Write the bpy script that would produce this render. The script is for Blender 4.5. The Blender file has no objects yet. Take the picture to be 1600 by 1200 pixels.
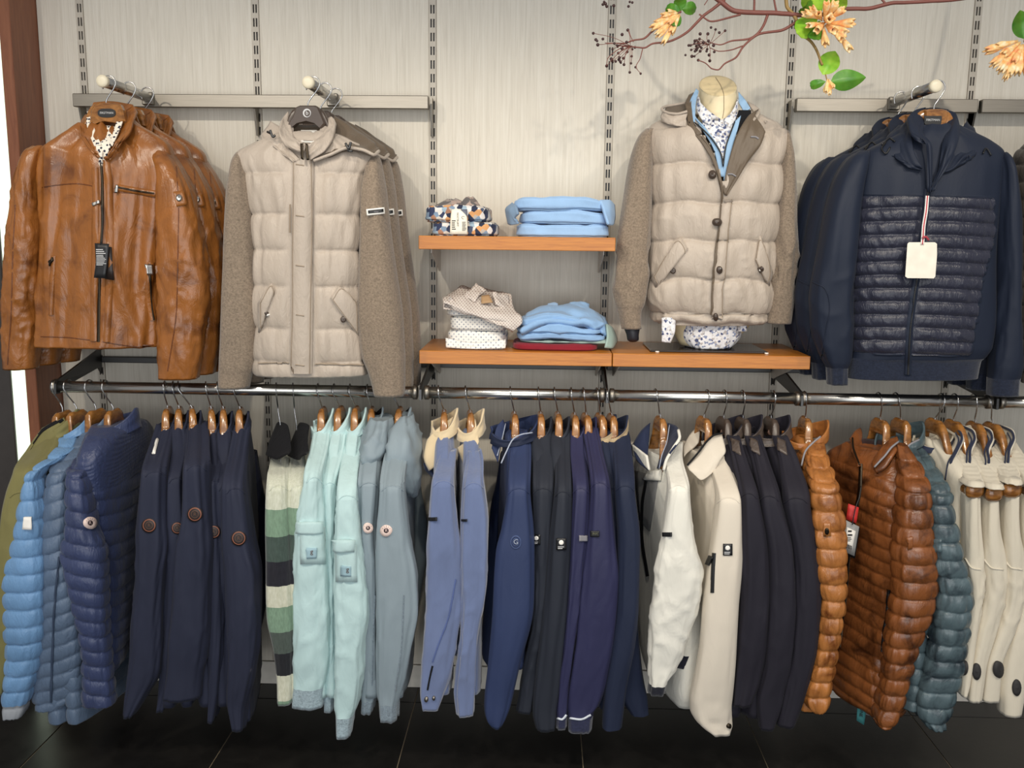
import bpy, math, random
import numpy as np
from mathutils import Matrix, Vector
from mathutils.bvhtree import BVHTree

random.seed(7); RNG = np.random.default_rng(7)
scene = bpy.context.scene
COL = scene.collection

# ------------------------------------------------------------------ camera
FPX, PITCH, YAW, ROLL = 1416.45, 0.159438, 0.030308, 0.011113
CAM = np.array([0.0, -3.05339, 1.60718])
fw = np.array([-math.sin(YAW)*math.cos(PITCH), math.cos(YAW)*math.cos(PITCH), -math.sin(PITCH)])
rt = np.array([math.cos(YAW), math.sin(YAW), 0.0]); up_ = np.cross(rt, fw)
RT = rt*math.cos(ROLL)+up_*math.sin(ROLL); UP = up_*math.cos(ROLL)-rt*math.sin(ROLL)
cd = bpy.data.cameras.new('camera'); cam = bpy.data.objects.new('camera', cd); COL.objects.link(cam)
M = Matrix(((RT[0], UP[0], -fw[0], CAM[0]), (RT[1], UP[1], -fw[1], CAM[1]), (RT[2], UP[2], -fw[2], CAM[2]), (0, 0, 0, 1)))
cam.matrix_world = M
cd.sensor_fit = 'HORIZONTAL'; cd.sensor_width = 36.0; cd.lens = FPX/1600*36.0; cd.clip_start = .05
scene.camera = cam

# ------------------------------------------------------------------ light
vs = scene.view_settings
scene.display_settings.display_device = 'sRGB'
vs.view_transform = 'Standard'; vs.look = 'None'; vs.gamma = 1.0; vs.use_curve_mapping = False
vs.exposure = 0.0
wd = bpy.data.worlds.new('world'); scene.world = wd; wd.use_nodes = True
wd.node_tree.nodes['Background'].inputs[0].default_value = (.98, .98, 1.0, 1)
wd.node_tree.nodes['Background'].inputs[1].default_value = 0.33

def add_light(name, kind, loc, target, energy, color, **kw):
    ld = bpy.data.lights.new(name, kind); ld.energy = energy; ld.color = color
    for k, v in kw.items(): setattr(ld, k, v)
    o = bpy.data.objects.new(name, ld); COL.objects.link(o); o.location = loc
    o.rotation_euler = (Vector(target)-Vector(loc)).to_track_quat('-Z', 'Y').to_euler()
    return o
WARM = (1.0, .91, .77)
for i, (lx, ly, tx, tz, e) in enumerate(((-1.9, -2.25, -1.1, 1.0, 62), (-.95, -2.25, -.5, .95, 57), (.05, -2.25, .1, .9, 50),
                                          (.85, -2.25, .5, .95, 57), (1.7, -2.25, 1.15, 1.0, 62))):
    add_light('ceiling_spot', 'SPOT', (lx, ly, 3.0), (tx, -.3, tz), e, WARM, spot_size=math.radians(66), spot_blend=.6, shadow_soft_size=.03)
add_light('ambient_fill', 'AREA', (0, -3.2, 2.9), (0, -.3, .6), 22, (1, .97, .93), shape='RECTANGLE', size=4.4, size_y=1.2)  # added soft fill for the general ambience, no actual fixture
add_light('front_fill', 'AREA', (0, -5.2, 1.25), (0, 0, .9), 90, (.95, .98, 1.0), shape='RECTANGLE', size=5.0, size_y=2.2)  # fill light added in front to lift the lower row and the wall behind

# ------------------------------------------------------------------ basic helpers
def W(px, py, y):
    """Point of the plane at distance y from the wall (negative = in front) seen at a photograph pixel."""
    d = fw+(px-800)/FPX*RT-(py-600)/FPX*UP
    return CAM+d*((y-CAM[1])/d[1])
def ray(px, py):
    d = fw+(px-800)/FPX*RT-(py-600)/FPX*UP
    return d/np.linalg.norm(d)
def srgb(r, g=None, b=None):
    if g is None: r, g, b = r
    f = lambda c: (c/255/12.92) if c/255 <= .04045 else ((c/255+.055)/1.055)**2.4
    return (f(r), f(g), f(b), 1.0)

_tab = RNG.random(4096)
def vnoise(P):
    P = np.asarray(P, float); I = np.floor(P).astype(np.int64); F = P-I; F = F*F*(3-2*F)
    out = 0
    for dx in (0, 1):
        for dy in (0, 1):
            for dz in (0, 1):
                h = ((I[..., 0]+dx)*73856093 ^ (I[..., 1]+dy)*19349663 ^ (I[..., 2]+dz)*83492791) & 4095
                w = (F[..., 0] if dx else 1-F[..., 0])*(F[..., 1] if dy else 1-F[..., 1])*(F[..., 2] if dz else 1-F[..., 2])
                out = out+_tab[h]*w
    return out*2-1

def pchip(x, y, xi):
    x = np.asarray(x, float); y = np.asarray(y, float)
    if y.ndim == 1: y = y[:, None]
    n = len(x); h = np.diff(x)[:, None]; d = np.diff(y, axis=0)/h
    m = np.zeros_like(y)
    if n == 2: m[:] = d[0]
    else:
        a, b = d[:-1], d[1:]
        w1 = 2*h[1:]+h[:-1]; w2 = h[1:]+2*h[:-1]
        with np.errstate(divide='ignore', invalid='ignore'):
            hm = (w1+w2)/(w1/a+w2/b)
        m[1:-1] = np.where(a*b > 0, np.nan_to_num(hm), 0)
        m[0] = d[0]; m[-1] = d[-1]
    k = np.clip(np.searchsorted(x, xi)-1, 0, n-2); t = ((xi-x[k])/(x[k+1]-x[k]))[:, None]; hh = h[k]
    return ((2*t**3-3*t**2+1)*y[k]+(t**3-2*t**2+t)*hh*m[k]+(-2*t**3+3*t**2)*y[k+1]+(t**3-t**2)*hh*m[k+1])

def mk(name, V, F, mat, parent=None, smooth=True, uv=None, mats=None, fmat=None):
    """One mesh object out of world-space vertices; parented parts are stored relative to the parent's origin."""
    V = np.asarray(V, float)
    if parent is not None:
        off = Vector((0, 0, 0)); p = parent
        while p is not None: off += p.location; p = p.parent
        V = V-np.array(off)
    me = bpy.data.meshes.new(name)
    if isinstance(F, np.ndarray):
        k = F.shape[1]; flat = F.reshape(-1); nf = len(F); tot = np.full(nf, k); st = np.arange(nf)*k
    else:
        tot = np.array([len(f) for f in F]); st = np.concatenate(([0], np.cumsum(tot)[:-1])); flat = np.array([i for f in F for i in f]); nf = len(F)
    me.vertices.add(len(V)); me.vertices.foreach_set('co', V.astype(np.float32).reshape(-1))
    me.loops.add(len(flat)); me.loops.foreach_set('vertex_index', flat.astype(np.int32))
    me.polygons.add(nf); me.polygons.foreach_set('loop_start', st.astype(np.int32)); me.polygons.foreach_set('loop_total', tot.astype(np.int32))
    me.update(calc_edges=True)
    me.polygons.foreach_set('use_smooth', np.full(nf, smooth))
    if uv is not None:
        l = me.uv_layers.new(name='UVMap'); l.data.foreach_set('uv', np.asarray(uv, np.float32)[flat].reshape(-1))
    for m_ in (mats or [mat]): me.materials.append(m_)
    if fmat is not None: me.polygons.foreach_set('material_index', np.asarray(fmat, np.int32))
    me.validate()
    o = bpy.data.objects.new(name, me); COL.objects.link(o)
    if parent is not None: o.parent = parent
    return o
def thing(name, label, cat, loc=(0, 0, 0), group=None):
    o = bpy.data.objects.new(name, None); COL.objects.link(o); o.location = Vector([float(c) for c in loc]); o.empty_display_size = .05
    return tag(o, label, cat, group)
def tag(o, label, cat, group=None):
    o['label'] = label; o['category'] = cat
    if group: o['group'] = group
    return o
def struct(o): o['kind'] = 'structure'; return o
def copy_tree(o, dloc, label, group):
    c = o.copy(); COL.objects.link(c); c.location = o.location+Vector(dloc); c['label'] = label
    if group: c['group'] = group
    def kids(a, b):
        for ch in list(a.children):
            d = ch.copy(); COL.objects.link(d); d.parent = b; kids(ch, d)
    kids(o, c)
    return c

def box_vf(x0, x1, y0, y1, z0, z1, bev=0.0):
    if bev <= 0:
        V = [(x, y, z) for z in (z0, z1) for y in (y0, y1) for x in (x0, x1)]
        return V, [(0, 2, 3, 1), (4, 5, 7, 6), (0, 1, 5, 4), (2, 6, 7, 3), (0, 4, 6, 2), (1, 3, 7, 5)]
    V, F = [], []
    b = bev
    for z, i in ((z0, b), (z0+b, 0), (z1-b, 0), (z1, b)):
        V += [(x0+i, y0+b+0, z), (x0+b, y0+i, z), (x1-b, y0+i, z), (x1-i, y0+b, z), (x1-i, y1-b, z), (x1-b, y1-i, z), (x0+b, y1-i, z), (x0+i, y1-b, z)]
    for r in range(3):
        for k in range(8): F.append((r*8+k, r*8+(k+1) % 8, r*8+8+(k+1) % 8, r*8+8+k))
    F.append(tuple(range(7, -1, -1))); F.append(tuple(range(24, 32)))
    return V, F
def box(name, x0, x1, y0, y1, z0, z1, mat, parent=None, bev=0.0):
    V, F = box_vf(x0, x1, y0, y1, z0, z1, bev)
    return mk(name, V, F, mat, parent, smooth=False)
def merge(parts):
    V, F, o = [], [], 0
    for v, f in parts:
        V += [tuple(p) for p in v]; F += [tuple(i+o for i in q) for q in f]; o += len(v)
    return V, F
def wire_vf(P, r, seg=8):
    P = np.asarray(P, float); n = len(P); r = np.broadcast_to(np.asarray(r, float), (n,))
    T = np.gradient(P, axis=0); T /= np.linalg.norm(T, axis=1)[:, None]+1e-12
    ref = np.array([0, 0, 1.0]) if abs(T[0, 2]) < .9 else np.array([1.0, 0, 0])
    a = np.cross(T[0], ref); a /= np.linalg.norm(a); V = []
    for i in range(n):
        a = a-T[i]*(a@T[i]); a /= np.linalg.norm(a)+1e-12; b = np.cross(T[i], a)
        for k in range(seg):
            th = 2*math.pi*k/seg; V.append(P[i]+r[i]*(math.cos(th)*a+math.sin(th)*b))
    F = [(i*seg+k, i*seg+(k+1) % seg, (i+1)*seg+(k+1) % seg, (i+1)*seg+k) for i in range(n-1) for k in range(seg)]
    F.append(tuple(range(seg-1, -1, -1))); F.append(tuple((n-1)*seg+k for k in range(seg)))
    return V, F
def smooth_path(P, n):
    P = np.asarray(P, float); s = np.concatenate(([0], np.cumsum(np.linalg.norm(np.diff(P, axis=0), axis=1))))
    return pchip(s, P, np.linspace(0, s[-1], n))
def wire(name, P, r, mat, parent=None, n=None, seg=8):
    if n: P = smooth_path(P, n)
    V, F = wire_vf(P, r, seg); return mk(name, V, F, mat, parent)
def lathe_vf(c, axis, prof, seg=24):
    axis = np.array(axis, float); axis /= np.linalg.norm(axis); ref = np.array([0, 0, 1.0]) if abs(axis[2]) < .9 else np.array([1.0, 0, 0])
    a = np.cross(axis, ref); a /= np.linalg.norm(a); b = np.cross(axis, a); V = []
    for t, r in prof:
        for k in range(seg):
            th = 2*math.pi*k/seg; V.append(np.array(c)+axis*t+max(r, 1e-5)*(math.cos(th)*a+math.sin(th)*b))
    F = [(i*seg+k, i*seg+(k+1) % seg, (i+1)*seg+(k+1) % seg, (i+1)*seg+k) for i in range(len(prof)-1) for k in range(seg)]
    F.append(tuple(range(seg-1, -1, -1))); F.append(tuple((len(prof)-1)*seg+k for k in range(seg)))
    return V, F

# ------------------------------------------------------------------ cloth tubes and sheets
def pxrows(rows, y=None, thick=.05):
    """rows of (py, xL, xR[, y[, thick[, yR]]]) -> centre, half width vector, half depth vector (towards the viewer)."""
    out = []
    for r in rows:
        yy = r[3] if len(r) > 3 and r[3] is not None else y
        th = r[4] if len(r) > 4 and r[4] is not None else thick
        yr = r[5] if len(r) > 5 else yy
        A = W(r[1], r[0], yy); B = W(r[2], r[0], yr); B[2] = (A[2] if len(r) > 5 else B[2])
        hu = (B-A)/2; n = np.array([hu[1], -hu[0], 0.0]); n /= np.linalg.norm(n)+1e-9
        out.append(np.concatenate(((A+B)/2, hu, n*th)))
    return np.array(out)
class Grid: pass
def tube_grid(R, n=60, m=36, pe=.8, disp=None, seed=0.0):
    C = R[:, :3]
    s = np.concatenate(([0], np.cumsum(np.linalg.norm(np.diff(C, axis=0), axis=1)+.15*np.abs(np.diff(np.linalg.norm(R[:, 3:6], axis=1))))))
    si = np.linspace(0, s[-1], n); Q = pchip(s, R, si)
    th = np.linspace(0, 2*math.pi, m, endpoint=False); c, sn = np.cos(th), np.sin(th)
    cc = np.sign(c)*np.abs(c)**pe; ss = np.sign(sn)*np.abs(sn)**pe
    P = Q[:, None, :3]+Q[:, None, 3:6]*cc[None, :, None]+Q[:, None, 6:9]*ss[None, :, None]
    g = Grid(); g.n, g.m, g.s, g.len, g.th = n, m, si, s[-1], th
    if disp is not None:
        for f in (disp if isinstance(disp, (list, tuple)) else (disp,)):
            du = np.roll(P, -1, 1)-np.roll(P, 1, 1); dv = np.gradient(P, axis=0)
            N = np.cross(du, dv); N /= np.linalg.norm(N, axis=2)[..., None]+1e-12
            out = P-Q[:, None, :3]
            sg = np.sign((N*out).sum(2)); N *= np.where(np.median(sg) < 0, -1, 1)
            A, S = np.meshgrid(th, si); D = f(P, A, S, S/s[-1], Q)
            P = P+N*D[..., None]
    g.P = P
    return g
def grid_quads(n, m, closed):
    i = np.arange(n-1)[:, None]; k = np.arange(m if closed else m-1)[None, :]; k2 = (k+1) % m
    return np.stack((i*m+k, i*m+k2, (i+1)*m+k2, (i+1)*m+k), -1).reshape(-1, 4)
def tube_part(name, g, mat, parent, t0=0.0, t1=1.0, cap0=True, cap1=True, hollow=0.012):
    a = int(round(t0*(g.n-1))); b = int(round(t1*(g.n-1))); P = g.P[a:b+1]; n, m = len(P), g.m
    V = [P.reshape(-1, 3)]; F = [tuple(q) for q in grid_quads(n, m, True)]; base = n*m
    uv = [np.stack((np.tile(g.th/(2*math.pi), n), np.repeat(g.s[a:b+1], m)), 1)]
    def cap(ring, start, depth, dirv, rev):
        nonlocal base
        c = ring.mean(0)
        r1 = c+(ring-c)*.9+dirv*depth*.2; r2 = c+(ring-c)*.86+dirv*depth
        V.append(r1); V.append(r2); V.append(c[None]+dirv*depth)
        uv.append(np.zeros((2*m+1, 2)))
        for k in range(m):
            k2 = (k+1) % m
            q = [(start+k, start+k2, base+k2, base+k), (base+k, base+k2, base+m+k2, base+m+k), (base+m+k, base+m+k2, base+2*m)]
            F.extend([tuple(reversed(x)) for x in q] if rev else q)
        base += 2*m+1
    if cap0: cap(P[0], 0, 0.0 if hollow is None else .002, np.array([0, 0, -1.0]), True)
    if cap1: cap(P[-1], (n-1)*m, hollow, np.array([0, 0, 1.0]), False)
    o = mk(name, np.concatenate(V), F, mat, parent, uv=np.concatenate(uv))
    return o
def grid_bvh(g):
    return BVHTree.FromPolygons([tuple(p) for p in g.P.reshape(-1, 3)], [tuple(int(i) for i in q) for q in grid_quads(g.n, g.m, True)])

def sheet(name, ctrl, mat, parent, nu=24, nv=24, thick=.004, disp=None, mats=None, world=False):
    """A sheet of cloth through a grid of control points (px, py, y)."""
    C = np.array([[p if world else W(*p) for p in r] for r in ctrl], float); a, b = C.shape[:2]
    if b > 1: C = np.stack([pchip(np.arange(b), C[i], np.linspace(0, b-1, nv)) for i in range(a)])
    C = np.stack([pchip(np.arange(a), C[:, j], np.linspace(0, a-1, nu)) for j in range(nv)], 1)
    du = np.gradient(C, axis=1); dv = np.gradient(C, axis=0); N = np.cross(du, dv); N /= np.linalg.norm(N, axis=2)[..., None]+1e-12
    if (N*(CAM-C)).sum() < 0: N = -N
    if disp is not None:
        U, Vv = np.meshgrid(np.linspace(0, 1, nv), np.linspace(0, 1, nu)); C = C+N*disp(C, U, Vv)[..., None]
    n = nu*nv; V = np.concatenate((C.reshape(-1, 3), (C-N*thick).reshape(-1, 3)))
    q = grid_quads(nu, nv, False); F = [tuple(x) for x in q]+[tuple(reversed([i+n for i in x])) for x in q]; fm = [0]*len(q)+[1 if mats else 0]*len(q)
    edge = [i for i in range(nv)]+[i*nv+nv-1 for i in range(1, nu)]+[(nu-1)*nv+i for i in range(nv-2, -1, -1)]+[i*nv for i in range(nu-2, 0, -1)]
    for i in range(len(edge)):
        x, y_ = edge[i], edge[(i+1) % len(edge)]; F.append((x, x+n, y_+n, y_)); fm.append(0)
    U, Vv = np.meshgrid(np.linspace(0, 1, nv), np.linspace(0, 1, nu)); uv = np.stack((U.reshape(-1), Vv.reshape(-1)), 1)
    return mk(name, V, F, mat, parent, uv=np.concatenate((uv, uv)), mats=mats, fmat=fm)

def hit(bvh, px, py, fallback=None):
    d = ray(px, py)
    loc, nor, _, _ = bvh.ray_cast(Vector(CAM), Vector(d))
    if loc is None:
        loc, nor, _, dist = bvh.find_nearest(Vector(W(px, py, fallback if fallback is not None else -.45)))
    loc, nor = np.array(loc), np.array(nor)
    if nor@d > 0: nor = -nor
    return loc, nor
def patch(name, quad, bvh, mat, parent, off=.0015, th=.002, nu=6, nv=6, puff=0.0, fb=None, round_=0.0):
    """A cloth piece sewn on a garment: four corners (tl, tr, br, bl) in photograph pixels laid on the garment's own surface."""
    (ax, ay), (bx, by), (cx, cy), (dx, dy) = quad; V = []; n = nu*nv; top = []
    for i in range(nu):
        for j in range(nv):
            u, v = j/(nv-1), i/(nu-1)
            x = (ax*(1-u)+bx*u)*(1-v)+(dx*(1-u)+cx*u)*v; y = (ay*(1-u)+by*u)*(1-v)+(dy*(1-u)+cy*u)*v
            if round_ > 0:
                mx, my = (ax+bx+cx+dx)/4, (ay+by+cy+dy)/4
                k = 1-round_*(max(0, abs(2*u-1)+abs(2*v-1)-1.35)); x = mx+(x-mx)*k; y = my+(y-my)*k
            p, nn = hit(bvh, x, y, fb); bulge = puff*(1-(2*u-1)**4)*(1-(2*v-1)**4)
            V.append(p+nn*(off+th+bulge)); top.append(p+nn*(off-.004))
    G = np.array(V).reshape(nu, nv, 3); d = np.linalg.norm(G-CAM, axis=2)
    if puff > 0 or max(abs(ax-cx), abs(ay-cy), abs(bx-dx), abs(by-dy)) < 34:       # the piece bridges the seams under it
        U, Vv = np.meshgrid(np.linspace(-1, 1, nv), np.linspace(-1, 1, nu)); A = np.stack((np.ones_like(U), U, Vv, U*Vv, U*U, Vv*Vv), -1).reshape(-1, 6)
        if puff <= 0: A = A[:, :3]
        fit = (A@np.linalg.lstsq(A, d.reshape(-1), rcond=None)[0]).reshape(nu, nv); b = fit-max(0, np.percentile(fit-d, 90))*.9
        V = list((CAM+(G-CAM)*(b/d)[..., None]).reshape(-1, 3))
    V += top; q = grid_quads(nu, nv, False); F = [tuple(x) for x in q]
    edge = [i for i in range(nv)]+[i*nv+nv-1 for i in range(1, nu)]+[(nu-1)*nv+i for i in range(nv-2, -1, -1)]+[i*nv for i in range(nu-2, 0, -1)]
    for i in range(len(edge)):
        x, y_ = edge[i], edge[(i+1) % len(edge)]; F.append((x, x+n, y_+n, y_))
    return mk(name, V, F, mat, parent)
def disc(name, cx, cy, rx, ry, bvh, mat, parent, off=.001, th=.002, seg=20, fb=None, r0=0.0, dome=0.0):
    rr = [r0, (r0+1)/2, 1.0, 1.0]
    hs = [hit(bvh, cx+rx*k*math.cos(2*math.pi*i/12), cy+ry*k*math.sin(2*math.pi*i/12), fb) for k in (.5, 1.0) for i in range(12)]
    hp = np.array([h[0] for h in hs]); c0 = hp.mean(0); q_ = hp-c0; nn = np.linalg.svd(q_)[2][2]
    if nn@(CAM-c0) < 0: nn = -nn
    if nn@((CAM-c0)/np.linalg.norm(CAM-c0)) < .35: nn = (CAM-c0)/np.linalg.norm(CAM-c0)
    base = np.percentile(q_@nn, 75); V = []
    for k, r in enumerate(rr):
        for i in range(seg):
            an = 2*math.pi*i/seg; d = ray(cx+rx*max(r, .01)*math.cos(an), cy+ry*max(r, .01)*math.sin(an)); t = ((c0+nn*base-CAM)@nn)/(d@nn)
            V.append(CAM+d*t+nn*((off+th+dome*(1-r*r)) if k < 3 else -.004))
    F = [tuple(q) for q in grid_quads(4, seg, True)]
    if r0 == 0: F.append(tuple(range(seg)))
    return mk(name, V, F, mat, parent)
def strip(name, pts, w, bvh, mat, parent, off=.001, th=.002, n=24, fb=None):
    """A narrow band (zip, seam, piping, cord) along a pixel polyline on a garment's surface."""
    P = smooth_path([(a, b, 0) for a, b in pts], n)[:, :2]; T = np.gradient(P, axis=0); T /= np.linalg.norm(T, axis=1)[:, None]+1e-9
    Nn = np.stack((-T[:, 1], T[:, 0]), 1); V = []; prof = ((-1, -.002), (-.85, th*.7), (0, th), (.85, th*.7), (1, -.002))
    for i in range(n):
        for k, (u, h) in enumerate(prof):
            p, nn = hit(bvh, *(P[i]+Nn[i]*u*w/2), fb); V.append(p+nn*(off+h))
    F = [tuple(q) for q in grid_quads(n, 5, False)]
    return mk(name, V, F, mat, parent)
def text_pts(s, size=1.0):
    cu = bpy.data.curves.new('lettering', 'FONT'); cu.body = s; cu.size = size; cu.align_x = 'CENTER'; cu.align_y = 'CENTER'; cu.resolution_u = 2
    o = bpy.data.objects.new('lettering', cu); COL.objects.link(o); bpy.context.view_layer.update()
    me = bpy.data.meshes.new_from_object(o.evaluated_get(bpy.context.evaluated_depsgraph_get()))
    V = np.array([v.co[:] for v in me.vertices]); F = [tuple(p.vertices) for p in me.polygons]
    bpy.data.objects.remove(o); bpy.data.curves.remove(cu); bpy.data.meshes.remove(me)
    return V, F
def lettering(s, cx, cy, h, bvh, mat, parent, rot=0.0, off=.003, sx=1.0, fb=None, skew=0.0):
    """Letters laid on a surface: centre pixel, height in pixels, rotation in degrees (clockwise)."""
    V, F = text_pts(s, 1.35*h); c, sn = math.cos(math.radians(rot)), math.sin(math.radians(rot)); px = []
    for x, y, _ in V:
        x = x*sx+skew*y; y = -y; px.append((cx+c*x-sn*y, cy+sn*x+c*y))
    px = np.array(px); D = np.array([np.linalg.norm(hit(bvh, a, b, fb)[0]-CAM) for a, b in px]); q = px-px.mean(0)
    A = np.stack((np.ones(len(q)), q[:, 0], q[:, 1]), 1); fit = A@np.linalg.lstsq(A, D, rcond=None)[0]; fit = fit-max(0, np.percentile(fit-D, 90))-off
    out = [CAM+ray(a, b)*t for (a, b), t in zip(px, fit)]
    return mk('lettering', out, F, mat, parent, smooth=False)
def lines_of_print(x0, x1, y0, y1, k, bvh, mat, parent, fb=None, off=.0035, slant=0.0):
    V, F = [], []
    for i in range(k):
        y = y0+(y1-y0)*i/max(1, k-1); e = x0+(x1-x0)*random.uniform(.65, 1.0); h = (y1-y0)/max(1, k-1)*.22; b = len(V); dx = slant*i
        for X, Y in ((x0+dx, y-h), (e+dx, y-h), (e+dx, y+h), (x0+dx, y+h)):
            p, nn = hit(bvh, X, Y, fb); V.append(p-ray(X, Y)*off)
        F.append((b, b+1, b+2, b+3))
    return mk('print', V, F, mat, parent, smooth=False)
def obj_bvh(o):
    me = o.data; off = Vector((0, 0, 0)); p = o
    while p is not None: off += p.location; p = p.parent
    return BVHTree.FromPolygons([v.co+off for v in me.vertices], [tuple(q.vertices) for q in me.polygons])

# displacement fields
def folds(amp, fx=2.2, fz=3.0, seed=0.0, skew=0.0):
    def f(P, A, S, T, Q):
        p = np.stack((np.cos(A)*fx+seed, np.sin(A)*fx+seed*1.7+S*skew, S*fz+seed), -1)
        n = vnoise(p)*.65+vnoise(p*2.1+9)*.35
        return amp*n
    return f
def creases(amp, fz=22.0, seed=0.0, t0=.0, t1=1.0, dirn=.8):
    """Sharper ridged wrinkles running across."""
    def f(P, A, S, T, Q):
        q = np.stack((np.cos(A)*2.2+S*3*dirn+seed, np.sin(A)*2.2+seed, S*fz+np.cos(A+seed)*1.6*dirn), -1)
        r = 1-np.abs(vnoise(q)); r = (r**3)-.45
        w = np.clip((T-t0)/.12, 0, 1)*np.clip((t1-T)/.12, 0, 1)
        return amp*r*w
    return f
def quilt(amp, pitch, s0=0.0, s1=9.0, seed=0.0, tilt=0.0, wr=.35, sharp=.33):
    def f(P, A, S, T, Q):
        s = (S-s0+tilt*np.cos(A)*np.linalg.norm(Q[:, 3:6], axis=1)[:, None])/pitch
        k = np.floor(s); b = np.abs(np.sin(math.pi*s))**sharp
        p = np.stack((np.cos(A)*11+k*3.7+seed, np.sin(A)*11+seed, s*.9+seed), -1)
        d = .8*amp*(b*(1+wr*vnoise(p))-.72)
        return np.where((S > s0) & (S < s1), d, 0)
    return f
def bunch(amp, s_from_end, fz=60.0, seed=0.0):
    def f(P, A, S, T, Q):
        e = S.max()-S; w = np.exp(-(e/s_from_end)**2)
        return amp*w*vnoise(np.stack((np.cos(A)*2+seed, np.sin(A)*2, S*fz), -1))
    return f
def seam(at, depth=.003, width=.004):
    def f(P, A, S, T, Q): return -depth*np.exp(-((S-at)/width)**2)
    return f

# ------------------------------------------------------------------ materials
class NT:
    def __init__(s, name):
        s.m = bpy.data.materials.new(name); s.m.use_nodes = True; s.t = s.m.node_tree; s.p = s.t.nodes['Principled BSDF']
    def n(s, kind, **kw):
        x = s.t.nodes.new(kind)
        for k, v in kw.items():
            if k in x.inputs.keys(): x.inputs[k].default_value = v
            else: setattr(x, k, v)
        return x
    def l(s, a, ao, b, bi): s.t.links.new(a.outputs[ao], b.inputs[bi])
    def coords(s, scale=(1, 1, 1), kind='Object', rot=(0, 0, 0)):
        c = s.n('ShaderNodeTexCoord'); m = s.n('ShaderNodeMapping'); m.inputs['Scale'].default_value = scale; m.inputs['Rotation'].default_value = rot
        s.l(c, kind, m, 'Vector'); return m
    def noise(s, vec, scale, detail=3, rough=.5, dist=0.0):
        x = s.n('ShaderNodeTexNoise'); x.inputs['Scale'].default_value = scale; x.inputs['Detail'].default_value = detail
        x.inputs['Roughness'].default_value = rough; x.inputs['Distortion'].default_value = dist; s.l(vec, 'Vector', x, 'Vector'); return x
    def ramp(s, src, out, stops, const=False):
        r = s.n('ShaderNodeValToRGB'); e = r.color_ramp.elements
        if const: r.color_ramp.interpolation = 'CONSTANT'
        while len(e) < len(stops): e.new(.5)
        for k, (p, c) in enumerate(stops): e[k].position = p; e[k].color = c
        s.l(src, out, r, 'Fac'); return r
    def bump(s, src, out, strength, dist=.002, prev=None):
        b = s.n('ShaderNodeBump'); b.inputs['Strength'].default_value = strength; b.inputs['Distance'].default_value = dist
        s.l(src, out, b, 'Height')
        if prev is not None: s.l(prev, 'Normal', b, 'Normal')
        s.l(b, 'Normal', s.p, 'Normal'); return b
    def set(s, **kw):
        for k, v in kw.items(): s.p.inputs[k.replace('_', ' ')].default_value = v
        return s.m
def mul(c, k): return tuple(min(1, v*k) for v in c[:3])+(1,)

def m_plain(name, rgb, rough=.5, metal=0.0, **kw):
    t = NT(name); c = srgb(rgb); v = t.coords(); n = t.noise(v, 30, 2)
    r = t.ramp(n, 'Fac', [(.3, mul(c, .93)), (.7, mul(c, 1.06))]); t.l(r, 'Color', t.p, 'Base Color')
    return t.set(Roughness=rough, Metallic=metal, **kw)
def m_cloth(name, rgb, rough=.75, var=.12, weave=900, bump=.25, sheen=.15, wrinkle=.35):
    t = NT(name); c = srgb(rgb); v = t.coords((1, 1, .25)); n = t.noise(v, 14, 4)
    r = t.ramp(n, 'Fac', [(.25, mul(c, 1-var)), (.75, mul(c, 1+var))]); t.l(r, 'Color', t.p, 'Base Color')
    v2 = t.coords(); w = t.noise(v2, weave, 1); b = t.bump(w, 'Fac', bump, .0006)
    v3 = t.coords((1, 1, .45)); w2 = t.noise(v3, 26, 3, .55, .6); t.bump(w2, 'Fac', wrinkle, .006, b)
    return t.set(Roughness=rough, Sheen_Weight=sheen, Specular_IOR_Level=.3)
def m_puffer(name, rgb, rough=.42, var=.15, wrinkle=.5, spec=.45):
    t = NT(name); c = srgb(rgb); v = t.coords((1, 1, 1)); n = t.noise(v, 9, 3)
    r = t.ramp(n, 'Fac', [(.25, mul(c, 1-var)), (.75, mul(c, 1+var))]); t.l(r, 'Color', t.p, 'Base Color')
    v2 = t.coords((1.6, 1.6, .6), rot=(0, .35, 0)); w = t.noise(v2, 46, 3, .6, .8); t.bump(w, 'Fac', wrinkle, .006)
    return t.set(Roughness=rough, Specular_IOR_Level=spec, Sheen_Weight=.12)
def m_leather(name, light, dark, rough=.36, wrinkle=.55, low=.3, high=.68):
    t = NT(name); v = t.coords(); n = t.noise(v, 11, 5, .62, .7)
    r = t.ramp(n, 'Fac', [(low, srgb(dark)), ((low+high)/2, mul(srgb(light), .8)), (high, srgb(light))]); t.l(r, 'Color', t.p, 'Base Color')
    vo = t.n('ShaderNodeTexVoronoi', feature='DISTANCE_TO_EDGE'); vo.inputs['Scale'].default_value = 260; t.l(v, 'Vector', vo, 'Vector')
    b = t.bump(vo, 'Distance', .12, .001)
    v2 = t.coords((1.0, 1.0, .38)); w = t.noise(v2, 24, 5, .6, 1.2); t.bump(w, 'Fac', wrinkle, .009, b)
    return t.set(Roughness=rough, Specular_IOR_Level=.55, Coat_Weight=.12, Coat_Roughness=.3)
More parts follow.
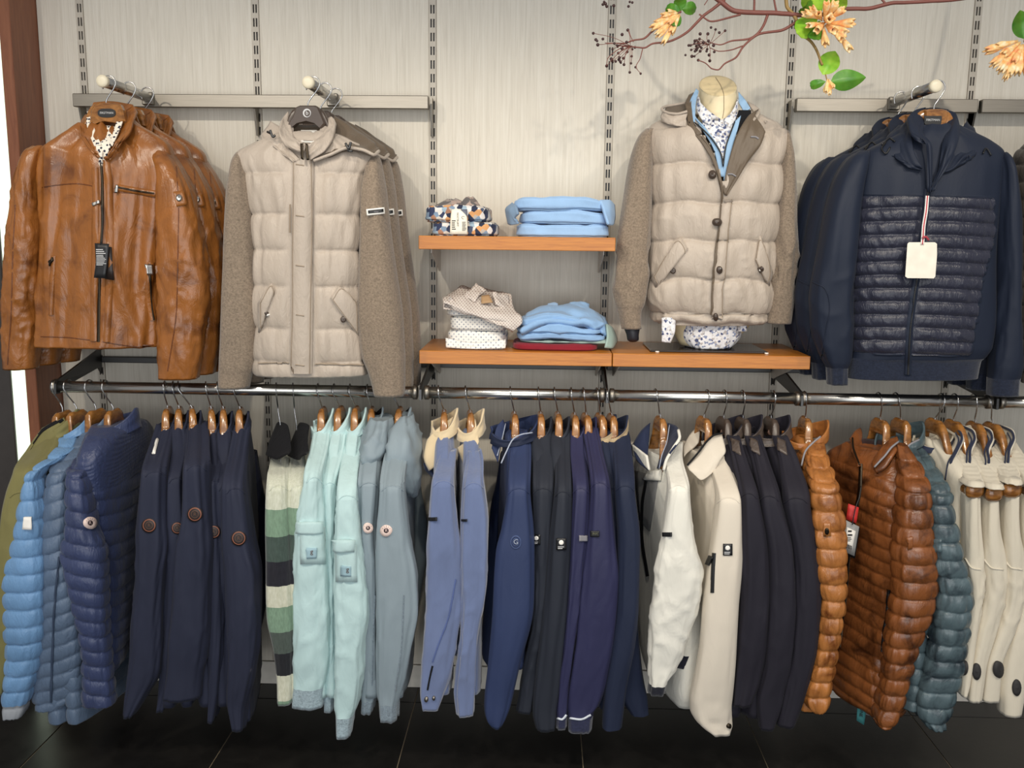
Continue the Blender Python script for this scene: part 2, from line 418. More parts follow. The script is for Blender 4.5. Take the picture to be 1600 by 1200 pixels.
def m_knit(name, rgb, scale=420):
    t = NT(name); c = srgb(rgb); v = t.coords((1, 1, 1)); n = t.noise(v, 170, 3)
    v2 = t.coords((1, 1, 4.0)); n2 = t.noise(v2, 260, 2)
    mx = t.n('ShaderNodeMath', operation='ADD'); t.l(n, 'Fac', mx, 0); t.l(n2, 'Fac', mx, 1)
    h = t.n('ShaderNodeMath', operation='MULTIPLY'); h.inputs[1].default_value = .5; t.l(mx, 'Value', h, 0)
    r = t.ramp(h, 'Value', [(.36, mul(c, .68)), (.5, c), (.64, mul(c, 1.28))]); t.l(r, 'Color', t.p, 'Base Color')
    wv = t.n('ShaderNodeTexWave', bands_direction='Z'); wv.inputs['Scale'].default_value = scale/6; t.l(v, 'Vector', wv, 'Vector')
    b = t.bump(wv, 'Fac', .25, .0012); t.bump(h, 'Value', .5, .002, b)
    return t.set(Roughness=.95, Sheen_Weight=.3, Specular_IOR_Level=.15)
def m_wood(name, light, dark, rough=.3, scale=(1, 12, 12), coat=.3, ns=9):
    t = NT(name); v = t.coords(scale); n = t.noise(v, ns, 5, .6, .9)
    r = t.ramp(n, 'Fac', [(.3, srgb(dark)), (.68, srgb(light))]); t.l(r, 'Color', t.p, 'Base Color'); t.bump(n, 'Fac', .04, .001)
    return t.set(Roughness=rough, Coat_Weight=coat, Coat_Roughness=.12)
def m_metal(name, rgb, rough=.3, scale=(2, 120, 120)):
    t = NT(name); c = srgb(rgb); v = t.coords(scale); n = t.noise(v, 8, 3)
    r = t.ramp(n, 'Fac', [(.3, mul(c, .85)), (.7, c)]); t.l(r, 'Color', t.p, 'Base Color'); t.bump(n, 'Fac', .05, .0005)
    return t.set(Roughness=rough, Metallic=1.0)
def m_cells(name, colors, scale, rough=.7, stops=None, feature='F1', mode='color', stretch=(1, 1, 1)):
    """Printed cloth: voronoi cells in a palette."""
    t = NT(name); v = t.coords(stretch); vo = t.n('ShaderNodeTexVoronoi', feature=feature); vo.inputs['Scale'].default_value = scale; t.l(v, 'Vector', vo, 'Vector')
    if mode == 'color':
        sp = t.n('ShaderNodeSeparateColor'); t.l(vo, 'Color', sp, 'Color'); k = len(colors)
        r = t.ramp(sp, 'Red', [(i/k, srgb(c)) for i, c in enumerate(colors)], True)
    else:
        r = t.ramp(vo, 'Distance', [(0, srgb(colors[0])), (stops or .3, srgb(colors[1]))], True)
    t.l(r, 'Color', t.p, 'Base Color'); w = t.noise(v, 30, 3); t.bump(w, 'Fac', .3, .004)
    return t.set(Roughness=rough, Sheen_Weight=.1, Specular_IOR_Level=.3)
def m_check(name, a, b, c, scale):
    t = NT(name); v = t.coords((1, 1, 1), rot=(0, math.radians(45), 0)); ck = t.n('ShaderNodeTexBrick', offset=0.0, squash=1.0)
    v.inputs['Rotation'].default_value = (math.radians(90), 0, math.radians(45))
    ck.inputs['Color1'].default_value = srgb(a); ck.inputs['Color2'].default_value = srgb(b); ck.inputs['Mortar'].default_value = srgb(c)
    ck.inputs['Scale'].default_value = scale; ck.inputs['Mortar Size'].default_value = .16; ck.inputs['Brick Width'].default_value = .5; ck.inputs['Row Height'].default_value = .5
    t.l(v, 'Vector', ck, 'Vector'); t.l(ck, 'Color', t.p, 'Base Color'); n = t.noise(t.coords(), 30, 3); t.bump(n, 'Fac', .3, .004)
    return t.set(Roughness=.7, Specular_IOR_Level=.3)
def m_stripes(name, stops):
    """Knitted stripes along the object's height (local z, metres)."""
    t = NT(name); c = t.n('ShaderNodeTexCoord'); sp = t.n('ShaderNodeSeparateXYZ'); t.l(c, 'Object', sp, 'Vector')
    z0, z1 = stops[0][0], stops[-1][0]
    mr = t.n('ShaderNodeMapRange'); mr.inputs['From Min'].default_value = z0; mr.inputs['From Max'].default_value = z1; t.l(sp, 'Z', mr, 'Value')
    r = t.ramp(mr, 'Result', [((z-z0)/(z1-z0), srgb(k)) for z, k in stops], True)
    n = t.noise(t.coords((1, 1, .3)), 200, 2); mx = t.n('ShaderNodeMixRGB', blend_type='OVERLAY'); mx.inputs['Fac'].default_value = .35
    t.l(r, 'Color', mx, 'Color1'); t.l(n, 'Fac', mx, 'Color2'); t.l(mx, 'Color', t.p, 'Base Color'); t.bump(n, 'Fac', .3, .002)
    return t.set(Roughness=.95, Sheen_Weight=.3, Specular_IOR_Level=.15)

MT = {}
MT['chrome'] = m_metal('polished_metal', (205, 203, 198), .26)
MT['steel'] = m_metal('brushed_steel', (150, 144, 134), .4)
MT['dark_steel'] = m_metal('dark_steel', (92, 92, 92), .45)
MT['wire'] = m_metal('wire_metal', (190, 190, 190), .22)
MT['hanger'] = m_wood('hanger_wood', (168, 114, 56), (102, 62, 28), .22, (6, 6, 14), .5, 4)
MT['brown_plastic'] = m_plain('brown_plastic', (74, 62, 54), .3)
MT['black'] = m_plain('black_plastic', (20, 20, 22), .4)
MT['black_cloth'] = m_cloth('black_cloth', (16, 16, 20), .8, sheen=.02)
MT['white'] = m_plain('white_card', (240, 236, 228), .6)
MT['ink'] = m_plain('dark_ink', (40, 38, 40), .7)
MT['silver'] = m_plain('silver_print', (205, 205, 205), .4)
MT['shelf'] = m_wood('shelf_wood', (198, 126, 38), (166, 96, 20), .42, (1.2, 16, 22), .25, 7)
MT['upright'] = m_plain('upright_paint', (186, 178, 164), .45)
MT['zip'] = m_metal('zip_metal', (70, 62, 52), .45)
MT['zip_black'] = m_plain('zip_black', (22, 22, 24), .45)

def wall_mat():
    t = NT('cream_grained_board'); v = t.coords((38, 38, 1.1)); n = t.noise(v, 2.6, 5, .62, 1.6)
    v1 = t.coords((1, 1, .5)); n1 = t.noise(v1, 3, 3)
    r = t.ramp(n, 'Fac', [(.3, srgb(201, 194, 180)), (.5, srgb(212, 205, 191)), (.66, srgb(218, 212, 199))]); t.l(r, 'Color', t.p, 'Base Color')
    t.bump(n, 'Fac', .32, .004)
    return t.set(Roughness=.48, Specular_IOR_Level=.4)
MT['wall'] = wall_mat()
MT['plinth'] = m_plain('white_plinth_board', (205, 200, 190), .45)
def tile_mat():
    t = NT('black_slate_tile'); v = t.coords(); n = t.noise(v, 5, 6, .65, .4)
    r = t.ramp(n, 'Fac', [(.3, srgb(17, 16, 16)), (.75, srgb(38, 36, 34))]); t.l(r, 'Color', t.p, 'Base Color')
    n2 = t.noise(v, 40, 5, .6); t.bump(n2, 'Fac', .12, .002)
    rr = t.ramp(n, 'Fac', [(.3, (.28, .28, .28, 1)), (.8, (.46, .46, .46, 1))]); t.l(rr, 'Color', t.p, 'Roughness')
    return t.set(Specular_IOR_Level=.4)
MT['tile'] = tile_mat()
MT['grout'] = m_plain('pale_grout', (140, 126, 104), .8)
MT['brown_wood'] = m_wood('red_brown_wood', (142, 88, 58), (116, 66, 42), .45, (14, 14, 1.2), .05, 4)
MT['dark_panel'] = m_plain('dark_grey_panel', (58, 54, 52), .35)

# ------------------------------------------------------------------ the setting
X0, S = -1.51105, 0.575
wall = struct(box('wall_back', -1.66, 3.2, .016, .1, -.02, 3.05, MT['wall']))
for k in range(-1, 8):
    a, b = X0+k*S+.012, X0+(k+1)*S-.012
    a = max(a, -1.654)
    box('wall_panel', a, b, 0.0, .017, .0875, 3.05, MT['wall'], wall, .0015)
for k in range(-1, 7):
    a, b = 1.121-S*5+k*S+.0015, 1.121-S*5+(k+1)*S-.0015
    a = max(a, -1.654)
    box('plinth_board', a, b, -.004, .017, 0.0, .085, MT['plinth'], wall, .0015)

floor = struct(box('floor', -3.0, 3.4, -4.2, .1, -.03, -.003, MT['grout']))
def tiles():
    first = {}
    ys = [(.016, -.1085)]+[(-.1115-.572*i, -.1115-.572*(i+1)+.003) for i in range(7)]
    for r, (y1, y0) in enumerate(ys):
        for i in range(-2, 9):
            x0 = -1.5615+.5721*i+.0015; x1 = x0+.5721-.003; key = r == 0
            if key not in first:
                V, F = box_vf(0, x1-x0, 0, y1-y0, -.02, 0, .0012); first[key] = mk('tile', np.array(V), F, MT['tile'], None, False).data
                o = bpy.data.objects['tile'] if not r else [q for q in COL.objects if q.data == first[key]][0]
            else:
                o = bpy.data.objects.new('tile', first[key]); COL.objects.link(o)
            o.parent = floor; o.location = (x0, y0, 0)
tiles()

# wooden casing at the left, lit strip and dark panel beyond it
struct(box('trim_1', -1.692, -1.6548, -.156, .016, -.01, 3.05, MT['brown_wood'], None, .002))
def glow():
    t = NT('lit_frosted_pane'); t.p.inputs['Emission Color'].default_value = srgb(232, 250, 222); t.p.inputs['Emission Strength'].default_value = .95
    return t.set(Base_Color=srgb(225, 235, 220), Roughness=.3)
win = struct(box('window_1', -1.74, -1.6935, -.150, -.13, -.01, 3.05, glow()))
struct(box('wall_left', -2.5, -1.7405, -.158, -.12, -.01, 3.05, MT['dark_panel'], None, .003))

# slotted uprights
def upright(k):
    x = X0+k*S; z0, z1 = .09, 3.05
    names = ['first', 'second', 'third', 'fourth', 'fifth', 'sixth', 'seventh']
    o = thing('slotted_upright', 'slotted metal upright between cream wall boards, %s from the brown casing' % names[k], 'upright', (x, 0, z0), 'slotted uprights of the wall')
    P = [box_vf(x-.0115, x-.0070, -.003, .012, z0, z1), box_vf(x-.0018, x+.0018, -.003, .012, z0, z1), box_vf(x+.0070, x+.0115, -.003, .012, z0, z1)]
    z = z0
    while z < z1:
        P.append(box_vf(x-.0070, x-.0018, -.0028, .011, z, min(z+.016, z1))); P.append(box_vf(x+.0018, x+.0070, -.0028, .011, z, min(z+.016, z1))); z += .0425
    V, F = merge(P); mk('slotted_strip', V, F, MT['upright'], o, False)
    box('back_channel', x-.0112, x+.0112, .004, .0158, z0, z1, MT['black'], o)
    return o
for k in range(6): upright(k)
UPX = [X0+k*S for k in range(7)]

# high rectangular bars and their brackets, arms
def bracket_vf(x, yf, zt, zb, w=.006):
    prof = [(-.003, zt), (yf, zt), (yf, zt-.02), (-.02, zb), (-.003, zb)]
    V = [(x-w/2, y, z) for y, z in prof]+[(x+w/2, y, z) for y, z in prof]; n = len(prof)
    F = [tuple(range(n-1, -1, -1)), tuple(range(n, 2*n))]+[(i, (i+1) % n, n+(i+1) % n, n+i) for i in range(n)]
    return V, F
def bar(a, b, label):
    x0, x1 = a, b; ks = [x for x in UPX if a-.03 < x < b+.03]
    o = thing('wall_bar', label, 'rail', ((a+b)/2, -.06, 2.03), 'flat bars high on the wall')
    box('bar', x0, x1, -.072, -.047, 2.011, 2.052, MT['steel'], o, .002)
    for x in ks:
        V, F = bracket_vf(x, -.05, 2.05, 1.93); mk('bracket', V, F, MT['steel'], o, False)
bar(UPX[0]-.006, UPX[2]-.006, 'long brushed flat bar carrying the leather and the beige jackets')
bar(UPX[4]+.006, UPX[5]-.006, 'short brushed flat bar above the navy hybrid jacket')
bar(UPX[5]+.006, 2.0, 'brushed flat bar running out of the picture at upper right')
def arm(x, label, cap_mat):
    o = thing('display_arm', label, 'display arm', (x, -.06, 2.035), 'display arms standing out from the flat bars')
    V, F = lathe_vf((x, -.055, 2.04), (0, -1, 0), [(0, .0155), (.32, .0155)]); mk('tube', V, F, MT['chrome'], o)
    V, F = lathe_vf((x, -.372, 2.04), (0, -1, 0), [(0, .0158), (.003, .0178), (.012, .0178), (.016, .016), (.0175, .008)]); mk('end_cap', V, F, cap_mat, o)
    box('clamp', x-.018, x+.018, -.085, -.072, 2.016, 2.056, MT['steel'], o, .003)
CREAM = m_plain('cream_plastic', (226, 216, 190), .35)
arm(-1.268, 'round display arm with cream end holding the leather jackets', CREAM)
arm(-.672, 'round display arm with cream end holding the beige hooded jackets', CREAM)
arm(1.095, 'round display arm with cream end holding the navy hybrid jackets', CREAM)

# long hanging rail in pieces
RY, RZ, RR = -.33, 1.1385, .0180
def rail(px0, px1, label):
    a, b = W(px0, 612, RY)[0], W(px1, 620, RY)[0]
    o = thing('hanging_rail', label, 'rail', ((a+b)/2, RY, RZ), 'hanging rails of the long row')
    V, F = lathe_vf((a, RY, RZ), (1, 0, 0), [(0, RR), (b-a, RR)], 28); mk('tube', V, F, MT['chrome'], o)
    for x, s in ((a, 1), (b, -1)):
        V, F = lathe_vf((x, RY, RZ), (s, 0, 0), [(-.002, RR*.9), (0, RR*1.22), (.012, RR*1.22), (.014, RR*1.02)], 28); mk('end_ring', V, F, MT['steel'], o)
    return o
rail(84, 652, 'polished steel hanging rail below the leather and beige jackets')
rail(664, 944, 'polished steel hanging rail below the folded shirts')
rail(953, 1249, 'polished steel hanging rail below the dressed bust')
rail(1253, 1548, 'polished steel hanging rail carrying the quilted leather jackets')
rail(1562, 1760, 'polished steel hanging rail cut by the right picture edge')
def rail_bracket(k, label, px):
    xr = W(px, 615, RY)[0]; x = UPX[k]
    prof = [(-.003, 1.215), (-.03, 1.215), (RY-.004, RZ+.022), (RY-.02, RZ+.012), (RY-.022, RZ-.02), (RY+.012, RZ-.022), (RY+.03, RZ-.006), (-.03, 1.155), (-.003, 1.13)]
    n = len(prof); V = []
    for s in (-1, 1):
        for y, z in prof:
            q = x+(xr-x)*min(1, max(0, (-y-.01)/.25)); V.append((q+s*.0035, y, z))
    F = [tuple(range(n-1, -1, -1)), tuple(range(n, 2*n))]+[(i, (i+1) % n, n+(i+1) % n, n+i) for i in range(n)]
    o = mk('rail_bracket', V, F, MT['dark_steel'], None, False); tag(o, label, 'bracket', 'brackets of the hanging rail')
    return o
rail_bracket(0, 'dark sloping bracket at the end of the rail beside the brown casing', 92)
rail_bracket(2, 'dark sloping bracket under the left edge of the shelves', 658)
rail_bracket(3, 'dark sloping bracket under the joint of the two low shelves', 948)
rail_bracket(4, 'dark sloping bracket under the end of the bust shelf', 1251)
rail_bracket(5, 'dark sloping bracket behind the cuff of the navy hybrid jacket', 1555)
for k, lb in ((0, 'flat dark cross bar on the wall behind the leather jacket hems'), (1, 'flat dark cross bar on the wall behind the beige jacket hem'), (2, 'flat dark cross bar on the wall under the folded shirts'),
              (3, 'flat dark cross bar on the wall under the bust'), (4, 'flat dark cross bar on the wall behind the navy hybrid hem')):
    o = box('cross_bar', UPX[k]+.013, UPX[k+1]-.013, -.026, -.001, 1.172, 1.192, MT['dark_steel'], None, .002); tag(o, lb, 'rail', 'cross bars behind the rail')

# shelves
def shelf(x0, x1, zt, label, depth=.335):
    o = thing('wall_shelf', label, 'shelf', ((x0+x1)/2, -.17, zt-.04), 'wooden wall shelves')
    box('board', x0, x1, -depth, -.004, zt-.04, zt, MT['shelf'], o, .0015)
    for x in (x0+.028, x1-.028):
        prof = [(-.004, zt-.04), (-.25, zt-.04), (-.25, zt-.052), (-.03, zt-.115), (-.004, zt-.115)]; n = len(prof)
        V = [(x-.0015, y, z) for y, z in prof]+[(x+.0015, y, z) for y, z in prof]
        F = [tuple(range(n-1, -1, -1)), tuple(range(n, 2*n))]+[(i, (i+1) % n, n+(i+1) % n, n+i) for i in range(n)]
        mk('shelf_bracket', V, F, MT['plinth'], o, False)
    return o
ZU, ZL = 1.612, 1.268
SX0, SX1, SX2 = W(655, 545, -.335)[0], W(957, 552, -.335)[0], W(1267, 552, -.335)[0]
shelf(SX0, W(962, 370, -.335)[0], ZU, 'upper wooden shelf at eye level with two heaps of folded clothes')
shelf(SX0, SX1-.0012, ZL, 'lower wooden shelf holding checked shirts and pale blue shirts')
shelf(SX1+.0012, SX2, ZL, 'lower wooden shelf that carries the dressed bust')

# ------------------------------------------------------------------ hangers
def hanger(H, N, u, label, mat, group, hook_lean=None, span=.19, drop=.10, plate=None, stem_coil=False, wire_only=False, thin=1.0, tip=None):
    """Coat hanger: H point on the rod axis, N top of its wooden neck, u horizontal direction of its arms."""
    H, N, u = np.array(H, float), np.array(N, float), np.array(u, float); u[2] = 0; u /= np.linalg.norm(u)
    w = np.array([u[1], -u[0], 0.0]); z = np.array([0, 0, 1.0])
    o = thing('coat_hanger', label, 'hanger', H, group)
    r = hook_lean or RR+.004
    top = [(-.75*r, -.9*r), (-1.02*r, -.1*r), (-.72*r, .72*r), (0, r), (.72*r, .72*r), (1.02*r, 0), (.85*r, -.75*r), (.25*r, -1.9*r), (.0, -2.4*r)]
    P = [H+u*a+z*b for a, b in top]
    d = N-H; k = max(.0, -d[2]-2.4*r)
    P = [p+(np.array([d[0], d[1], 0])*min(1, max(0, (H[2]-p[2])/max(.01, -d[2])))) for p in P]
    P += [N+z*k*.4, N-z*.006]
    wire('hook', P, .0021, MT['wire'], o, 44, 8)
    if wire_only:
        if stem_coil:
            V, F = lathe_vf(N-z*.012+z*.03, (0, 0, -1), [(0, .003)]+[(t*.004+q, rr) for t in range(5) for q, rr in ((.0005, .0055), (.003, .0055), (.0037, .004))]+[(.022, .003)], 12); mk('coil', V, F, MT['wire'], o)
        wire('arms', [N-u*span-z*drop*1.2, N-u*.05-z*.03, N-z*.004, N+u*.05-z*.03, N+u*span-z*drop*1.2], .0024, MT['wire'], o, 40, 8)
        return o
    st = np.array([(-span, -drop, .010, .019), (-.85*span, -drop*.80, .016, .018), (-.5*span, -drop*.42, .017, .013), (-.045, -.030, .022, .011), (-.026, -.022, .0235, .0105), (0, -.0225, .0228, .0105),
                   (.026, -.022, .0235, .0105), (.045, -.030, .022, .011), (.5*span, -drop*.42, .017, .013), (.85*span, -drop*.80, .016, .018), (span, -drop, .010, .019)])
    if tip is not None:
        L = np.linalg.norm((np.array(tip)-N)[:2]); dz = (np.array(tip)-N)[2]
        for i, f in ((8, .45), (9, .85), (10, 1.0)):
            st[i, 0] = L*f; st[i, 1] = dz*f-(.0 if f == 1 else .034); st[i, 2:] = (.014, .012) if f < .9 else (.0225, .026)
        st = np.vstack((st, [L+.008, dz-.002, .012, .014]))
    q = pchip(st[:, 0]+np.arange(len(st))*1e-6, st, np.linspace(st[0, 0], st[-1, 0], 44)); m = 14; V = []
    th = np.linspace(0, 2*math.pi, m, endpoint=False)
    for a, b, hz, hw in q:
        for t in th:
            c, s_ = math.cos(t), math.sin(t)
            V.append(N+u*a+z*(b+hz*math.copysign(abs(s_)**.7, s_))+w*(hw*thin*math.copysign(abs(c)**.7, c)))
    n = len(q); F = [tuple(x) for x in grid_quads(n, m, True)]+[tuple(range(m-1, -1, -1)), tuple((n-1)*m+k for k in range(m))]
    b = mk('arms', V, F, mat, o)
    return o

# ------------------------------------------------------------------ garments of the long row, seen from the side
def badge_any(kind, cx, cy, s, bv, o, fb):
    if kind == 'ringdark':      # round rubber patch with copper ring
        b_ = obj_bvh(disc('sleeve_badge', cx, cy, s, s, bv, MT['badge_brown'], o, fb=fb)); disc('badge_ring', cx, cy, s*.86, s*.86, b_, MT['copper'], o, off=.0, th=.0006, r0=.88, fb=fb)
        disc('badge_ring', cx, cy, s*.5, s*.5, b_, MT['badge_line'], o, off=.0, th=.0006, r0=.86, fb=fb); lettering('R', cx, cy, s*.5, b_, MT['badge_line'], o, fb=fb, off=.0012)
    elif kind == 'roundpink':
        b_ = obj_bvh(disc('sleeve_badge', cx, cy, s, s, bv, MT['badge_pink'], o, fb=fb, off=.002)); disc('badge_centre', cx, cy, s*.42, s*.42, b_, MT['badge_dark'], o, off=.0, th=.0006, fb=fb)
        lettering('R', cx, cy, s*.55, b_, MT['badge_pink'], o, fb=fb, off=.002)
        for i in range(5):
            a = math.radians(-150+i*30); lettering('I', cx+s*.7*math.cos(a), cy+s*.7*math.sin(a), s*.3, b_, MT['badge_dark'], o, rot=math.degrees(a)+90, fb=fb, off=.001)
    elif kind == 'bar':
        patch('sleeve_tab', [(cx-s, cy-s*.45), (cx+s, cy-s*.45), (cx+s, cy+s*.45), (cx-s, cy+s*.45)], bv, MT['black'], o, fb=fb)
    elif kind == 'greybar':
        patch('sleeve_tab', [(cx-s, cy-s*.7), (cx+s, cy-s*.7), (cx+s, cy+s*.7), (cx-s, cy+s*.7)], bv, MT['silver_cloth'], o, fb=fb)
    elif kind == 'textbar':
        patch('sleeve_tab', [(cx-s, cy-s*.7), (cx+s, cy-s*.7), (cx+s, cy+s*.7), (cx-s, cy+s*.7)], bv, MT['black'], o, fb=fb); lettering('INX', cx, cy, s*.55, obj_bvh([c for c in o.children if c.name.startswith('sleeve_tab')][-1]), MT['olive_print'], o, fb=fb, off=.001)
    elif kind == 'squaredot':
        patch('sleeve_tab', [(cx-s*.8, cy-s), (cx+s*.8, cy-s), (cx+s*.8, cy+s), (cx-s*.8, cy+s)], bv, MT['black'], o, fb=fb)
        b_ = obj_bvh([c for c in o.children if c.name.startswith('sleeve_tab')][-1]); disc('tab_dot', cx, cy-s*.25, s*.42, s*.42, b_, MT['white'], o, off=.0, th=.0006, fb=fb); lines_of_print(cx-s*.6, cx+s*.6, cy+s*.5, cy+s*.78, 2, b_, MT['silver'], o, fb=fb, off=.001)
    elif kind == 'emboss':
        disc('embossed_ring', cx, cy, s, s*1.2, bv, o['_m'], o, off=.0005, r0=.86, fb=fb); lettering('G', cx, cy, s*1.1, bv, o['_m2'], o, fb=fb, off=.003)

MT['badge_brown'] = m_plain('badge_rubber', (44, 34, 32), .5); MT['copper'] = m_plain('copper_thread', (150, 92, 70), .5); MT['badge_line'] = m_plain('badge_line', (96, 70, 56), .5)
MT['badge_pink'] = m_plain('badge_pale_pink', (232, 208, 198), .5); MT['badge_dark'] = m_plain('badge_dark', (52, 36, 44), .5)
MT['silver_cloth'] = m_plain('grey_tab', (138, 136, 140), .6); MT['olive_print'] = m_plain('olive_print', (110, 110, 84), .6)

GR_J = 'jackets hanging in the long row'
GR_H = 'hangers of the long row'
def side_jacket(name, label, cat, hook, neck, mat, rows, seam_y, body_mat=None, collar=None, cuff=None, hem=1050, bth=.036, dy=0.0, th=.042, disp=None, bdisp=None, lining=None,
                hang=None, hang_label='', hmat='hanger', wire_only=False, body=None, pe=.75, y0off=.008, lat=.215, cap_m=None, n=90, group=GR_J, shoulder_mat=None, far=True, open_end=False, tip=None, bodypx=None, yneck=None):
    """A jacket on the rail with its sleeve towards the viewer. rows: (py, xL, xR) of shoulder and sleeve outline, top to bottom."""
    H = W(hook, 615, RY); H[2] = RZ; H[1] = RY
    Nk = W(neck[0], neck[1], RY)
    ys0 = RY-y0off; ysm = RY-.215+dy
    rr = []
    for py, a, b in rows:
        if py <= seam_y: f = (py-rows[0][0])/max(1, seam_y-rows[0][0]); y = ys0+(ysm-ys0)*f; t = .022+(th-.022)*f
        else: f = (py-seam_y)/max(1, rows[-1][0]-seam_y); y = ysm-.022*math.sin(math.pi*min(1, f*1.1))+.012*f; t = th*(1-.25*f)
        rr.append((py, a, b, y, t))
    R = pxrows(rr); Sx = None
    sp = [r for r in rr if r[0] >= seam_y][0]; Sh = W((sp[1]+sp[2])/2, sp[0], sp[3])
    u = Sh-Nk; u[2] = 0; u /= np.linalg.norm(u); w = np.array([u[1], -u[0], 0.0])
    if w[0] > 0: w = -w
    o = thing(name, label, cat, (Nk[0], Nk[1], Nk[2]), group)
    dl = [folds(.006, 2.0, 4.0, hook*.37), creases(.0035, 16, hook*.11, .3, 1.0)] if disp is None else disp
    qn = 260 if (disp is not None and len(disp) > 1 and 'quilt' in disp[0].__qualname__) else n
    g = tube_grid(R, qn, 44, pe, dl); bv = grid_bvh(g)
    # parameter of the shoulder seam and the cuff
    zs = g.P[:, :, 2].mean(1)
    def t_at(py, y): z = W(600, py, y)[2]; return float(np.argmin(np.abs(zs-z)))/(g.n-1)
    ts = t_at(seam_y, ysm); sm = shoulder_mat or mat
    if not open_end:
        tube_part('shoulder', g, sm, o, 0, ts, True, False)
        if cuff: tc = t_at(cuff[0], rr[-1][3]); tube_part('sleeve', g, mat, o, ts, tc, False, False); tube_part('cuff', g, cuff[1], o, tc, 1, False, True)
        else: tube_part('sleeve', g, mat, o, ts, 1, False, True)
    else: tube_part('shoulder', g, sm, o, 0, 1, True, True)
    fb = ysm-.04
    if not open_end and not (disp is not None and 'quilt' in disp[0].__qualname__):
        a_, b_ = sp[1], sp[2]; strip('shoulder_seam', [(a_+1.5, sp[0]+7), (a_*.75+b_*.25, sp[0]+1), ((a_+b_)/2, sp[0]-1), (a_*.25+b_*.75, sp[0]+1), (b_-1.5, sp[0]+7)], 2.0, bv, mat, o, off=.0005, th=.0016, fb=fb, n=14)
    # body
    zN, zS, zH = Nk[2]-.058, Sh[2], W(hook, hem, RY)[2]
    if bodypx: Rb = pxrows(bodypx)
    else:
        Rb = []
        for z_, a, b in ((zN, .025, bth*.5), (zN-.014, .06, bth*.8), ((zN+zS)/2, .13, bth*.9), (zS, .185, bth), (zS-.08, lat-.015, bth*1.05), (zS-.25, lat, bth*1.1), ((zS+zH)/2-.05, lat, bth*1.1), (zH, lat-.005, bth*1.05)):
            c = np.array([Nk[0], RY, z_])+u*dy*0; Rb.append(np.concatenate((c, u*a, -w*b)))
        Rb = np.array(Rb)
    bd = [folds(.009, 2.6, 2.0, hook*.21)] if bdisp is None else bdisp
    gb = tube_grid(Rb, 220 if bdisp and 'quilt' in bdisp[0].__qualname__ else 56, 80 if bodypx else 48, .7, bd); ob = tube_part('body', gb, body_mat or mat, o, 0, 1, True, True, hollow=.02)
    if far and not bodypx:      # the sleeve on the far side, the mirror image about the hanger's middle
        Rf = R.copy()
        for k in range(len(Rf)):
            d = Rf[k, :3]-Nk; d[2] = 0; Rf[k, :3] -= 2*(d@u)*u
        sel = Rf[[i for i, r in enumerate(rr) if r[0] >= seam_y-8]]; Rf = sel
        gf = tube_grid(Rf, 30, 20, pe, [folds(.006, 2, 4, hook*.5)]); tube_part('sleeve', gf, mat, o, 0, 1, True, True)
    if collar:
        cm, ca, cb, ch = collar[:4]; flare = collar[4] if len(collar) > 4 else 1.0; zoff = collar[5] if len(collar) > 5 else 0.0
        gap = .35; ph = np.linspace(gap, 2*math.pi-gap, 40); rowsC = []
        for k in range(7):
            f = k/6; row = []
            for p in ph:
                fr = math.cos(p); lt = math.sin(p); sc = 1.12-.12*f+(flare-1)*f*f
                q = np.array([Nk[0], RY, Nk[2]-.040+zoff])+w*fr*cb*sc*1.2+u*lt*ca*sc*.86
                q[2] += ch*f*(1-.25*(fr+1)/2)-.026*(fr+1)/2-.014*abs(lt)-.026*f*max(0, lt)
                row.append(q)
            rowsC.append(row)
        co = sheet('collar', rowsC, cm, o, 14, 60, .006, lambda C, U, V_: .0022*vnoise(np.stack((U*14+hook, V_*3, U*0), -1)), mats=[cm, lining or cm], world=True)
    hl = hang_label or 'wooden coat hanger inside the '+label
    hg = hanger(H, Nk, u, hl, MT[hmat], GR_H, wire_only=wire_only, stem_coil=wire_only, tip=tip, span=.086, drop=max(.14, (Nk[2]-Sh[2])*.62+.062))
    return o, g, bv, fb, ob, gb

NV = m_cloth('navy_shell', (38, 42, 60), .7, .1, 900, .15, .03, .25)
NVb = NV
def J(*a, **k): return side_jacket(*a, **k)

# far left: olive, two light puffers, navy puffer
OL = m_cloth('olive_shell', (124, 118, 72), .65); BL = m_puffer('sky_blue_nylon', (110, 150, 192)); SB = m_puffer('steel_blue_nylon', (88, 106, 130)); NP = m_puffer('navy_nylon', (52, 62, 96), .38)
o, g, bv, fb, ob, gb = J('jacket', 'olive jacket at the left end of the long row, mostly behind the sky blue puffer', 'jacket', 88, (98, 643), OL, [(668, 66, 98), (700, 45, 90), (735, 26, 62), (770, 14, 52), (850, 2, 42), (950, -8, 36), (1080, -14, 10)], 737,
  collar=(OL, .075, .04, .06, 1.0, -.01), lining=MT['black_cloth'], hem=1040, hang_label='wooden hanger at the left end of the row in the olive jacket')
sheet('hood', [[(100, 652, -.36), (66, 672, -.40), (44, 704, -.46)], [(104, 664, -.37), (76, 690, -.42), (52, 722, -.48)], [(104, 690, -.35), (80, 712, -.40), (58, 730, -.47)]], OL, o, 14, 20, .006, lambda C, U, V_: .006*np.sin(V_*9+U*3))
strip('hood_piping', [(101, 653), (84, 662), (66, 673), (53, 689), (43, 705)], 5, obj_bvh(bpy.data.objects['hood']), MT['black_cloth'], o, fb=-.42)
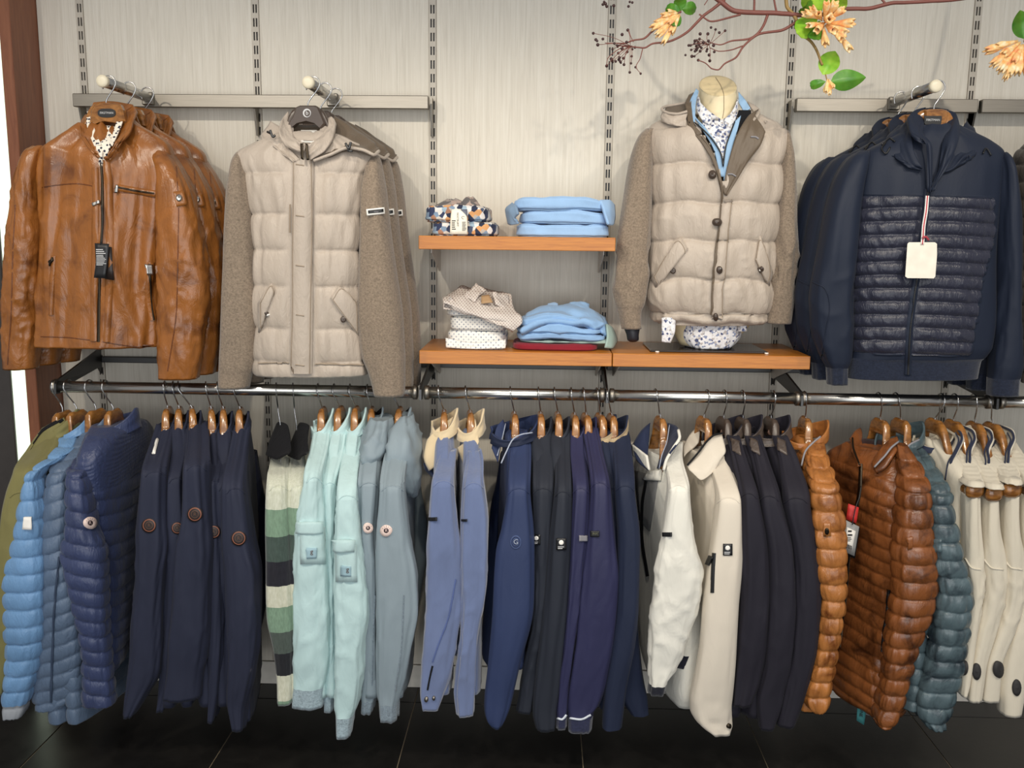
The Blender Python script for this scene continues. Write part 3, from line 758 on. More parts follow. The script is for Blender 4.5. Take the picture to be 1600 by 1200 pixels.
o, g, bv, fb, ob, gb = J('puffer_jacket', 'sky blue quilted puffer jacket with a white sleeve label at the row left end', 'jacket', 107, (120, 642), BL,
  [(672, 104, 127), (700, 80, 118), (740, 46, 66), (800, 33, 71), (850, 22, 71), (900, 8, 72), (960, 9, 70), (1010, 12, 66), (1060, 11, 56), (1100, 9, 44), (1115, 11, 37)], 742,
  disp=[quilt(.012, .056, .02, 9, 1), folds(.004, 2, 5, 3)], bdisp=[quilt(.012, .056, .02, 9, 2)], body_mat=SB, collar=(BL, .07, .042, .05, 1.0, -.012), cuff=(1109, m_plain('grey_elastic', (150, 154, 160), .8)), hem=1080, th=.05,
  hang_label='wooden hanger second from the row left end, in the sky blue puffer')
patch('sleeve_label', [(39, 807), (50, 807), (49, 827), (38, 827)], bv, MT['white'], o, fb=fb, off=.006); lettering('2', 44, 817, 9, bv, MT['silver_cloth'], o, fb=fb, off=.007)
o, g, bv, fb, ob, gb = J('puffer_jacket', 'steel blue quilted puffer jacket squeezed between the sky blue and navy puffers', 'jacket', 140, (150, 640), SB,
  [(672, 128, 152), (700, 110, 142), (740, 82, 113), (800, 71, 114), (860, 67, 112), (930, 66, 122), (1000, 62, 128), (1050, 58, 128), (1085, 56, 118), (1103, 62, 96)], 745,
  disp=[quilt(.011, .050, .02, 9, 4, tilt=.35), folds(.004, 2, 5, 3)], bdisp=[quilt(.012, .056, .02, 9, 2)], collar=(SB, .07, .042, .05, 1.0, -.012), hem=1080, th=.05, dy=.03,
  hang_label='wooden hanger third from the row left end, in the steel blue puffer')
strip('seam', [(92, 870), (85, 960), (82, 1040), (80, 1096)], 3, bv, m_plain('seam_dark', (52, 66, 88), .6), o, off=.004, fb=fb)
o, g, bv, fb, ob, gb = J('puffer_jacket', 'navy quilted puffer jacket showing its back, round pale badge on the sleeve', 'jacket', 165, (177, 640), NP,
  [(682, 148, 172), (705, 130, 165), (740, 111, 139), (790, 109, 146), (830, 106, 152), (860, 98, 165), (900, 106, 167), (945, 117, 167), (1000, 130, 169), (1050, 134, 174), (1098, 132, 179)], 742,
  disp=[quilt(.012, .049, .02, 9, 6, tilt=-.3), folds(.004, 2, 5, 3)], bdisp=[quilt(.011, .049, .20, 9, 8, tilt=-.12), quilt(.005, .012, 0.02, .2, 3, tilt=.8)], collar=(NP, .085, .06, .062, 1.02, -.014), th=.05,
  bodypx=[(668, 150, 206, -.42, .04, -.26), (690, 142, 222, -.50, .05, -.18), (735, 132, 233, -.55, .055, -.10), (800, 140, 226, -.53, .055, -.10), (900, 150, 217, -.52, .055, -.10), (1000, 158, 208, -.52, .055, -.11), (1052, 165, 190, -.52, .05, -.14)],
  hang_label='wooden hanger fourth from the row left end, in the navy puffer')
badge_any('roundpink', 141, 817, 9.5, bv, o, fb)

# six plain navy jackets with round rubber badges
nav = [
 (258, (262, 637), [(662, 248, 273), (690, 240, 268), (738, 225, 260), (800, 219, 260), (850, 216, 263), (900, 214, 258), (950, 210, 256), (1000, 206, 255), (1045, 203, 251), (1085, 199, 230), (1115, 197, 211)], 738, 0, (233, 821, 9, 12), 'plain navy jacket with a round sleeve badge, first of six beside the navy puffer'),
 (271, (280, 637), [(660, 270, 290), (700, 268, 296), (748, 262, 289), (850, 258, 297), (1000, 253, 292), (1075, 250, 270), (1106, 248, 260)], 748, .035, (277, 825, 8, 10), 'plain navy jacket with a round sleeve badge, second of six beside the navy puffer'),
 (279, (300, 637), [(660, 296, 322), (690, 295, 324), (728, 290, 324), (800, 288, 327), (860, 277, 330), (945, 271, 328), (1000, 265, 326), (1055, 261, 316), (1089, 256, 313)], 728, -.01, (304.5, 803.5, 12.5, 12.5), 'plain navy jacket with a large flat badge, third of six beside the navy puffer'),
 (322, (330, 638), [(672, 322, 343), (710, 321, 348), (752, 325, 347), (850, 326, 353), (1000, 327, 352), (1080, 326, 346), (1122, 327, 337)], 752, .035, (334, 831, 8, 11), 'plain navy jacket with a half hidden badge, fourth of six beside the navy puffer'),
 (340, (349, 638), [(672, 342, 364), (710, 340, 368), (760, 341, 362), (900, 341, 366), (960, 344, 364), (1010, 350, 360)], 760, .04, None, 'plain navy jacket mostly hidden, fifth of six beside the navy puffer'),
 (366, (375, 638), [(664, 369, 392), (700, 363, 388), (764, 352, 384), (842, 350, 396), (900, 355, 407), (950, 357, 408), (1000, 359, 406), (1060, 359, 397), (1105, 360, 387), (1136, 366, 384)], 764, -.01, (373, 841, 12, 12.5), 'plain navy jacket with a round sleeve badge, sixth of six, next to the striped tops'),
]
ordn = ('fifth', 'sixth', 'seventh', 'eighth', 'ninth', 'tenth')
for i, (hk, nk, rows, sy, dy, bd_, lb) in enumerate(nav):
    o, g, bv, fb, ob, gb = J('jacket', lb, 'jacket', hk, nk, NV, rows, sy, dy=dy, hem=1055 if i < 5 else 1075, collar=(NV, .06, .024, .05, 1.0, -.018), lining=MT['black_cloth'], bth=.03,
      disp=[folds(.009, 2.4, 2.4, hk*.3), creases(.004, 9, hk*.1, .3, .98, 1.4)], hang_label='wooden hanger %s from the row left end, in a plain navy jacket' % ordn[i])
    if bd_: badge_any('ringdark', bd_[0], bd_[1], bd_[3]*.95, bv, o, fb)
    if i == 0: patch('price_label', [(242, 689), (249, 687), (243, 710), (237, 711)], bv, MT['white'], o, fb=fb, off=.006)

# two striped knitted tops
def stripes_mat(z0):
    c = lambda py: W(440, py, -.52)[2]-z0
    L = [(1200, (70, 100, 80)), (1092, (60, 64, 62)), (1086, (120, 146, 124)), (1046, (200, 200, 180)), (1010, (26, 28, 34)), (974, (74, 84, 78)), (936, (120, 146, 124)), (902, (200, 200, 180)), (865, (34, 34, 42)), (826, (66, 80, 74)), (785, (120, 146, 124)), (752, (198, 200, 182)), (600, (198, 200, 182))]
    # ramp goes upward: colour from z_i up to the next stop
    st = [(c(L[i][0]), L[i+1][1] if i+1 < len(L) else L[i][1]) for i in range(len(L))]
    return m_stripes('striped_knit', st)
BK = MT['black_cloth']
for i, (hk, nk, rows, lb) in enumerate((
  (432, (439, 690), [(715, 424, 450), (735, 421, 450), (760, 419, 452), (860, 417, 455), (960, 418, 458), (1010, 428, 459), (1060, 434, 459), (1096, 435, 457)], 'striped green, cream and black knitted top on a wire hanger, nearer the navy jackets'),
  (458, (464, 688), [(712, 455, 481), (732, 452, 482), (760, 452, 482), (860, 450, 484), (960, 450, 486), (1010, 452, 484), (1085, 455, 480)], 'striped green, cream and black knitted top on a wire hanger, nearer the mint overshirts'))):
    zb = W(nk[0], nk[1], RY)[2]; SM = stripes_mat(zb)
    o, g, bv, fb, ob, gb = J('knitted_top', lb, 'sweater', hk, nk, SM, rows, 742, collar=None, hem=1010, bth=.03, dy=.0+.02*i, disp=[folds(.006, 3, 2.5, hk*.3)], body_mat=SM, wire_only=True,
      hang_label='thin wire hanger with a coil, in the striped top nearer the %s' % ('navy jackets' if i == 0 else 'mint overshirts'))
    x0 = (415, 449)[i]; x1 = (457, 484)[i]; yc = (659, 660)[i]
    sheet('collar', [[(x0+12, yc+14, -.30), (x0+20, yc, -.31), (x0+32, yc+3, -.35), (x1-5, yc+22, -.42), (x1-2, yc+38, -.46)],
                     [(x0+5, yc+32, -.33), (x0+12, yc+24, -.36), (x0+24, yc+30, -.42), (x1-8, yc+40, -.46), (x1-3, yc+46, -.49)],
                     [(x0, yc+52, -.36), (x0+6, yc+55, -.43), (x0+16, yc+58, -.47), (x1-14, yc+52, -.50), (x1-6, yc+48, -.515)]], BK, o, 14, 24, .005)

# mint overshirts and grey hooded jackets
MI = m_cloth('mint_cotton', (186, 213, 213), .8, .08, 700, .3, .15, .6); MIc = m_knit('mint_rib', (152, 170, 178)); PKm = m_plain('mint_print', (150, 180, 190), .8)
mint = [
 (497, (504, 637), [(664, 492, 518), (690, 488, 515), (747, 478, 504), (810, 465, 509), (870, 460, 512), (950, 460, 515), (1020, 459, 513), (1068, 460, 507), (1074, 461, 504), (1102, 459, 504)], 747, 0, 1073, 'pale mint cotton overshirt with a flap pocket on the sleeve, beside the striped tops'),
 (522, (531, 636), [(664, 520, 545), (700, 510, 540), (755, 504, 528), (850, 508, 528), (1000, 508, 530), (1078, 506, 526), (1084, 508, 524), (1106, 509, 522)], 755, .04, 1081, 'pale mint cotton overshirt, the hidden middle one of three'),
 (547, (556, 636), [(672, 545, 570), (700, 537, 567), (775, 526, 560), (840, 523, 566), (900, 522, 573), (950, 523, 576), (1000, 524, 570), (1050, 523, 567), (1100, 522, 560), (1116, 525, 553), (1147, 526, 548)], 775, -.01, 1114, 'pale mint cotton overshirt with a flap pocket on the sleeve, beside the grey hooded jackets')]
for i, (hk, nk, rows, sy, dy, cf, lb) in enumerate(mint):
    o, g, bv, fb, ob, gb = J('overshirt', lb, 'jacket', hk, nk, MI, rows, sy, dy=dy, cuff=(cf, MIc), hem=1040, collar=(MI, .065, .028, .06, 1.05, -.02), bth=.03, disp=[folds(.006, 2.2, 4, hk*.3), creases(.005, 18, hk*.1, .2, 1.0)],
      hang_label='wooden hanger in the %s mint overshirt' % ('first', 'middle', 'last')[i])
    if i != 1:
        k_ = i//2; X, Y = ((465, 815), (521, 843))[k_]; wd_ = (40, 34)[k_]; h_ = 66
        patch('sleeve_pocket', [(X+4, Y+8), (X+wd_+1, Y+8), (X+wd_+3, Y+h_), (X+5, Y+h_)], bv, MI, o, off=.001, th=.003, puff=.002, fb=fb)
        patch('pocket_flap', [(X, Y), (X+wd_, Y), (X+wd_-1, Y+19), (X, Y+19)], bv, MI, o, off=.005, th=.004, puff=.002, fb=fb, round_=.1)
        patch('pocket_badge', [(X+15, Y+40), (X+29, Y+40), (X+29, Y+56), (X+15, Y+56)], bv, PKm, o, off=.008, fb=fb); lettering('g', X+22, Y+47, 8, obj_bvh([c for c in o.children if c.name.startswith('pocket_badge')][-1]), MT['badge_line'], o, off=.0012, fb=fb)
GY = m_cloth('grey_blue_shell', (136, 150, 158), .6, .06, 900, .15, .1, .3); GYc = m_knit('grey_rib', (124, 138, 148))
grey = [
 (574, (581, 637), [(664, 572, 590), (700, 566, 596), (755, 560, 593), (825, 561, 588), (900, 566, 592), (1000, 569, 590), (1085, 568, 589), (1090, 569, 587), (1110, 568, 583)], 755, .03, 1089, (575, 825, 8), [(652, 584, 612, -.36, .06), (675, 574, 612, -.38, .085), (700, 566, 606, -.40, .09), (722, 564, 596, -.42, .07)], 'grey hooded jacket with a pale round badge, beside the mint overshirts'),
 (614, (624, 637), [(668, 612, 640), (700, 604, 640), (735, 597, 634), (760, 595, 632), (830, 589, 640), (900, 587, 652), (945, 588, 653), (1000, 589, 644), (1050, 590, 635), (1088, 592, 625), (1096, 594, 622), (1122, 595, 621)], 752, -.01, 1093, (603.5, 829, 9), [(648, 628, 644, -.34, .05), (672, 608, 652, -.37, .09), (700, 601, 656, -.39, .10), (730, 606, 658, -.40, .09), (752, 624, 657, -.40, .07), (772, 640, 655, -.38, .04)], 'grey hooded jacket with a pale round badge, beside the blue suede jackets')]
for i, (hk, nk, rows, sy, dy, cf, bg, hood, lb) in enumerate(grey):
    o, g, bv, fb, ob, gb = J('hooded_jacket', lb, 'jacket', hk, nk, GY, rows, sy, dy=dy, cuff=(cf, GYc), hem=1040, collar=(GY, .065, .03, .055, 1.0, -.012), lining=BK, bth=.034, disp=[folds(.009, 2.6, 2.2, hk*.3), creases(.003, 10, hk, .3, .98, 1.2)],
      hang_label='wooden hanger in the grey hooded jacket beside the %s' % ('mint overshirts' if i == 0 else 'blue suede jackets'))
    gh = tube_grid(pxrows(hood), 40, 36, .85, [folds(.012, 2.2, 12, hk), creases(.008, 26, hk, 0, 1)]); tube_part('hood', gh, GY, o)
    badge_any('roundpink', bg[0], bg[1], bg[2], bv, o, fb)
    strip('seam', [(rows[-4][2]-4, 930), (rows[-4][2]-7, 1000), (rows[-3][2]-8, 1080)], 2, bv, GYc, o, fb=fb)

# blue suede jackets with cream collars
SU = m_cloth('blue_suede', (102, 116, 152), .95, .16, 500, .3, .5, .4); CR = m_cloth('cream_fleece', (216, 196, 160), .95, .06, 500, .3, .4, .2)
sued = [
 (685, (694, 642), [(702, 689, 713), (720, 684, 712), (753, 676, 710), (812, 671, 715), (860, 667, 720), (945, 664, 720), (1000, 660, 713), (1050, 657, 706), (1085, 657, 694), (1104, 661, 687)], 753, 0, (677, 811, 6), 'blue suede jacket with a big cream collar, cuff with two studs'),
 (727, (735, 643), [(702, 729, 752), (716, 729, 755), (756, 724, 756), (820, 721, 763), (900, 720, 762), (1000, 719, 745), (1080, 711, 742), (1113, 714, 741)], 756, 0, (726, 813, 4), 'blue suede jacket with a cream collar, the second one beside the navy softshell')]
for i, (hk, nk, rows, sy, dy, tb, lb) in enumerate(sued):
    o, g, bv, fb, ob, gb = J('suede_jacket', lb, 'jacket', hk, nk, SU, rows, sy, dy=dy, hem=1035, bth=.03, y0off=.085, collar=(CR, .07, .035, .062, 1.0, -.012), lining=CR, disp=[folds(.008, 2.4, 2.6, hk*.3), creases(.0035, 14, hk, .3, 1)],
      hang_label='wooden hanger in the %s blue suede jacket' % ('first' if i == 0 else 'second'))
    badge_any('bar', tb[0], tb[1], tb[2], bv, o, fb)
    if i == 0:
        sheet('collar_leaf', [[(709, 650, -.33), (700, 668, -.37), (690, 690, -.40)], [(690, 664, -.36), (682, 690, -.40), (684, 720, -.45)], [(666, 690, -.38), (662, 712, -.41), (672, 734, -.44)], [(662, 712, -.38), (664, 724, -.40), (670, 736, -.42)]], CR, o, 20, 16, .006)
        sheet('collar_tip', [[(661, 724, -.40), (672, 736, -.425)], [(663, 734, -.395), (681, 752, -.43)]], m_cloth('navy_trim', (34, 46, 76), .8), o, 8, 8, .006)
        strip('sleeve_seam', [(712, 905), (702, 960), (684, 1010), (676, 1034)], 2.5, bv, m_cloth('suede_seam', (84, 100, 148), .9), o, fb=fb)
        disc('stud', 666.5, 1092, 3, 4, bv, MT['steel'], o, fb=fb, off=.004, dome=.002); disc('stud', 678, 1090, 2.4, 3.2, bv, MT['steel'], o, fb=fb, off=.004, dome=.002)
        strip('cuff_slit', [(676, 1040), (671, 1062), (668, 1078)], 3, bv, BK, o, fb=fb, th=.001)
    else:
        sheet('collar_leaf', [[(742, 655, -.36), (748, 690, -.40)], [(726, 690, -.38), (736, 716, -.42)], [(714, 700, -.37), (724, 726, -.41)]], CR, o, 12, 12, .006)

# navy and black softshells
SH = m_cloth('blue_softshell', (46, 58, 92), .6, .08, 1000, .12, .03, .2); BS = m_cloth('black_softshell', (38, 42, 52), .65, .08, 1000, .12, .03, .2); IN = m_cloth('indigo_nylon', (46, 47, 78), .5, .08, 900, .12, .03, .25)
DN = m_cloth('dark_navy_shell', (30, 38, 60), .65, .08, 900, .12, .03, .25); TN = m_cloth('tan_edge', (178, 156, 122), .8); PIP = m_plain('pale_piping', (160, 168, 184), .6)
o, g, bv, fb, ob, gb = J('jacket', 'navy softshell with pale collar piping and an embossed round emblem on the sleeve', 'jacket', 797, (804, 645), SH, [(672, 795, 822), (700, 796, 829), (764, 793, 828), (820, 785, 833), (860, 776, 835), (945, 771, 834), (1040, 763, 812), (1100, 757, 798), (1122, 760, 790), (1132, 768, 784)], 764, hem=1000,
  collar=(SH, .085, .055, .055, 1.08, -.02), disp=[folds(.007, 2.4, 2.4, 4)], lining=DN, hang_label='wooden hanger in the navy softshell with pale piping')
o['_m'] = 0
disc('embossed_ring', 806, 847, 8.5, 10.5, bv, m_cloth('emboss', (66, 82, 122), .5), o, off=.0006, r0=.84, fb=fb); disc('embossed_ring', 806, 847, 5, 6.5, bv, m_cloth('emboss2', (66, 82, 122), .5), o, off=.0006, r0=.8, fb=fb); lettering('G', 806, 847, 8, bv, PIP, o, off=.003, fb=fb)
del o['_m']
sheet('collar_leaf', [[(786, 655, -.30), (776, 668, -.33), (768, 700, -.38)], [(790, 664, -.31), (784, 690, -.36), (778, 722, -.42)]], SH, o, 10, 14, .006)
for P_ in ([(-.30, 790, 662), (-.35, 784, 688), (-.41, 777, 712)],): wire('piping', [W(b, c, a-.008) for a, b, c in P_], .0018, PIP, o, 20)
wire('piping', [W(*p) for p in ((832, 676, -.40), (818, 678, -.415), (802, 686, -.425), (792, 704, -.44), (783, 724, -.46))], .0022, PIP, o, 24)
o, g, bv, fb, ob, gb = J('jacket', 'black softshell with a half hidden square sleeve badge, beside the navy softshell', 'jacket', 841, (845, 645), BS, [(672, 836, 862), (700, 833, 864), (764, 832, 865), (860, 834, 862), (960, 832, 858), (1040, 818, 845), (1108, 807, 833)], 764, dy=.03, hem=1040, collar=(BS, .06, .03, .05, 1.0, -.02), hang_label='wooden hanger in the half hidden black softshell')
badge_any('squaredot', 838, 843, 8, bv, o, fb)
o, g, bv, fb, ob, gb = J('jacket', 'black softshell with a square sleeve badge fully in view, beside the indigo jackets', 'jacket', 866, (872, 645), BS, [(672, 866, 890), (700, 868, 890), (769, 866, 893), (860, 857, 892), (950, 850, 886), (1000, 845, 880), (1080, 835, 873), (1112, 833, 869), (1136, 838, 866)], 769, hem=1040, collar=(BS, .06, .03, .05, 1.0, -.02), disp=[folds(.007, 2.4, 2.4, 14)], hang_label='wooden hanger in the black softshell with its badge in view')
badge_any('squaredot', 877, 850, 9, bv, o, fb)
NVc = m_knit('navy_rib', (40, 44, 70)); LW = m_plain('light_line', (206, 212, 220), .7)
for hk, nk, rows, sy, cf, bg, kd, lb, hl in (
  (892, (898, 647), [(672, 890, 914), (700, 890, 915), (764, 894, 921), (850, 890, 916), (945, 884, 908), (1000, 879, 900), (1105, 869, 888), (1110, 870, 887), (1133, 869, 886)], 764, 1108, (911, 841, 6), 'greybar', 'indigo nylon jacket with a grey sleeve tab, beside the black softshell', 'wooden hanger in the indigo jacket with a grey tab'),
  (911, (916, 647), [(668, 910, 934), (700, 916, 940), (755, 922, 952), (850, 914, 960), (900, 908, 966), (945, 903, 965), (1000, 899, 960), (1060, 890, 949), (1102, 887, 935), (1108, 888, 928), (1139, 889, 924)], 755, 1106, (930, 834, 6.5), 'textbar', 'indigo nylon jacket with a black sleeve tab and white cuff line', 'wooden hanger in the indigo jacket with a black tab')):
    o, g, bv, fb, ob, gb = J('jacket', lb, 'jacket', hk, nk, IN, rows, sy, cuff=(cf, NVc), hem=1045, collar=(IN, .06, .028, .052, 1.0, -.02), disp=[folds(.008, 2.4, 2.4, hk), creases(.0025, 10, hk, .35, .98, 1.3)], hang_label=hl)
    badge_any(kd, bg[0], bg[1], bg[2], bv, o, fb); strip('cuff_line', [(rows[-1][1]+2, 1122), ((rows[-1][1]+rows[-1][2])/2, 1124), (rows[-1][2]-1, 1117)], 3, bv, LW, o, fb=fb)
for hk, nk, rows, sy, dy, lb, hl in (
  (932, (938, 647), [(672, 934, 955), (700, 938, 965), (764, 944, 966), (900, 950, 990), (1000, 955, 1000), (1080, 965, 1010), (1112, 985, 1012)], 764, .07, 'dark navy jacket with tan edging, tucked behind its twin', 'wooden hanger in the tucked dark navy jacket'),
  (947, (956, 648), [(672, 954, 982), (690, 956, 986), (760, 961, 992), (850, 966, 1000), (945, 964, 998), (1000, 957, 993), (1080, 944, 977), (1134, 941, 970)], 760, 0, 'dark navy jacket with tan edging, beside the white jacket', 'wooden hanger in the dark navy jacket beside the white one')):
    o, g, bv, fb, ob, gb = J('jacket', lb, 'jacket', hk, nk, DN, rows, sy, dy=dy, cuff=(rows[-1][0]-4, TN), hem=1060, collar=(DN, .06, .035, .055, 1.03, -.016), lining=TN, disp=[folds(.005, 2, 3, hk)], hang_label=hl)

# white and stone jackets (fronts in view), three black ones with brown hangers
WH = m_cloth('white_cotton', (226, 223, 212), .75, .04, 800, .25, .15, .7); STN = m_cloth('stone_shell', (216, 206, 190), .6, .04, 900, .15, .1, .3); NVY = m_cloth('navy_facing', (28, 38, 66), .7); GL = m_cloth('grey_lining', (112, 112, 112), .8)
RIB = m_knit('black_rib', (26, 28, 40))
o, g, bv, fb, ob, gb = J('jacket', 'white crinkled jacket with navy collar facing and black ribbed cuffs', 'jacket', 1024, (1032, 652), WH, [(690, 1040, 1066), (720, 1038, 1066), (761, 1044, 1076), (850, 1031, 1086), (895, 1022, 1097), (945, 1016, 1090), (1000, 1013, 1074), (1050, 1012, 1052), (1058, 1014, 1044), (1079, 1012, 1038)], 761, cuff=(1056, RIB), hem=1030, th=.05,
  disp=[folds(.007, 2.3, 4, 4), creases(.006, 26, 3, .35, 1)], bodypx=[(690, 1000, 1062, -.18, .03, -.42), (730, 990, 1068, -.12, .045, -.5), (800, 996, 1074, -.12, .05, -.5), (900, 1004, 1088, -.12, .055, -.5), (1000, 1012, 1086, -.13, .055, -.5), (1026, 1018, 1084, -.14, .05, -.48)],
  bdisp=[folds(.008, 2.3, 3, 8)], hang_label='wooden hanger in the white crinkled jacket')
badge_any('bar', 1043, 835, 7, bv, o, fb)
bb = obj_bvh(ob)
patch('front_lining', [(992, 735), (1030, 745), (1016, 830), (1001, 812)], bb, GL, o, off=.003, fb=-.3)
patch('front_flap', [(1016, 738), (1036, 735), (1034, 752), (1008, 750)], bb, WH, o, off=.008, th=.004, puff=.004, fb=-.34)
strip('zip', [(1012, 752), (1006, 790), (1005, 830), (1014, 900)], 4, bb, MT['zip_black'], o, off=.006, fb=-.3)
sheet('collar_leaf', [[(1016, 660, -.28), (1002, 672, -.29), (987, 696, -.32)], [(1014, 690, -.32), (1004, 704, -.35), (994, 716, -.38)], [(1012, 712, -.36), (1012, 722, -.39), (1014, 734, -.42)]], NVY, o, 14, 14, .006)
sheet('collar_tip', [[(986, 694, -.33), (1010, 712, -.41)], [(988, 712, -.34), (1014, 735, -.43)]], WH, o, 8, 10, .006)
sheet('collar_leaf', [[(1042, 660, -.29), (1056, 665, -.33), (1063, 674, -.38)], [(1036, 690, -.34), (1048, 690, -.40), (1060, 688, -.44)], [(1026, 732, -.42), (1036, 722, -.45), (1046, 706, -.47)]], NVY, o, 16, 14, .006)
wire('piping', [W(*p) for p in ((1060, 672, -.405), (1062, 682, -.43), (1052, 700, -.455), (1040, 722, -.475), (1037, 735, -.48))], .0045, WH, o, 20)
wire('piping', [W(*p) for p in ((1046, 664, -.36), (1042, 690, -.40), (1034, 712, -.445), (1030, 732, -.455))], .0014, PIP, o, 20)
sheet('hem_rib', [[(1054, 1024, -.50), (1070, 1027, -.51), (1085, 1022, -.50)], [(1054, 1043, -.495), (1070, 1046, -.505), (1084, 1042, -.495)]], RIB, o, 8, 12, .008)
o, g, bv, fb, ob, gb = J('jacket', 'stone softshell with black collar trim, black sleeve badge and cuff stud', 'jacket', 1105, (1100, 652), STN, [(690, 1096, 1128), (720, 1106, 1138), (779, 1119, 1157), (850, 1111, 1159), (900, 1103, 1157), (950, 1097, 1153), (1000, 1093, 1150), (1050, 1085, 1147), (1095, 1077, 1143), (1118, 1082, 1142), (1141, 1108, 1141)], 779, hem=1060, th=.05,
  disp=[folds(.005, 2.0, 3, 4), bunch(.005, .1, 40, 2)], bodypx=[(690, 1072, 1126, -.22, .035, -.42), (740, 1070, 1134, -.16, .05, -.5), (800, 1092, 1130, -.2, .05, -.5), (900, 1092, 1120, -.22, .05, -.5), (1050, 1088, 1118, -.22, .05, -.48)],
  hang_label='wooden hanger in the stone softshell')
badge_any('squaredot', 1137, 858.5, 9, bv, o, fb)
strip('pocket_zip', [(1116, 864), (1114, 895), (1113, 926)], 6, bv, MT['zip_black'], o, fb=fb); patch('zip_puller', [(1110, 868), (1115, 871), (1109, 884), (1104, 882)], bv, MT['black'], o, fb=fb, off=.004)
disc('cuff_stud', 1138, 1134, 2.6, 4, bv, MT['zip'], o, fb=fb, off=.004, dome=.002)
sheet('collar_leaf', [[(1094, 664, -.27), (1080, 676, -.28), (1067, 698, -.32)], [(1092, 690, -.32), (1080, 702, -.34), (1069, 712, -.38)]], STN, o, 10, 14, .007, mats=[STN, BK])
sheet('collar_leaf', [[(1128, 678, -.38), (1110, 684, -.40), (1090, 712, -.43), (1074, 728, -.45)], [(1134, 704, -.43), (1118, 716, -.45), (1100, 736, -.47), (1078, 735, -.465)], [(1128, 716, -.44), (1112, 740, -.47), (1096, 750, -.48), (1085, 742, -.47)]], STN, o, 16, 20, .007)
wire('piping', [W(*p) for p in ((1129, 677, -.39), (1118, 679, -.405), (1106, 688, -.42), (1092, 706, -.435), (1074, 727, -.455))], .003, BK, o, 24)
BB = m_cloth('black_shell', (32, 30, 40), .7, .08, 900, .12, .03, .2); BLe = m_leather('brown_leather', (92, 80, 72), (58, 48, 44), .4)
for i, (hk, nk, rows, sy, hl) in enumerate((
  (1132, (1131, 653), [(680, 1136, 1156), (720, 1146, 1168), (772, 1155, 1184), (850, 1156, 1198), (950, 1157, 1202), (1000, 1152, 1200), (1060, 1146, 1188), (1098, 1144, 1172)], 772, 'brown plastic hanger in the black jacket beside the stone softshell'),
  (1160, (1161, 653), [(680, 1166, 1186), (720, 1176, 1200), (776, 1185, 1218), (860, 1197, 1240), (960, 1198, 1243), (1030, 1192, 1238), (1085, 1180, 1226), (1135, 1184, 1210)], 776, 'brown plastic hanger in the middle black jacket'),
  (1208, (1205, 653), [(680, 1208, 1228), (720, 1218, 1246), (779, 1224, 1263), (850, 1236, 1275), (920, 1240, 1283), (1000, 1237, 1276), (1060, 1228, 1262), (1130, 1214, 1240)], 779, 'brown plastic hanger in the black jacket beside the rust puffer'))):
    o, g, bv, fb, ob, gb = J('jacket', ('plain black jacket with brown leather shoulder piece, beside the stone softshell', 'plain black jacket with brown leather shoulder piece, middle of three', 'plain black jacket with brown leather shoulder piece, beside the pale rust puffer')[i], 'jacket', hk, nk, BB, rows, sy,
      hem=1070, y0off=.05, collar=(BB, .055, .045, .058, 1.0, -.008), lining=BLe, disp=[folds(.008, 2.4, 2.4, hk), creases(.0025, 10, hk, .35, .98, 1.3)], hmat='brown_plastic', hang_label=hl)
    x = rows[1][1]-2; patch('shoulder_piece', [(x-2, 684), (x+10, 690), (x+14, 712), (x, 704)], bv, BLe, o, off=.002, fb=-.46)
    bpn = W(nk[0], nk[1]+22, RY-.012); V, F = lathe_vf(bpn, (0, -1, 0), [(0, .011), (.002, .011), (.003, .008)], 20); hb = [q for q in COL.objects if q.get('label') == hl][0]; mk('round_mark', V, F, MT['badge_line'], hb)

# quilted leather jackets
RL = m_leather('light_rust_leather', (186, 120, 62), (108, 58, 24), .3, .5); RD = m_leather('rust_leather', (141, 84, 44), (62, 33, 16), .3, .5); TE = m_leather('teal_leather', (88, 106, 112), (36, 46, 54), .32, .45)
def quilted(label, hk, nk, mat, rows, sy, hl, pitch=.052, **k):
    return J('quilted_leather_jacket', label, 'jacket', hk, nk, mat, rows, sy, disp=[quilt(.013, pitch, .05, 9, hk, wr=.5), folds(.004, 2, 5, hk)], hang_label=hl, th=.052, **k)
o, g, bv, fb, ob, gb = quilted('light rust quilted leather jacket, sleeve with a small leather emblem', 1257, (1259, 652), RL, [(690, 1262, 1286), (720, 1260, 1293), (761, 1266, 1307), (830, 1269, 1318), (900, 1275, 1319), (945, 1281, 1316), (1000, 1275, 1308), (1050, 1265, 1300), (1085, 1255, 1295), (1107, 1266, 1285)], 761, 'wooden hanger in the light rust leather jacket',
  y0off=.05, collar=(RL, .062, .05, .052, 1.05, -.018), bdisp=[quilt(.013, .052, .05, 9, 5)], hem=1060)
patch('sleeve_emblem', [(1286, 817), (1298, 817), (1298, 838), (1286, 838)], bv, RL, o, off=.004, fb=fb); disc('emblem_mark', 1292, 828, 3.5, 5, bv, MT['zip'], o, off=.008, fb=fb)
wire('collar_zip', [W(*p) for p in ((1282, 682, -.415), (1270, 692, -.43), (1258, 706, -.44), (1252, 728, -.45))], .0028, MT['silver_cloth'], o, 20)
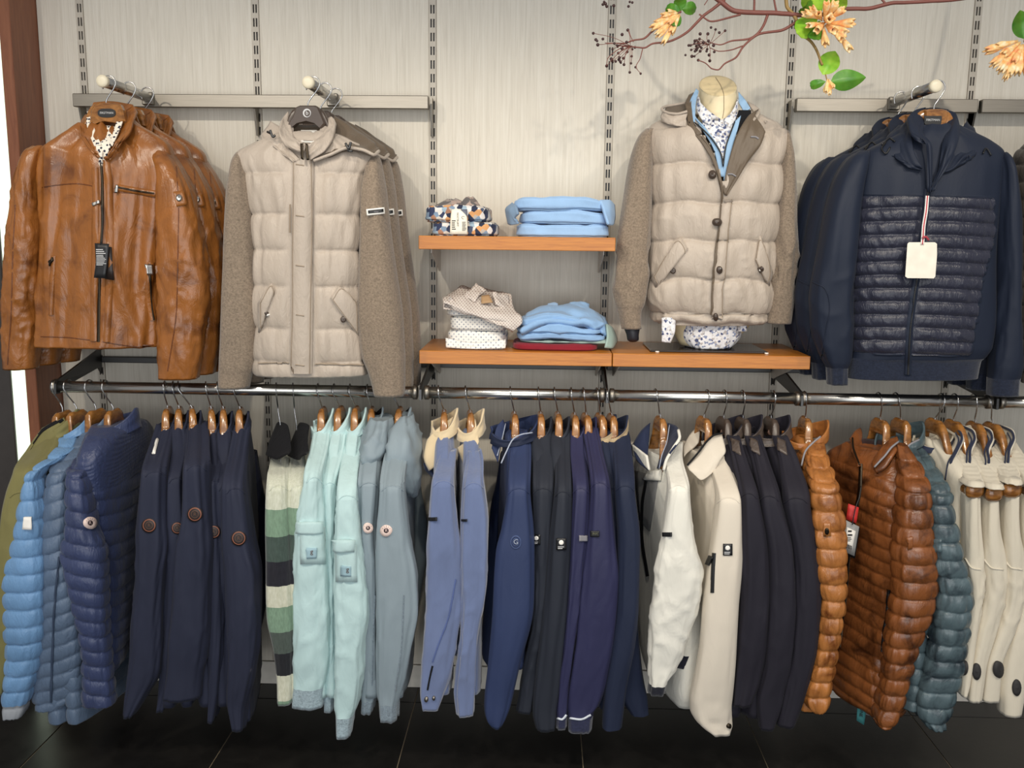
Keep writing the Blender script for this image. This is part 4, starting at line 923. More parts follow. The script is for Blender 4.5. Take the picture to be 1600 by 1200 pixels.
o, g, bv, fb, ob, gb = quilted('dark rust quilted leather jacket facing the room, with red and grey swing tags', 1373, (1376, 655), RD, [(694, 1400, 1416), (722, 1402, 1434), (765, 1405, 1448), (830, 1399, 1454), (880, 1396, 1461), (920, 1396, 1461), (955, 1391, 1454), (1000, 1383, 1434), (1050, 1380, 1420), (1085, 1374, 1411), (1115, 1368, 1400), (1130, 1368, 1391)], 765, 'wooden hanger in the dark rust leather jacket', y0off=.105,
  collar=None, bodypx=[(688, 1326, 1412, -.27, .04, -.43), (704, 1302, 1424, -.20, .06, -.48), (740, 1300, 1436, -.17, .075, -.53), (800, 1306, 1440, -.17, .08, -.54), (870, 1306, 1438, -.18, .08, -.53), (950, 1302, 1420, -.19, .08, -.52), (1000, 1298, 1412, -.20, .08, -.52), (1042, 1296, 1408, -.21, .078, -.51), (1052, 1300, 1404, -.22, .07, -.50)],
  bdisp=[quilt(.012, .0425, .07, 9, 5, wr=.5, tilt=-.06), folds(.005, 2.2, 4, 8)])
bb = obj_bvh(ob)
strip('front_zip', [(1346, 725), (1345, 760), (1338, 800), (1328, 860), (1322, 930), (1312, 1010)], 5, bb, MT['zip'], o, off=.004, fb=-.4)
strip('pocket_zip', [(1390, 920), (1388, 950), (1383, 985), (1379, 1018)], 5, bb, MT['zip_black'], o, off=.006, fb=-.45); strip('pocket_zip_tape', [(1392, 926), (1391, 950), (1386, 985), (1382, 1018)], 2.2, bb, MT['silver_cloth'], o, off=.009, fb=-.45)
patch('sleeve_emblem', [(1418, 840), (1425, 838), (1425, 858), (1418, 860)], bv, RD, o, off=.004, fb=fb)
def padded(C, U, V_): return .006*np.abs(np.sin(V_*math.pi*2))**.6
sheet('collar', [[(1330, 684, -.32), (1338, 672, -.27), (1344, 668, -.24)], [(1332, 705, -.36), (1340, 700, -.33), (1346, 690, -.29)], [(1342, 728, -.41), (1345, 728, -.40), (1347, 724, -.38)]], RD, o, 20, 14, .008, padded)
sheet('collar', [[(1400, 682, -.38), (1394, 684, -.40), (1376, 700, -.41), (1362, 724, -.42)], [(1404, 692, -.42), (1396, 700, -.44), (1382, 716, -.45), (1366, 732, -.45)], [(1402, 704, -.44), (1394, 716, -.47), (1382, 730, -.48), (1368, 738, -.47)]], RD, o, 20, 18, .008, padded)
wire('collar_zip', [W(*p) for p in ((1404, 690, -.435), (1394, 698, -.455), (1381, 714, -.465), (1366, 730, -.465))], .0028, MT['silver_cloth'], o, 20)
wire('collar_zip', [W(*p) for p in ((1332, 684, -.33), (1334, 702, -.365), (1343, 726, -.42))], .0028, MT['zip'], o, 20)
sheet('inner_card', [[(1343, 697, -.335), (1370, 706, -.335)], [(1343, 710, -.34), (1366, 720, -.34)]], MT['white'], o, 5, 5, .002)
sheet('back_lining', [[(1340, 684, -.28), (1402, 690, -.33)], [(1346, 740, -.36), (1372, 745, -.40)]], m_cloth('dark_lining', (50, 30, 28), .8), o, 6, 8, .003)
# swing tags of the rust jacket
tg = thing('swing_tag', 'red and grey swing tags with a barcode label on the dark rust leather jacket', 'tag', W(1345, 770, -.47))
sheet('red_card', [[(1325.5, 787, -.497), (1342, 793, -.503)], [(1322, 811, -.500), (1338, 818, -.506)]], m_plain('red_card', (196, 48, 44), .5), tg, 4, 4, .002)
sheet('grey_card', [[(1320, 812, -.508), (1342.5, 823, -.514)], [(1317, 861, -.512), (1335, 869, -.518)]], m_plain('grey_card', (150, 150, 148), .5), tg, 4, 4, .002)
sheet('dark_card', [[(1321, 814, -.503), (1344, 825, -.509)], [(1318.5, 866, -.507), (1336, 873, -.513)]], MT['black'], tg, 4, 4, .002)
st_ = sheet('price_label', [[(1323.5, 823.5, -.5115), (1337, 830, -.516)], [(1318.5, 855, -.514), (1331, 861, -.519)]], MT['white'], tg, 4, 4, .0008); sb = obj_bvh(st_)
V, F = [], []
lines_of_print(1325, 1334, 830, 836, 2, sb, MT['ink'], tg, off=.001, slant=-.5); lines_of_print(1323, 1333, 840, 845, 3, sb, MT['ink'], tg, off=.001, slant=-.5)
for i in range(8): mk('barcode', *(lambda x: ([hit(sb, x, 848.5+(x-1321)*.45)[0]+(0, -.001, 0), hit(sb, x+.8, 848.9+(x-1321)*.45)[0]+(0, -.001, 0), hit(sb, x+.5, 856+(x-1321)*.45)[0]+(0, -.001, 0), hit(sb, x-.3, 855.6+(x-1321)*.45)[0]+(0, -.001, 0)], [(0, 1, 2, 3)]))(1321+i*1.3), MT['ink'], tg, False)
wire('cord', [W(*p) for p in ((1345, 760, -.48), (1343, 775, -.49), (1338, 790, -.505), (1334, 806, -.512), (1332, 820, -.517))], .0015, MT['black'], tg, 20)
lg = thing('swing_tag', 'teal swing tag hanging below the hem of the dark rust leather jacket', 'tag', W(1356, 1046, -.42))
tc = sheet('teal_card', [[(1341.5, 1062, -.43), (1357, 1070, -.432)], [(1340, 1100, -.435), (1354, 1105, -.437)], [(1338.5, 1126, -.43), (1350, 1133, -.432)]], m_plain('teal_card', (70, 138, 140), .45), lg, 8, 5, .002)
lettering('MILESTONE', 1347.5, 1102, 5.6, obj_bvh(tc), MT['ink'], lg, rot=99, off=.0022, sx=.95, fb=-.43); lettering('O', 1352, 1080, 4.5, obj_bvh(tc), MT['ink'], lg, off=.0022, fb=-.43)
sheet('grey_card', [[(1356, 1066, -.425), (1362, 1068, -.425)], [(1352, 1116, -.428), (1361, 1119, -.428)]], m_plain('pale_grey_card', (150, 150, 152), .5), lg, 4, 4, .002)
sheet('black_card', [[(1352, 1047, -.422), (1359, 1052, -.422)], [(1349, 1066, -.425), (1358, 1070, -.425)]], MT['black'], lg, 4, 4, .002)
sheet('red_card', [[(1360, 1056, -.42), (1363, 1058, -.42)], [(1359, 1091, -.422), (1364, 1094, -.422)]], m_plain('dark_red_card', (112, 36, 36), .5), lg, 4, 4, .002)
o, g, bv, fb, ob, gb = quilted('dark teal quilted leather jacket beside the dark rust one', 1400, (1408, 655), TE, [(692, 1412, 1436), (720, 1424, 1456), (772, 1446, 1481), (830, 1450, 1493), (880, 1456, 1504), (920, 1462, 1515), (960, 1458, 1514), (1000, 1453, 1508), (1050, 1442, 1501), (1090, 1431, 1489), (1118, 1434, 1478), (1132, 1448, 1472)], 772, 'wooden hanger in the dark teal leather jacket',
  collar=(TE, .062, .05, .052, 1.05, -.018), bdisp=[quilt(.013, .052, .05, 9, 5)], hem=1060)
wire('collar_zip', [W(*p) for p in ((1436, 687, -.42), (1424, 693, -.435), (1412, 704, -.44))], .0028, MT['silver_cloth'], o, 20)
patch('sleeve_emblem', [(1456, 842), (1471, 842), (1471, 862), (1456, 862)], bv, TE, o, off=.004, fb=fb); lettering('m', 1464, 851, 7, bv, MT['zip'], o, off=.0075, fb=fb)

# pale jackets with bare hanger ends and dark ovals near the cuffs
PB = m_cloth('pale_cotton', (212, 203, 184), .75, .04, 800, .2, .15, .4); OV = m_plain('dark_oval_patch', (46, 44, 44), .7); NVS = m_cloth('navy_stripe', (34, 40, 62), .7)
pale = [
 (1471, (1461, 655), [(690, 1478, 1505), (720, 1489, 1520), (745, 1502, 1531), (756, 1504, 1533)], (1520, 767), [(770, 1505, 1527), (820, 1505, 1529), (880, 1506, 1534), (920, 1511, 1533), (980, 1506, 1524), (1060, 1498, 1513), (1082, 1497, 1505)], (1504, 1043), 'nearest the teal leather jacket'),
 (1492, (1490, 657), [(692, 1502, 1525), (720, 1518, 1548), (750, 1532, 1562), (760, 1535, 1563)], (1549, 772), [(775, 1536, 1557), (820, 1535, 1558), (880, 1534, 1569), (920, 1536, 1568), (980, 1523, 1554), (1040, 1512, 1536), (1090, 1507, 1528)], (1526, 1049), 'second from the teal leather jacket'),
 (1522, (1524, 660), [(692, 1530, 1552), (720, 1548, 1578), (745, 1560, 1590), (752, 1563, 1592)], (1578, 766), [(770, 1566, 1589), (820, 1565, 1589), (880, 1566, 1599), (930, 1566, 1598), (980, 1552, 1585), (1040, 1535, 1563), (1090, 1530, 1558)], (1560, 1046), 'third from the teal leather jacket'),
 (1543, (1551, 661), [(690, 1562, 1586), (720, 1578, 1604), (745, 1592, 1620), (756, 1596, 1626)], (1612, 770), [(770, 1593, 1618), (820, 1592, 1620), (880, 1594, 1630), (950, 1586, 1626), (1000, 1572, 1612), (1060, 1560, 1603), (1112, 1560, 1592)], (1588, 1074), 'cut by the right picture edge')]
for i, (hk, nk, rows, tp, slv, ov, lb) in enumerate(pale):
    T_ = W(tp[0], tp[1], RY-.235)
    o, g, bv, fb, ob, gb = J('cotton_jacket', 'pale cotton jacket with striped collar and dark oval, '+lb, 'jacket', hk, nk, PB, rows, rows[-1][0], hem=880, collar=(PB, .052, .042, .05, 1.05, -.024), lining=NVS, disp=[folds(.004, 2, 5, hk), quilt(.003, .021, .03, 9, 2, wr=.2)], n=50,
      open_end=True, hang_label='wooden hanger with its rounded end showing, '+lb, tip=T_, far=False, lat=.19)
    gs = tube_grid(pxrows([(a, b, c, RY-.20-.02*k/len(slv), .034) for k, (a, b, c) in enumerate(slv)]), 80, 32, .8, [folds(.006, 2.3, 4, hk), creases(.005, 18, hk, .25, .7)]); tube_part('sleeve', gs, PB, o)
    b2 = grid_bvh(gs); disc('oval_patch', ov[0], ov[1], 7, 13, b2, OV, o, off=.002, fb=-.56, dome=.002)
    xa, xb = rows[0][2]-2, rows[1][1]-6
    wire('collar_stripe', [W(*p) for p in ((xa-24, 664, -.30), (xa-6, 672, -.37), (xa, 684, -.41), (xa-7, 702, -.43), (xb+3, 722, -.46), (xb-1, 750, -.46))], .0036, NVS, o, 30)
    wire('collar_stripe', [W(*p) for p in ((xa-10, 676, -.372), (xa-5, 688, -.413), (xa-12, 706, -.433), (xb-2, 724, -.463), (xb-6, 750, -.463))], .0022, NVS, o, 30)
    sheet('collar_leaf', [[(xa-25, 662, -.30), (xa-4, 669, -.36), (xa+2, 683, -.40), (xa-6, 704, -.43), (xb-3, 745, -.45)], [(xa-33, 668, -.29), (xa-14, 680, -.36), (xa-12, 694, -.40), (xb-6, 716, -.42), (xb-8, 750, -.44)]], PB, o, 8, 24, .006)
    strip('seam', [(slv[2][1]+2, 872), ((slv[2][1]+slv[2][2])/2, 888), (slv[2][2]-2, 890)], 2, b2, PB, o, fb=-.56)
    if i == 0: sheet('care_label', [[(1461, 694, -.36), (1474, 697, -.37)], [(1459, 724, -.38), (1471, 728, -.39)]], MT['white'], o, 4, 4, .001)

# ------------------------------------------------------------------ jackets shown from the front on the display arms
GR_F = 'hangers on the display arms'
def front_hanger(hx, hy, ntop, label, mat, plate=None, y=-.355, span=.19):
    H = W(hx, hy, y); H[2] = 2.04; N = W(ntop[0], ntop[1], y)
    o = hanger(H, N, (1, 0, 0), label, mat, GR_F, hook_lean=.0195, span=.13, drop=.155, thin=1.0)
    return o, H, N
def neck_block(o, pts, y, mat, th=.02):
    """Broad wooden neck of a display hanger: outline in pixels, rounded edges."""
    P = np.array([W(a, b, y) for a, b in pts]); n = len(P); c = P.mean(0); V, F = [], []
    for k, (s, dy) in enumerate(((.9, -th/2), (1.0, -th/2+.005), (1.0, th/2-.005), (.9, th/2))):
        for p in P: V.append(c+(p-c)*s+np.array([0, dy, 0]))
    for r in range(3):
        for i in range(n): F.append((r*n+i, r*n+(i+1) % n, (r+1)*n+(i+1) % n, (r+1)*n+i))
    F.append(tuple(range(n-1, -1, -1))); F.append(tuple(range(3*n, 4*n)))
    return mk('neck_block', V, F, mat, o, False)
def flat_panel(name, pts, y, mat, parent, th=.002):
    P = np.array([W(a, b, y) for a, b in pts]); n = len(P)
    V = [p for p in P]+[p+np.array([0, th, 0]) for p in P]
    F = [tuple(range(n)), tuple(range(2*n-1, n-1, -1))]+[(i, n+i, n+(i+1) % n, (i+1) % n) for i in range(n)]
    return mk(name, V, F, mat, parent, False)
def ell(cx, cy, rx, ry, n=20, p=1.0):
    return [(cx+rx*math.copysign(abs(math.cos(a))**p, math.cos(a)), cy+ry*math.copysign(abs(math.sin(a))**p, math.sin(a))) for a in [2*math.pi*i/n for i in range(n)]]

# --- tan leather jacket
LE = m_leather('tan_leather', (160, 99, 44), (100, 56, 24), .29, .5, .25, .7)
LEd = m_leather('tan_leather_dark', (120, 66, 24), (74, 38, 14), .4)
DOT = m_cells('white_shirt_dark_motifs', [(44, 46, 64), (236, 228, 212)], 95, mode='dist', stops=.34)
YF = -.355
o = leather = thing('leather_jacket', 'tan leather zip jacket with a black swing tag, hanging foremost on the left arm', 'jacket', W(165, 170, YF), 'leather jackets on the left arm')
rows = [(196, 118, 204, YF+.01, .035), (205, 104, 214, YF, .045), (218, 84, 236, YF, .06), (236, 62, 258, YF-.005, .068), (265, 60, 262, YF-.01, .075), (300, 62, 260, YF-.012, .078), (380, 62, 254, YF-.012, .078), (460, 61, 252, YF-.01, .076), (525, 61, 252, YF-.01, .073), (541, 62, 251, YF-.01, .072)]
def leather_drape(P, A, S, T, Q):
    f = np.clip(np.sin(A), 0, 1)
    x = np.cos(A)
    v1 = .018*vnoise(np.stack((x*3.0+1, S*1.6, np.sin(A)*1.5), -1)) + .008*vnoise(np.stack((x*8+S*3, S*3.2, np.sin(A)), -1))
    r = 1-np.abs(vnoise(np.stack((x*4.5+S*2.2, S*5.0, np.sin(A)*2), -1))); v2 = .009*(r**4-.2)
    diag = .018*np.exp(-((x-(.10+.62*np.clip((T-.45)/.5, 0, 1)))/.10)**2)*np.clip((T-.35)/.2, 0, 1)*f
    return v1+v2+diag
g = tube_grid(pxrows(rows), 120, 120, .82, [leather_drape]); tube_part('body', g, LE, o, 0, 1, True, True, hollow=.03); bL = grid_bvh(g)
for nm, sl, sd in (('l', [(229, 56, 74, YF, .03), (237, 44, 73, YF-.005, .045), (262, 35, 70, YF-.01, .055), (300, 26, 66, YF-.015, .058), (380, 15, 65, YF-.02, .055), (440, 9, 63, YF-.02, .052), (520, 7, 60, YF-.015, .047), (576, 9, 55, YF-.01, .042)], 3.1),
                   ('r', [(231, 246, 262, YF, .03), (242, 240, 273, YF-.005, .045), (262, 246, 286, YF-.015, .055), (300, 248, 304, YF-.03, .06), (350, 247, 314, YF-.04, .06), (420, 248, 325, YF-.045, .058), (500, 249, 322, YF-.04, .052), (560, 250, 314, YF-.035, .047), (591, 251, 310, YF-.03, .044)], 7.7)):
    gs = tube_grid(pxrows(sl), 110, 48, .85, [folds(.007, 2.2, 5, sd), creases(.006, 15, sd, .05, 1, .9), creases(.004, 34, sd+2, .3, 1, 1.2)])
    tube_part('sleeve', gs, LE, o, 0, .93, True, False); tube_part('cuff', gs, LE, o, .93, 1, False, True, hollow=.03)
    if nm == 'r': bR = grid_bvh(gs)
    else: bLs = grid_bvh(gs)
for pts, bv_ in (([(66, 293), (90, 289), (120, 287), (152, 292)], bL), ([(64, 526), (100, 527), (154, 533)], bL), ([(160, 534), (205, 541), (248, 544)], bL),
                ([(175, 300), (206, 302), (247, 310)], bL), ([(275, 260), (279, 330), (278, 400), (276, 480), (262, 580)], bR), ([(24, 320), (20, 400), (18, 480), (12, 570)], bLs)):
    strip('seam', pts, 2.0, bv_, LEd, o, off=.0002, th=.0012, fb=YF-.09)
strip('zip', [(157, 246), (160, 290), (160, 340), (157, 400), (155, 470), (154, 534)], 4.5, bL, MT['zip'], o, off=.001, fb=YF-.09, n=30)
strip('placket', [(166, 250), (171, 300), (172, 380), (170, 460), (167, 534)], 12, bL, LE, o, off=.001, th=.004, fb=YF-.09); strip('placket', [(149, 262), (150, 300), (149, 380), (147, 460), (146, 533)], 11, bL, LE, o, off=.001, th=.004, fb=YF-.09)
strip('chest_pocket', [(184, 293), (212, 298), (243, 303)], 11, bL, LE, o, off=.001, th=.004, fb=YF-.09); zc = strip('chest_zip', [(186, 293), (212, 298), (241, 302)], 2.8, bL, MT['zip'], o, off=.006, fb=YF-.09)
patch('zip_puller', [(181, 289), (187, 290), (186, 302), (181, 302)], bL, MT['chrome'], o, off=.008, fb=YF-.09); patch('zip_puller', [(146, 318), (158, 314), (158, 319), (147, 323)], bL, MT['chrome'], o, off=.008, fb=YF-.09)
strip('pocket_welt', [(236, 410), (233, 450), (239, 500)], 12, bL, LE, o, off=.001, th=.004, fb=YF-.09); strip('pocket_zip', [(233, 412), (234, 455), (240, 500)], 2.6, bL, MT['zip'], o, off=.006, fb=YF-.09)
patch('zip_puller', [(229, 413), (236, 413), (237, 430), (230, 430)], bL, MT['chrome'], o, off=.009, fb=YF-.09); patch('zip_puller', [(76, 408), (85, 402), (86, 407), (79, 416)], bL, MT['zip'], o, off=.007, fb=YF-.09)
strip('pocket_welt', [(84, 400), (82, 440), (80, 492)], 8, bL, LE, o, off=.001, th=.004, fb=YF-.09)
patch('sleeve_tab', [(271, 300), (286, 298), (291, 320), (276, 323)], bR, LE, o, off=.001, th=.004, fb=YF-.1); disc('emblem', 280, 310.5, 5, 5.5, bR, MT['chrome'], o, off=.006, fb=YF-.1, dome=.002)
# collar of the leather jacket: two standing leaves falling open
sheet('collar', [[(134, 178, YF+.05), (128, 186, YF+.01), (124, 200, YF-.04), (130, 220, YF-.075), (146, 240, YF-.09)], [(140, 182, YF+.04), (136, 194, YF), (134, 210, YF-.05), (140, 228, YF-.083), (152, 240, YF-.095)], [(146, 204, YF+.02), (142, 214, YF-.03), (142, 224, YF-.06), (147, 234, YF-.085), (156, 246, YF-.095)]], LE, o, 16, 30, .007, lambda C, U, V_: .003*vnoise(np.stack((U*9, V_*5, U*0), -1)))
sheet('collar', [[(208, 164, YF+.05), (212, 174, YF+.01), (205, 196, YF-.05), (190, 220, YF-.085), (170, 238, YF-.10)], [(196, 176, YF+.03), (198, 192, YF-.02), (192, 212, YF-.07), (181, 230, YF-.095), (166, 244, YF-.10)], [(190, 196, YF+.01), (186, 212, YF-.05), (180, 226, YF-.075), (171, 238, YF-.09), (162, 248, YF-.095)]], LE, o, 16, 30, .008, lambda C, U, V_: .004*vnoise(np.stack((U*9+5, V_*5, U*0), -1)))
sheet('back_collar', [[(146, 160, YF+.045), (172, 158, YF+.06), (206, 163, YF+.045)], [(136, 185, YF+.03), (172, 190, YF+.06), (214, 186, YF+.03)], [(128, 206, YF+.02), (172, 214, YF+.05), (224, 210, YF+.02)]], LE, o, 12, 18, .006)
# shirt worn inside the jacket
sh = thing('shirt', 'white shirt with dark motifs showing in the collar of the tan leather jacket', 'shirt', W(165, 200, YF))
sheet('collar', [[(136, 174, YF), (135, 190, YF-.02), (138, 206, YF-.045), (147, 228, YF-.08)], [(144, 173, YF), (145, 190, YF-.02), (149, 205, YF-.05), (158, 226, YF-.085)]], DOT, sh, 10, 24, .004)
sheet('collar', [[(190, 172, YF), (182, 190, YF-.025), (177, 206, YF-.05), (172, 222, YF-.085)], [(196, 178, YF-.002), (190, 194, YF-.03), (184, 208, YF-.055), (176, 228, YF-.085)]], DOT, sh, 10, 24, .004)
sheet('front', [[(148, 198, YF-.02), (165, 196, YF-.018), (182, 198, YF-.02)], [(147, 212, YF-.05), (163, 213, YF-.052), (179, 212, YF-.05)], [(149, 226, YF-.079), (161, 228, YF-.081), (173, 226, YF-.079)], [(153, 250, YF-.088), (158, 258, YF-.088), (162, 252, YF-.088)]], DOT, sh, 20, 12, .003)
sheet('placket', [[(154, 236, YF-.092), (160, 236, YF-.092)], [(154.5, 290, YF-.09), (158.5, 290, YF-.09)]], DOT, sh, 12, 4, .002)
# swing tag
tg = thing('swing_tag', 'black swing tag with small print on the tan leather jacket', 'tag', W(160, 360, YF-.11))
wire('cord', [W(*p) for p in ((158, 318, YF-.102), (161, 340, YF-.112), (160, 372, YF-.118), (157, 383, YF-.12))], .0012, MT['black'], tg, 20)
c2 = sheet('card', [[(158, 384, YF-.112), (174, 386, YF-.11)], [(164, 436, YF-.114), (178, 438, YF-.112)]], m_plain('dark_brown_card', (44, 34, 30), .4), tg, 4, 4, .003)
c1 = sheet('card', [[(148, 380, YF-.12), (170, 381, YF-.121)], [(149.5, 405, YF-.122), (168, 406, YF-.123)], [(146.5, 434, YF-.122), (164, 435, YF-.124)]], m_plain('black_card', (34, 34, 36), .4), tg, 8, 5, .002); b1 = obj_bvh(c1)
lines_of_print(150, 166, 390, 396, 3, b1, MT['silver'], tg, fb=YF-.12, off=.0012); lines_of_print(150.5, 166, 399, 414, 8, b1, MT['silver'], tg, fb=YF-.12, off=.0012); lines_of_print(149, 166, 418, 418, 1, b1, MT['silver'], tg, fb=YF-.12, off=.0012)
# hanger
ho, H, N = front_hanger(170, 126, (166, 163), 'broad wooden hanger with an oval black name plate in the tan leather jacket', MT['hanger'])
nb = neck_block(ho, [(150, 164), (158, 161), (180, 161), (190, 164), (194, 172), (198, 190), (186, 194), (176, 192), (166, 191), (156, 193), (149, 197), (142, 192), (145, 172)], YF-.012, MT['hanger'], .026)
pl = mk('name_plate', *lathe_vf((0, 0, 0), (0, -1, 0), [(0, 1)], 3), MT['black'], ho); bpy.data.objects.remove(pl)
pl = flat_panel('name_plate', ell(166.5, 176.5, 14, 7, 28, .75), YF-.0275, MT['black'], ho, .003); lettering('FIRSTMAN', 166.5, 176.5, 3.6, obj_bvh(pl), MT['silver'], pl, off=.0008, fb=YF-.03, sx=.95)
for i, (dy, lb) in enumerate(((.105, 'second tan leather jacket close behind the foremost one on the left arm'), (.205, 'third tan leather jacket nearest the wall on the left arm'))):
    copy_tree(leather, (.012*(i+1), dy, -.004*i), lb, 'leather jackets on the left arm'); copy_tree(ho, (.012*(i+1), dy, 0), 'wooden hanger in the %s leather jacket of the left arm' % ('second' if i == 0 else 'rearmost'), GR_F)

# --- beige hooded jacket with knitted sleeves
BE = m_puffer('beige_nylon', (182, 169, 155), .42, .05, .45, .35); BEs = m_plain('beige_stitch', (150, 134, 116), .7); KN = m_knit('taupe_knit', (136, 121, 105)); BRN = m_puffer('brown_lining', (98, 84, 68), .5, .06, .3)
YB = -.36
o = beige = thing('hooded_jacket', 'beige hooded jacket with taupe knitted sleeves, foremost on the second arm', 'jacket', W(480, 175, YB), 'beige jackets on the second arm')
rows = [(206, 440, 520, YB, .03), (216, 422, 540, YB, .05), (230, 396, 566, YB, .06), (246, 374, 588, YB-.003, .066), (262, 378, 582, YB-.008, .07), (285, 389, 571, YB-.012, .074), (330, 397, 565, YB-.015, .077), (400, 400, 562, YB-.015, .078), (480, 402, 562, YB-.014, .077), (545, 401, 566, YB-.012, .074), (570, 402, 570, YB-.01, .07), (585, 404, 572, YB-.01, .068)]
zq = [W(480, p, YB-.08)[2] for p in (270, 335, 391, 448, 514, 567)]
def beige_quilt(P, A, S, T, Q):
    d = np.zeros_like(S)
    z = P[..., 2]; e = [zq[0]+.12]+zq+[zq[-1]-.05]
    for a, b in zip(e[:-1], e[1:]):
        k = (z <= a) & (z > b); f = np.sin(math.pi*np.clip((a-z)/(a-b), 0, 1))
        d = np.where(k, .013*np.abs(f)**.38*(1+.3*vnoise(np.stack((np.cos(A)*7+a*50, np.sin(A)*3, z*9), -1))), d)
    x = np.cos(A); w = np.clip((np.abs(x)-.17)/.06, 0, 1)
    p = .0045*vnoise(np.stack((x*14, np.sin(A)*3, z*13), -1))
    return (d-.004)*w+p*w+.004*vnoise(np.stack((x*4, z*5, np.sin(A)), -1))
g = tube_grid(pxrows(rows), 150, 120, .8, [beige_quilt]); tube_part('body', g, BE, o, 0, 1, True, True, hollow=.03); bB = grid_bvh(g)
for nm, sl, sd in (('l', [(240, 370, 384, YB, .03), (252, 364, 388, YB-.01, .045), (275, 360, 392, YB-.015, .055), (300, 356, 396, YB-.02, .058), (400, 351, 400, YB-.025, .056), (500, 346, 405, YB-.025, .053), (550, 344, 404, YB-.02, .048), (572, 343, 399, YB-.02, .045), (588, 342, 393, YB-.02, .04), (606, 342, 389, YB-.02, .038)], 2.1),
                   ('r', [(244, 578, 592, YB, .03), (254, 575, 596, YB-.01, .045), (275, 569, 600, YB-.02, .055), (300, 564, 604, YB-.03, .058), (360, 562, 611, YB-.035, .058), (430, 560, 621, YB-.035, .056), (500, 559, 630, YB-.035, .053), (555, 565, 633, YB-.03, .05), (578, 574, 633, YB-.03, .046), (600, 581, 633, YB-.03, .042), (618, 585, 632, YB-.03, .04)], 5.3)):
    gs = tube_grid(pxrows(sl), 80, 40, .85, [folds(.005, 2.2, 3, sd)]); tube_part('sleeve', gs, KN, o, 0, .91, True, False); tube_part('cuff', gs, KN, o, .91, 1, False, True, hollow=.03)
    if nm == 'r': bR2 = grid_bvh(gs)
patch('sleeve_label', [(573, 327), (599, 324), (600, 334), (574, 337)], bR2, MT['white'], o, fb=YB-.09); patch('label_centre', [(576, 329), (597, 326.5), (597.5, 331.5), (576.5, 334)], bR2, MT['black'], o, off=.0042, th=.001, fb=YB-.09)
lines_of_print(579, 596, 330.3, 331.2, 2, bR2, MT['silver_cloth'], o, off=.0085, fb=YB-.09)
# front placket with stitched edges and buttonholes
V_ = [(474, 252), (474, 300), (473, 400), (472, 500), (471, 583)]
strip('placket', V_, 34, bB, BE, o, off=.007, th=.006, fb=YB-.08, n=60)
for dx in (-14, 14): strip('stitching', [(x+dx, y) for x, y in V_], 1.4, bB, BEs, o, off=.0125, th=.0006, fb=YB-.08, n=50)
for y in (260, 338, 415, 492, 569): strip('buttonhole', [(464, y-1), (470, y), (477, y+1)], 2.2, bB, BEs, o, off=.0128, th=.001, fb=YB-.08, n=8)
strip('hem_seam', [(405, 568), (452, 567)], 2, bB, BEs, o, off=.004, fb=YB-.08); strip('hem_seam', [(492, 569), (566, 571)], 2, bB, BEs, o, off=.004, fb=YB-.08)
def flap(pts, bt):
    fo = patch('pocket_flap', pts, bB, BE, o, off=.003, th=.004, puff=.003, fb=YB-.08, nu=8, nv=8); fbv = obj_bvh(fo)
    cx_, cy_ = sum(p[0] for p in pts)/4, sum(p[1] for p in pts)/4; ins = [(cx_+(x-cx_)*.84, cy_+(y-cy_)*.84) for x, y in pts]
    strip('stitching', [ins[3], ins[0], ins[1], ins[2], ins[3]], 1.2, fbv, BEs, o, off=.0006, th=.0006, fb=YB-.08, n=60)
    disc('button', bt[0], bt[1], 4.6, 5, fbv, MT['brown_plastic'], o, off=.001, th=.003, fb=YB-.08, dome=.001); disc('button_eye', bt[0], bt[1], 1.5, 1.6, fbv, MT['white'], o, off=.005, th=.0008, fb=YB-.08)
flap([(531, 446), (560, 478), (561, 528), (516, 466)], (536.5, 499)); flap([(425, 442), (430, 455), (406, 520), (405, 474)], (419, 492))
strip('side_pocket', [(455, 320), (455, 345), (455, 364)], 2, bB, BEs, o, off=.012, fb=YB-.08)
# collar, hood
def soft(a, f, s):
    return lambda C, U, V__: a*vnoise(np.stack((U*f+s, V__*f*.8, U*0+s), -1))
sheet('hood', [[(424, 190, YB+.02), (440, 200, YB-.02), (448, 226, YB-.06), (468, 250, YB-.085)], [(408, 210, YB), (424, 220, YB-.045), (440, 236, YB-.075), (460, 252, YB-.09)], [(410, 216, YB-.04), (424, 226, YB-.065), (442, 240, YB-.08), (458, 253, YB-.09)]], BE, o, 16, 24, .006, soft(.004, 6, 1))
sheet('hood', [[(522, 180, YB+.05), (556, 200, YB+.03), (586, 224, YB), (592, 232, YB-.02)], [(524, 210, YB), (545, 222, YB-.03), (566, 230, YB-.05), (586, 238, YB-.06)], [(516, 232, YB-.06), (532, 232, YB-.07), (552, 228, YB-.075), (584, 240, YB-.07)], [(494, 250, YB-.09), (515, 242, YB-.09), (545, 232, YB-.085), (580, 243, YB-.075)]], BRN, o, 24, 26, .006, soft(.006, 6, 3), mats=[BRN, BE])
wire('hood_edge', [W(*p) for p in ((490, 251, YB-.095), (515, 242, YB-.094), (545, 231, YB-.09), (566, 234, YB-.083), (584, 242, YB-.075), (592, 236, YB-.03))], .0048, BE, o, 40)
sheet('collar', [[(450, 174, YB+.02), (441, 186, YB-.02), (436, 202, YB-.06), (444, 226, YB-.09), (468, 240, YB-.10)], [(454, 186, YB+.01), (451, 200, YB-.03), (454, 214, YB-.07), (462, 224, YB-.095), (474, 236, YB-.105)], [(456, 200, YB), (460, 210, YB-.04), (466, 220, YB-.08), (472, 222, YB-.095), (478, 228, YB-.10)]], BE, o, 20, 30, .012, soft(.006, 7, 8))
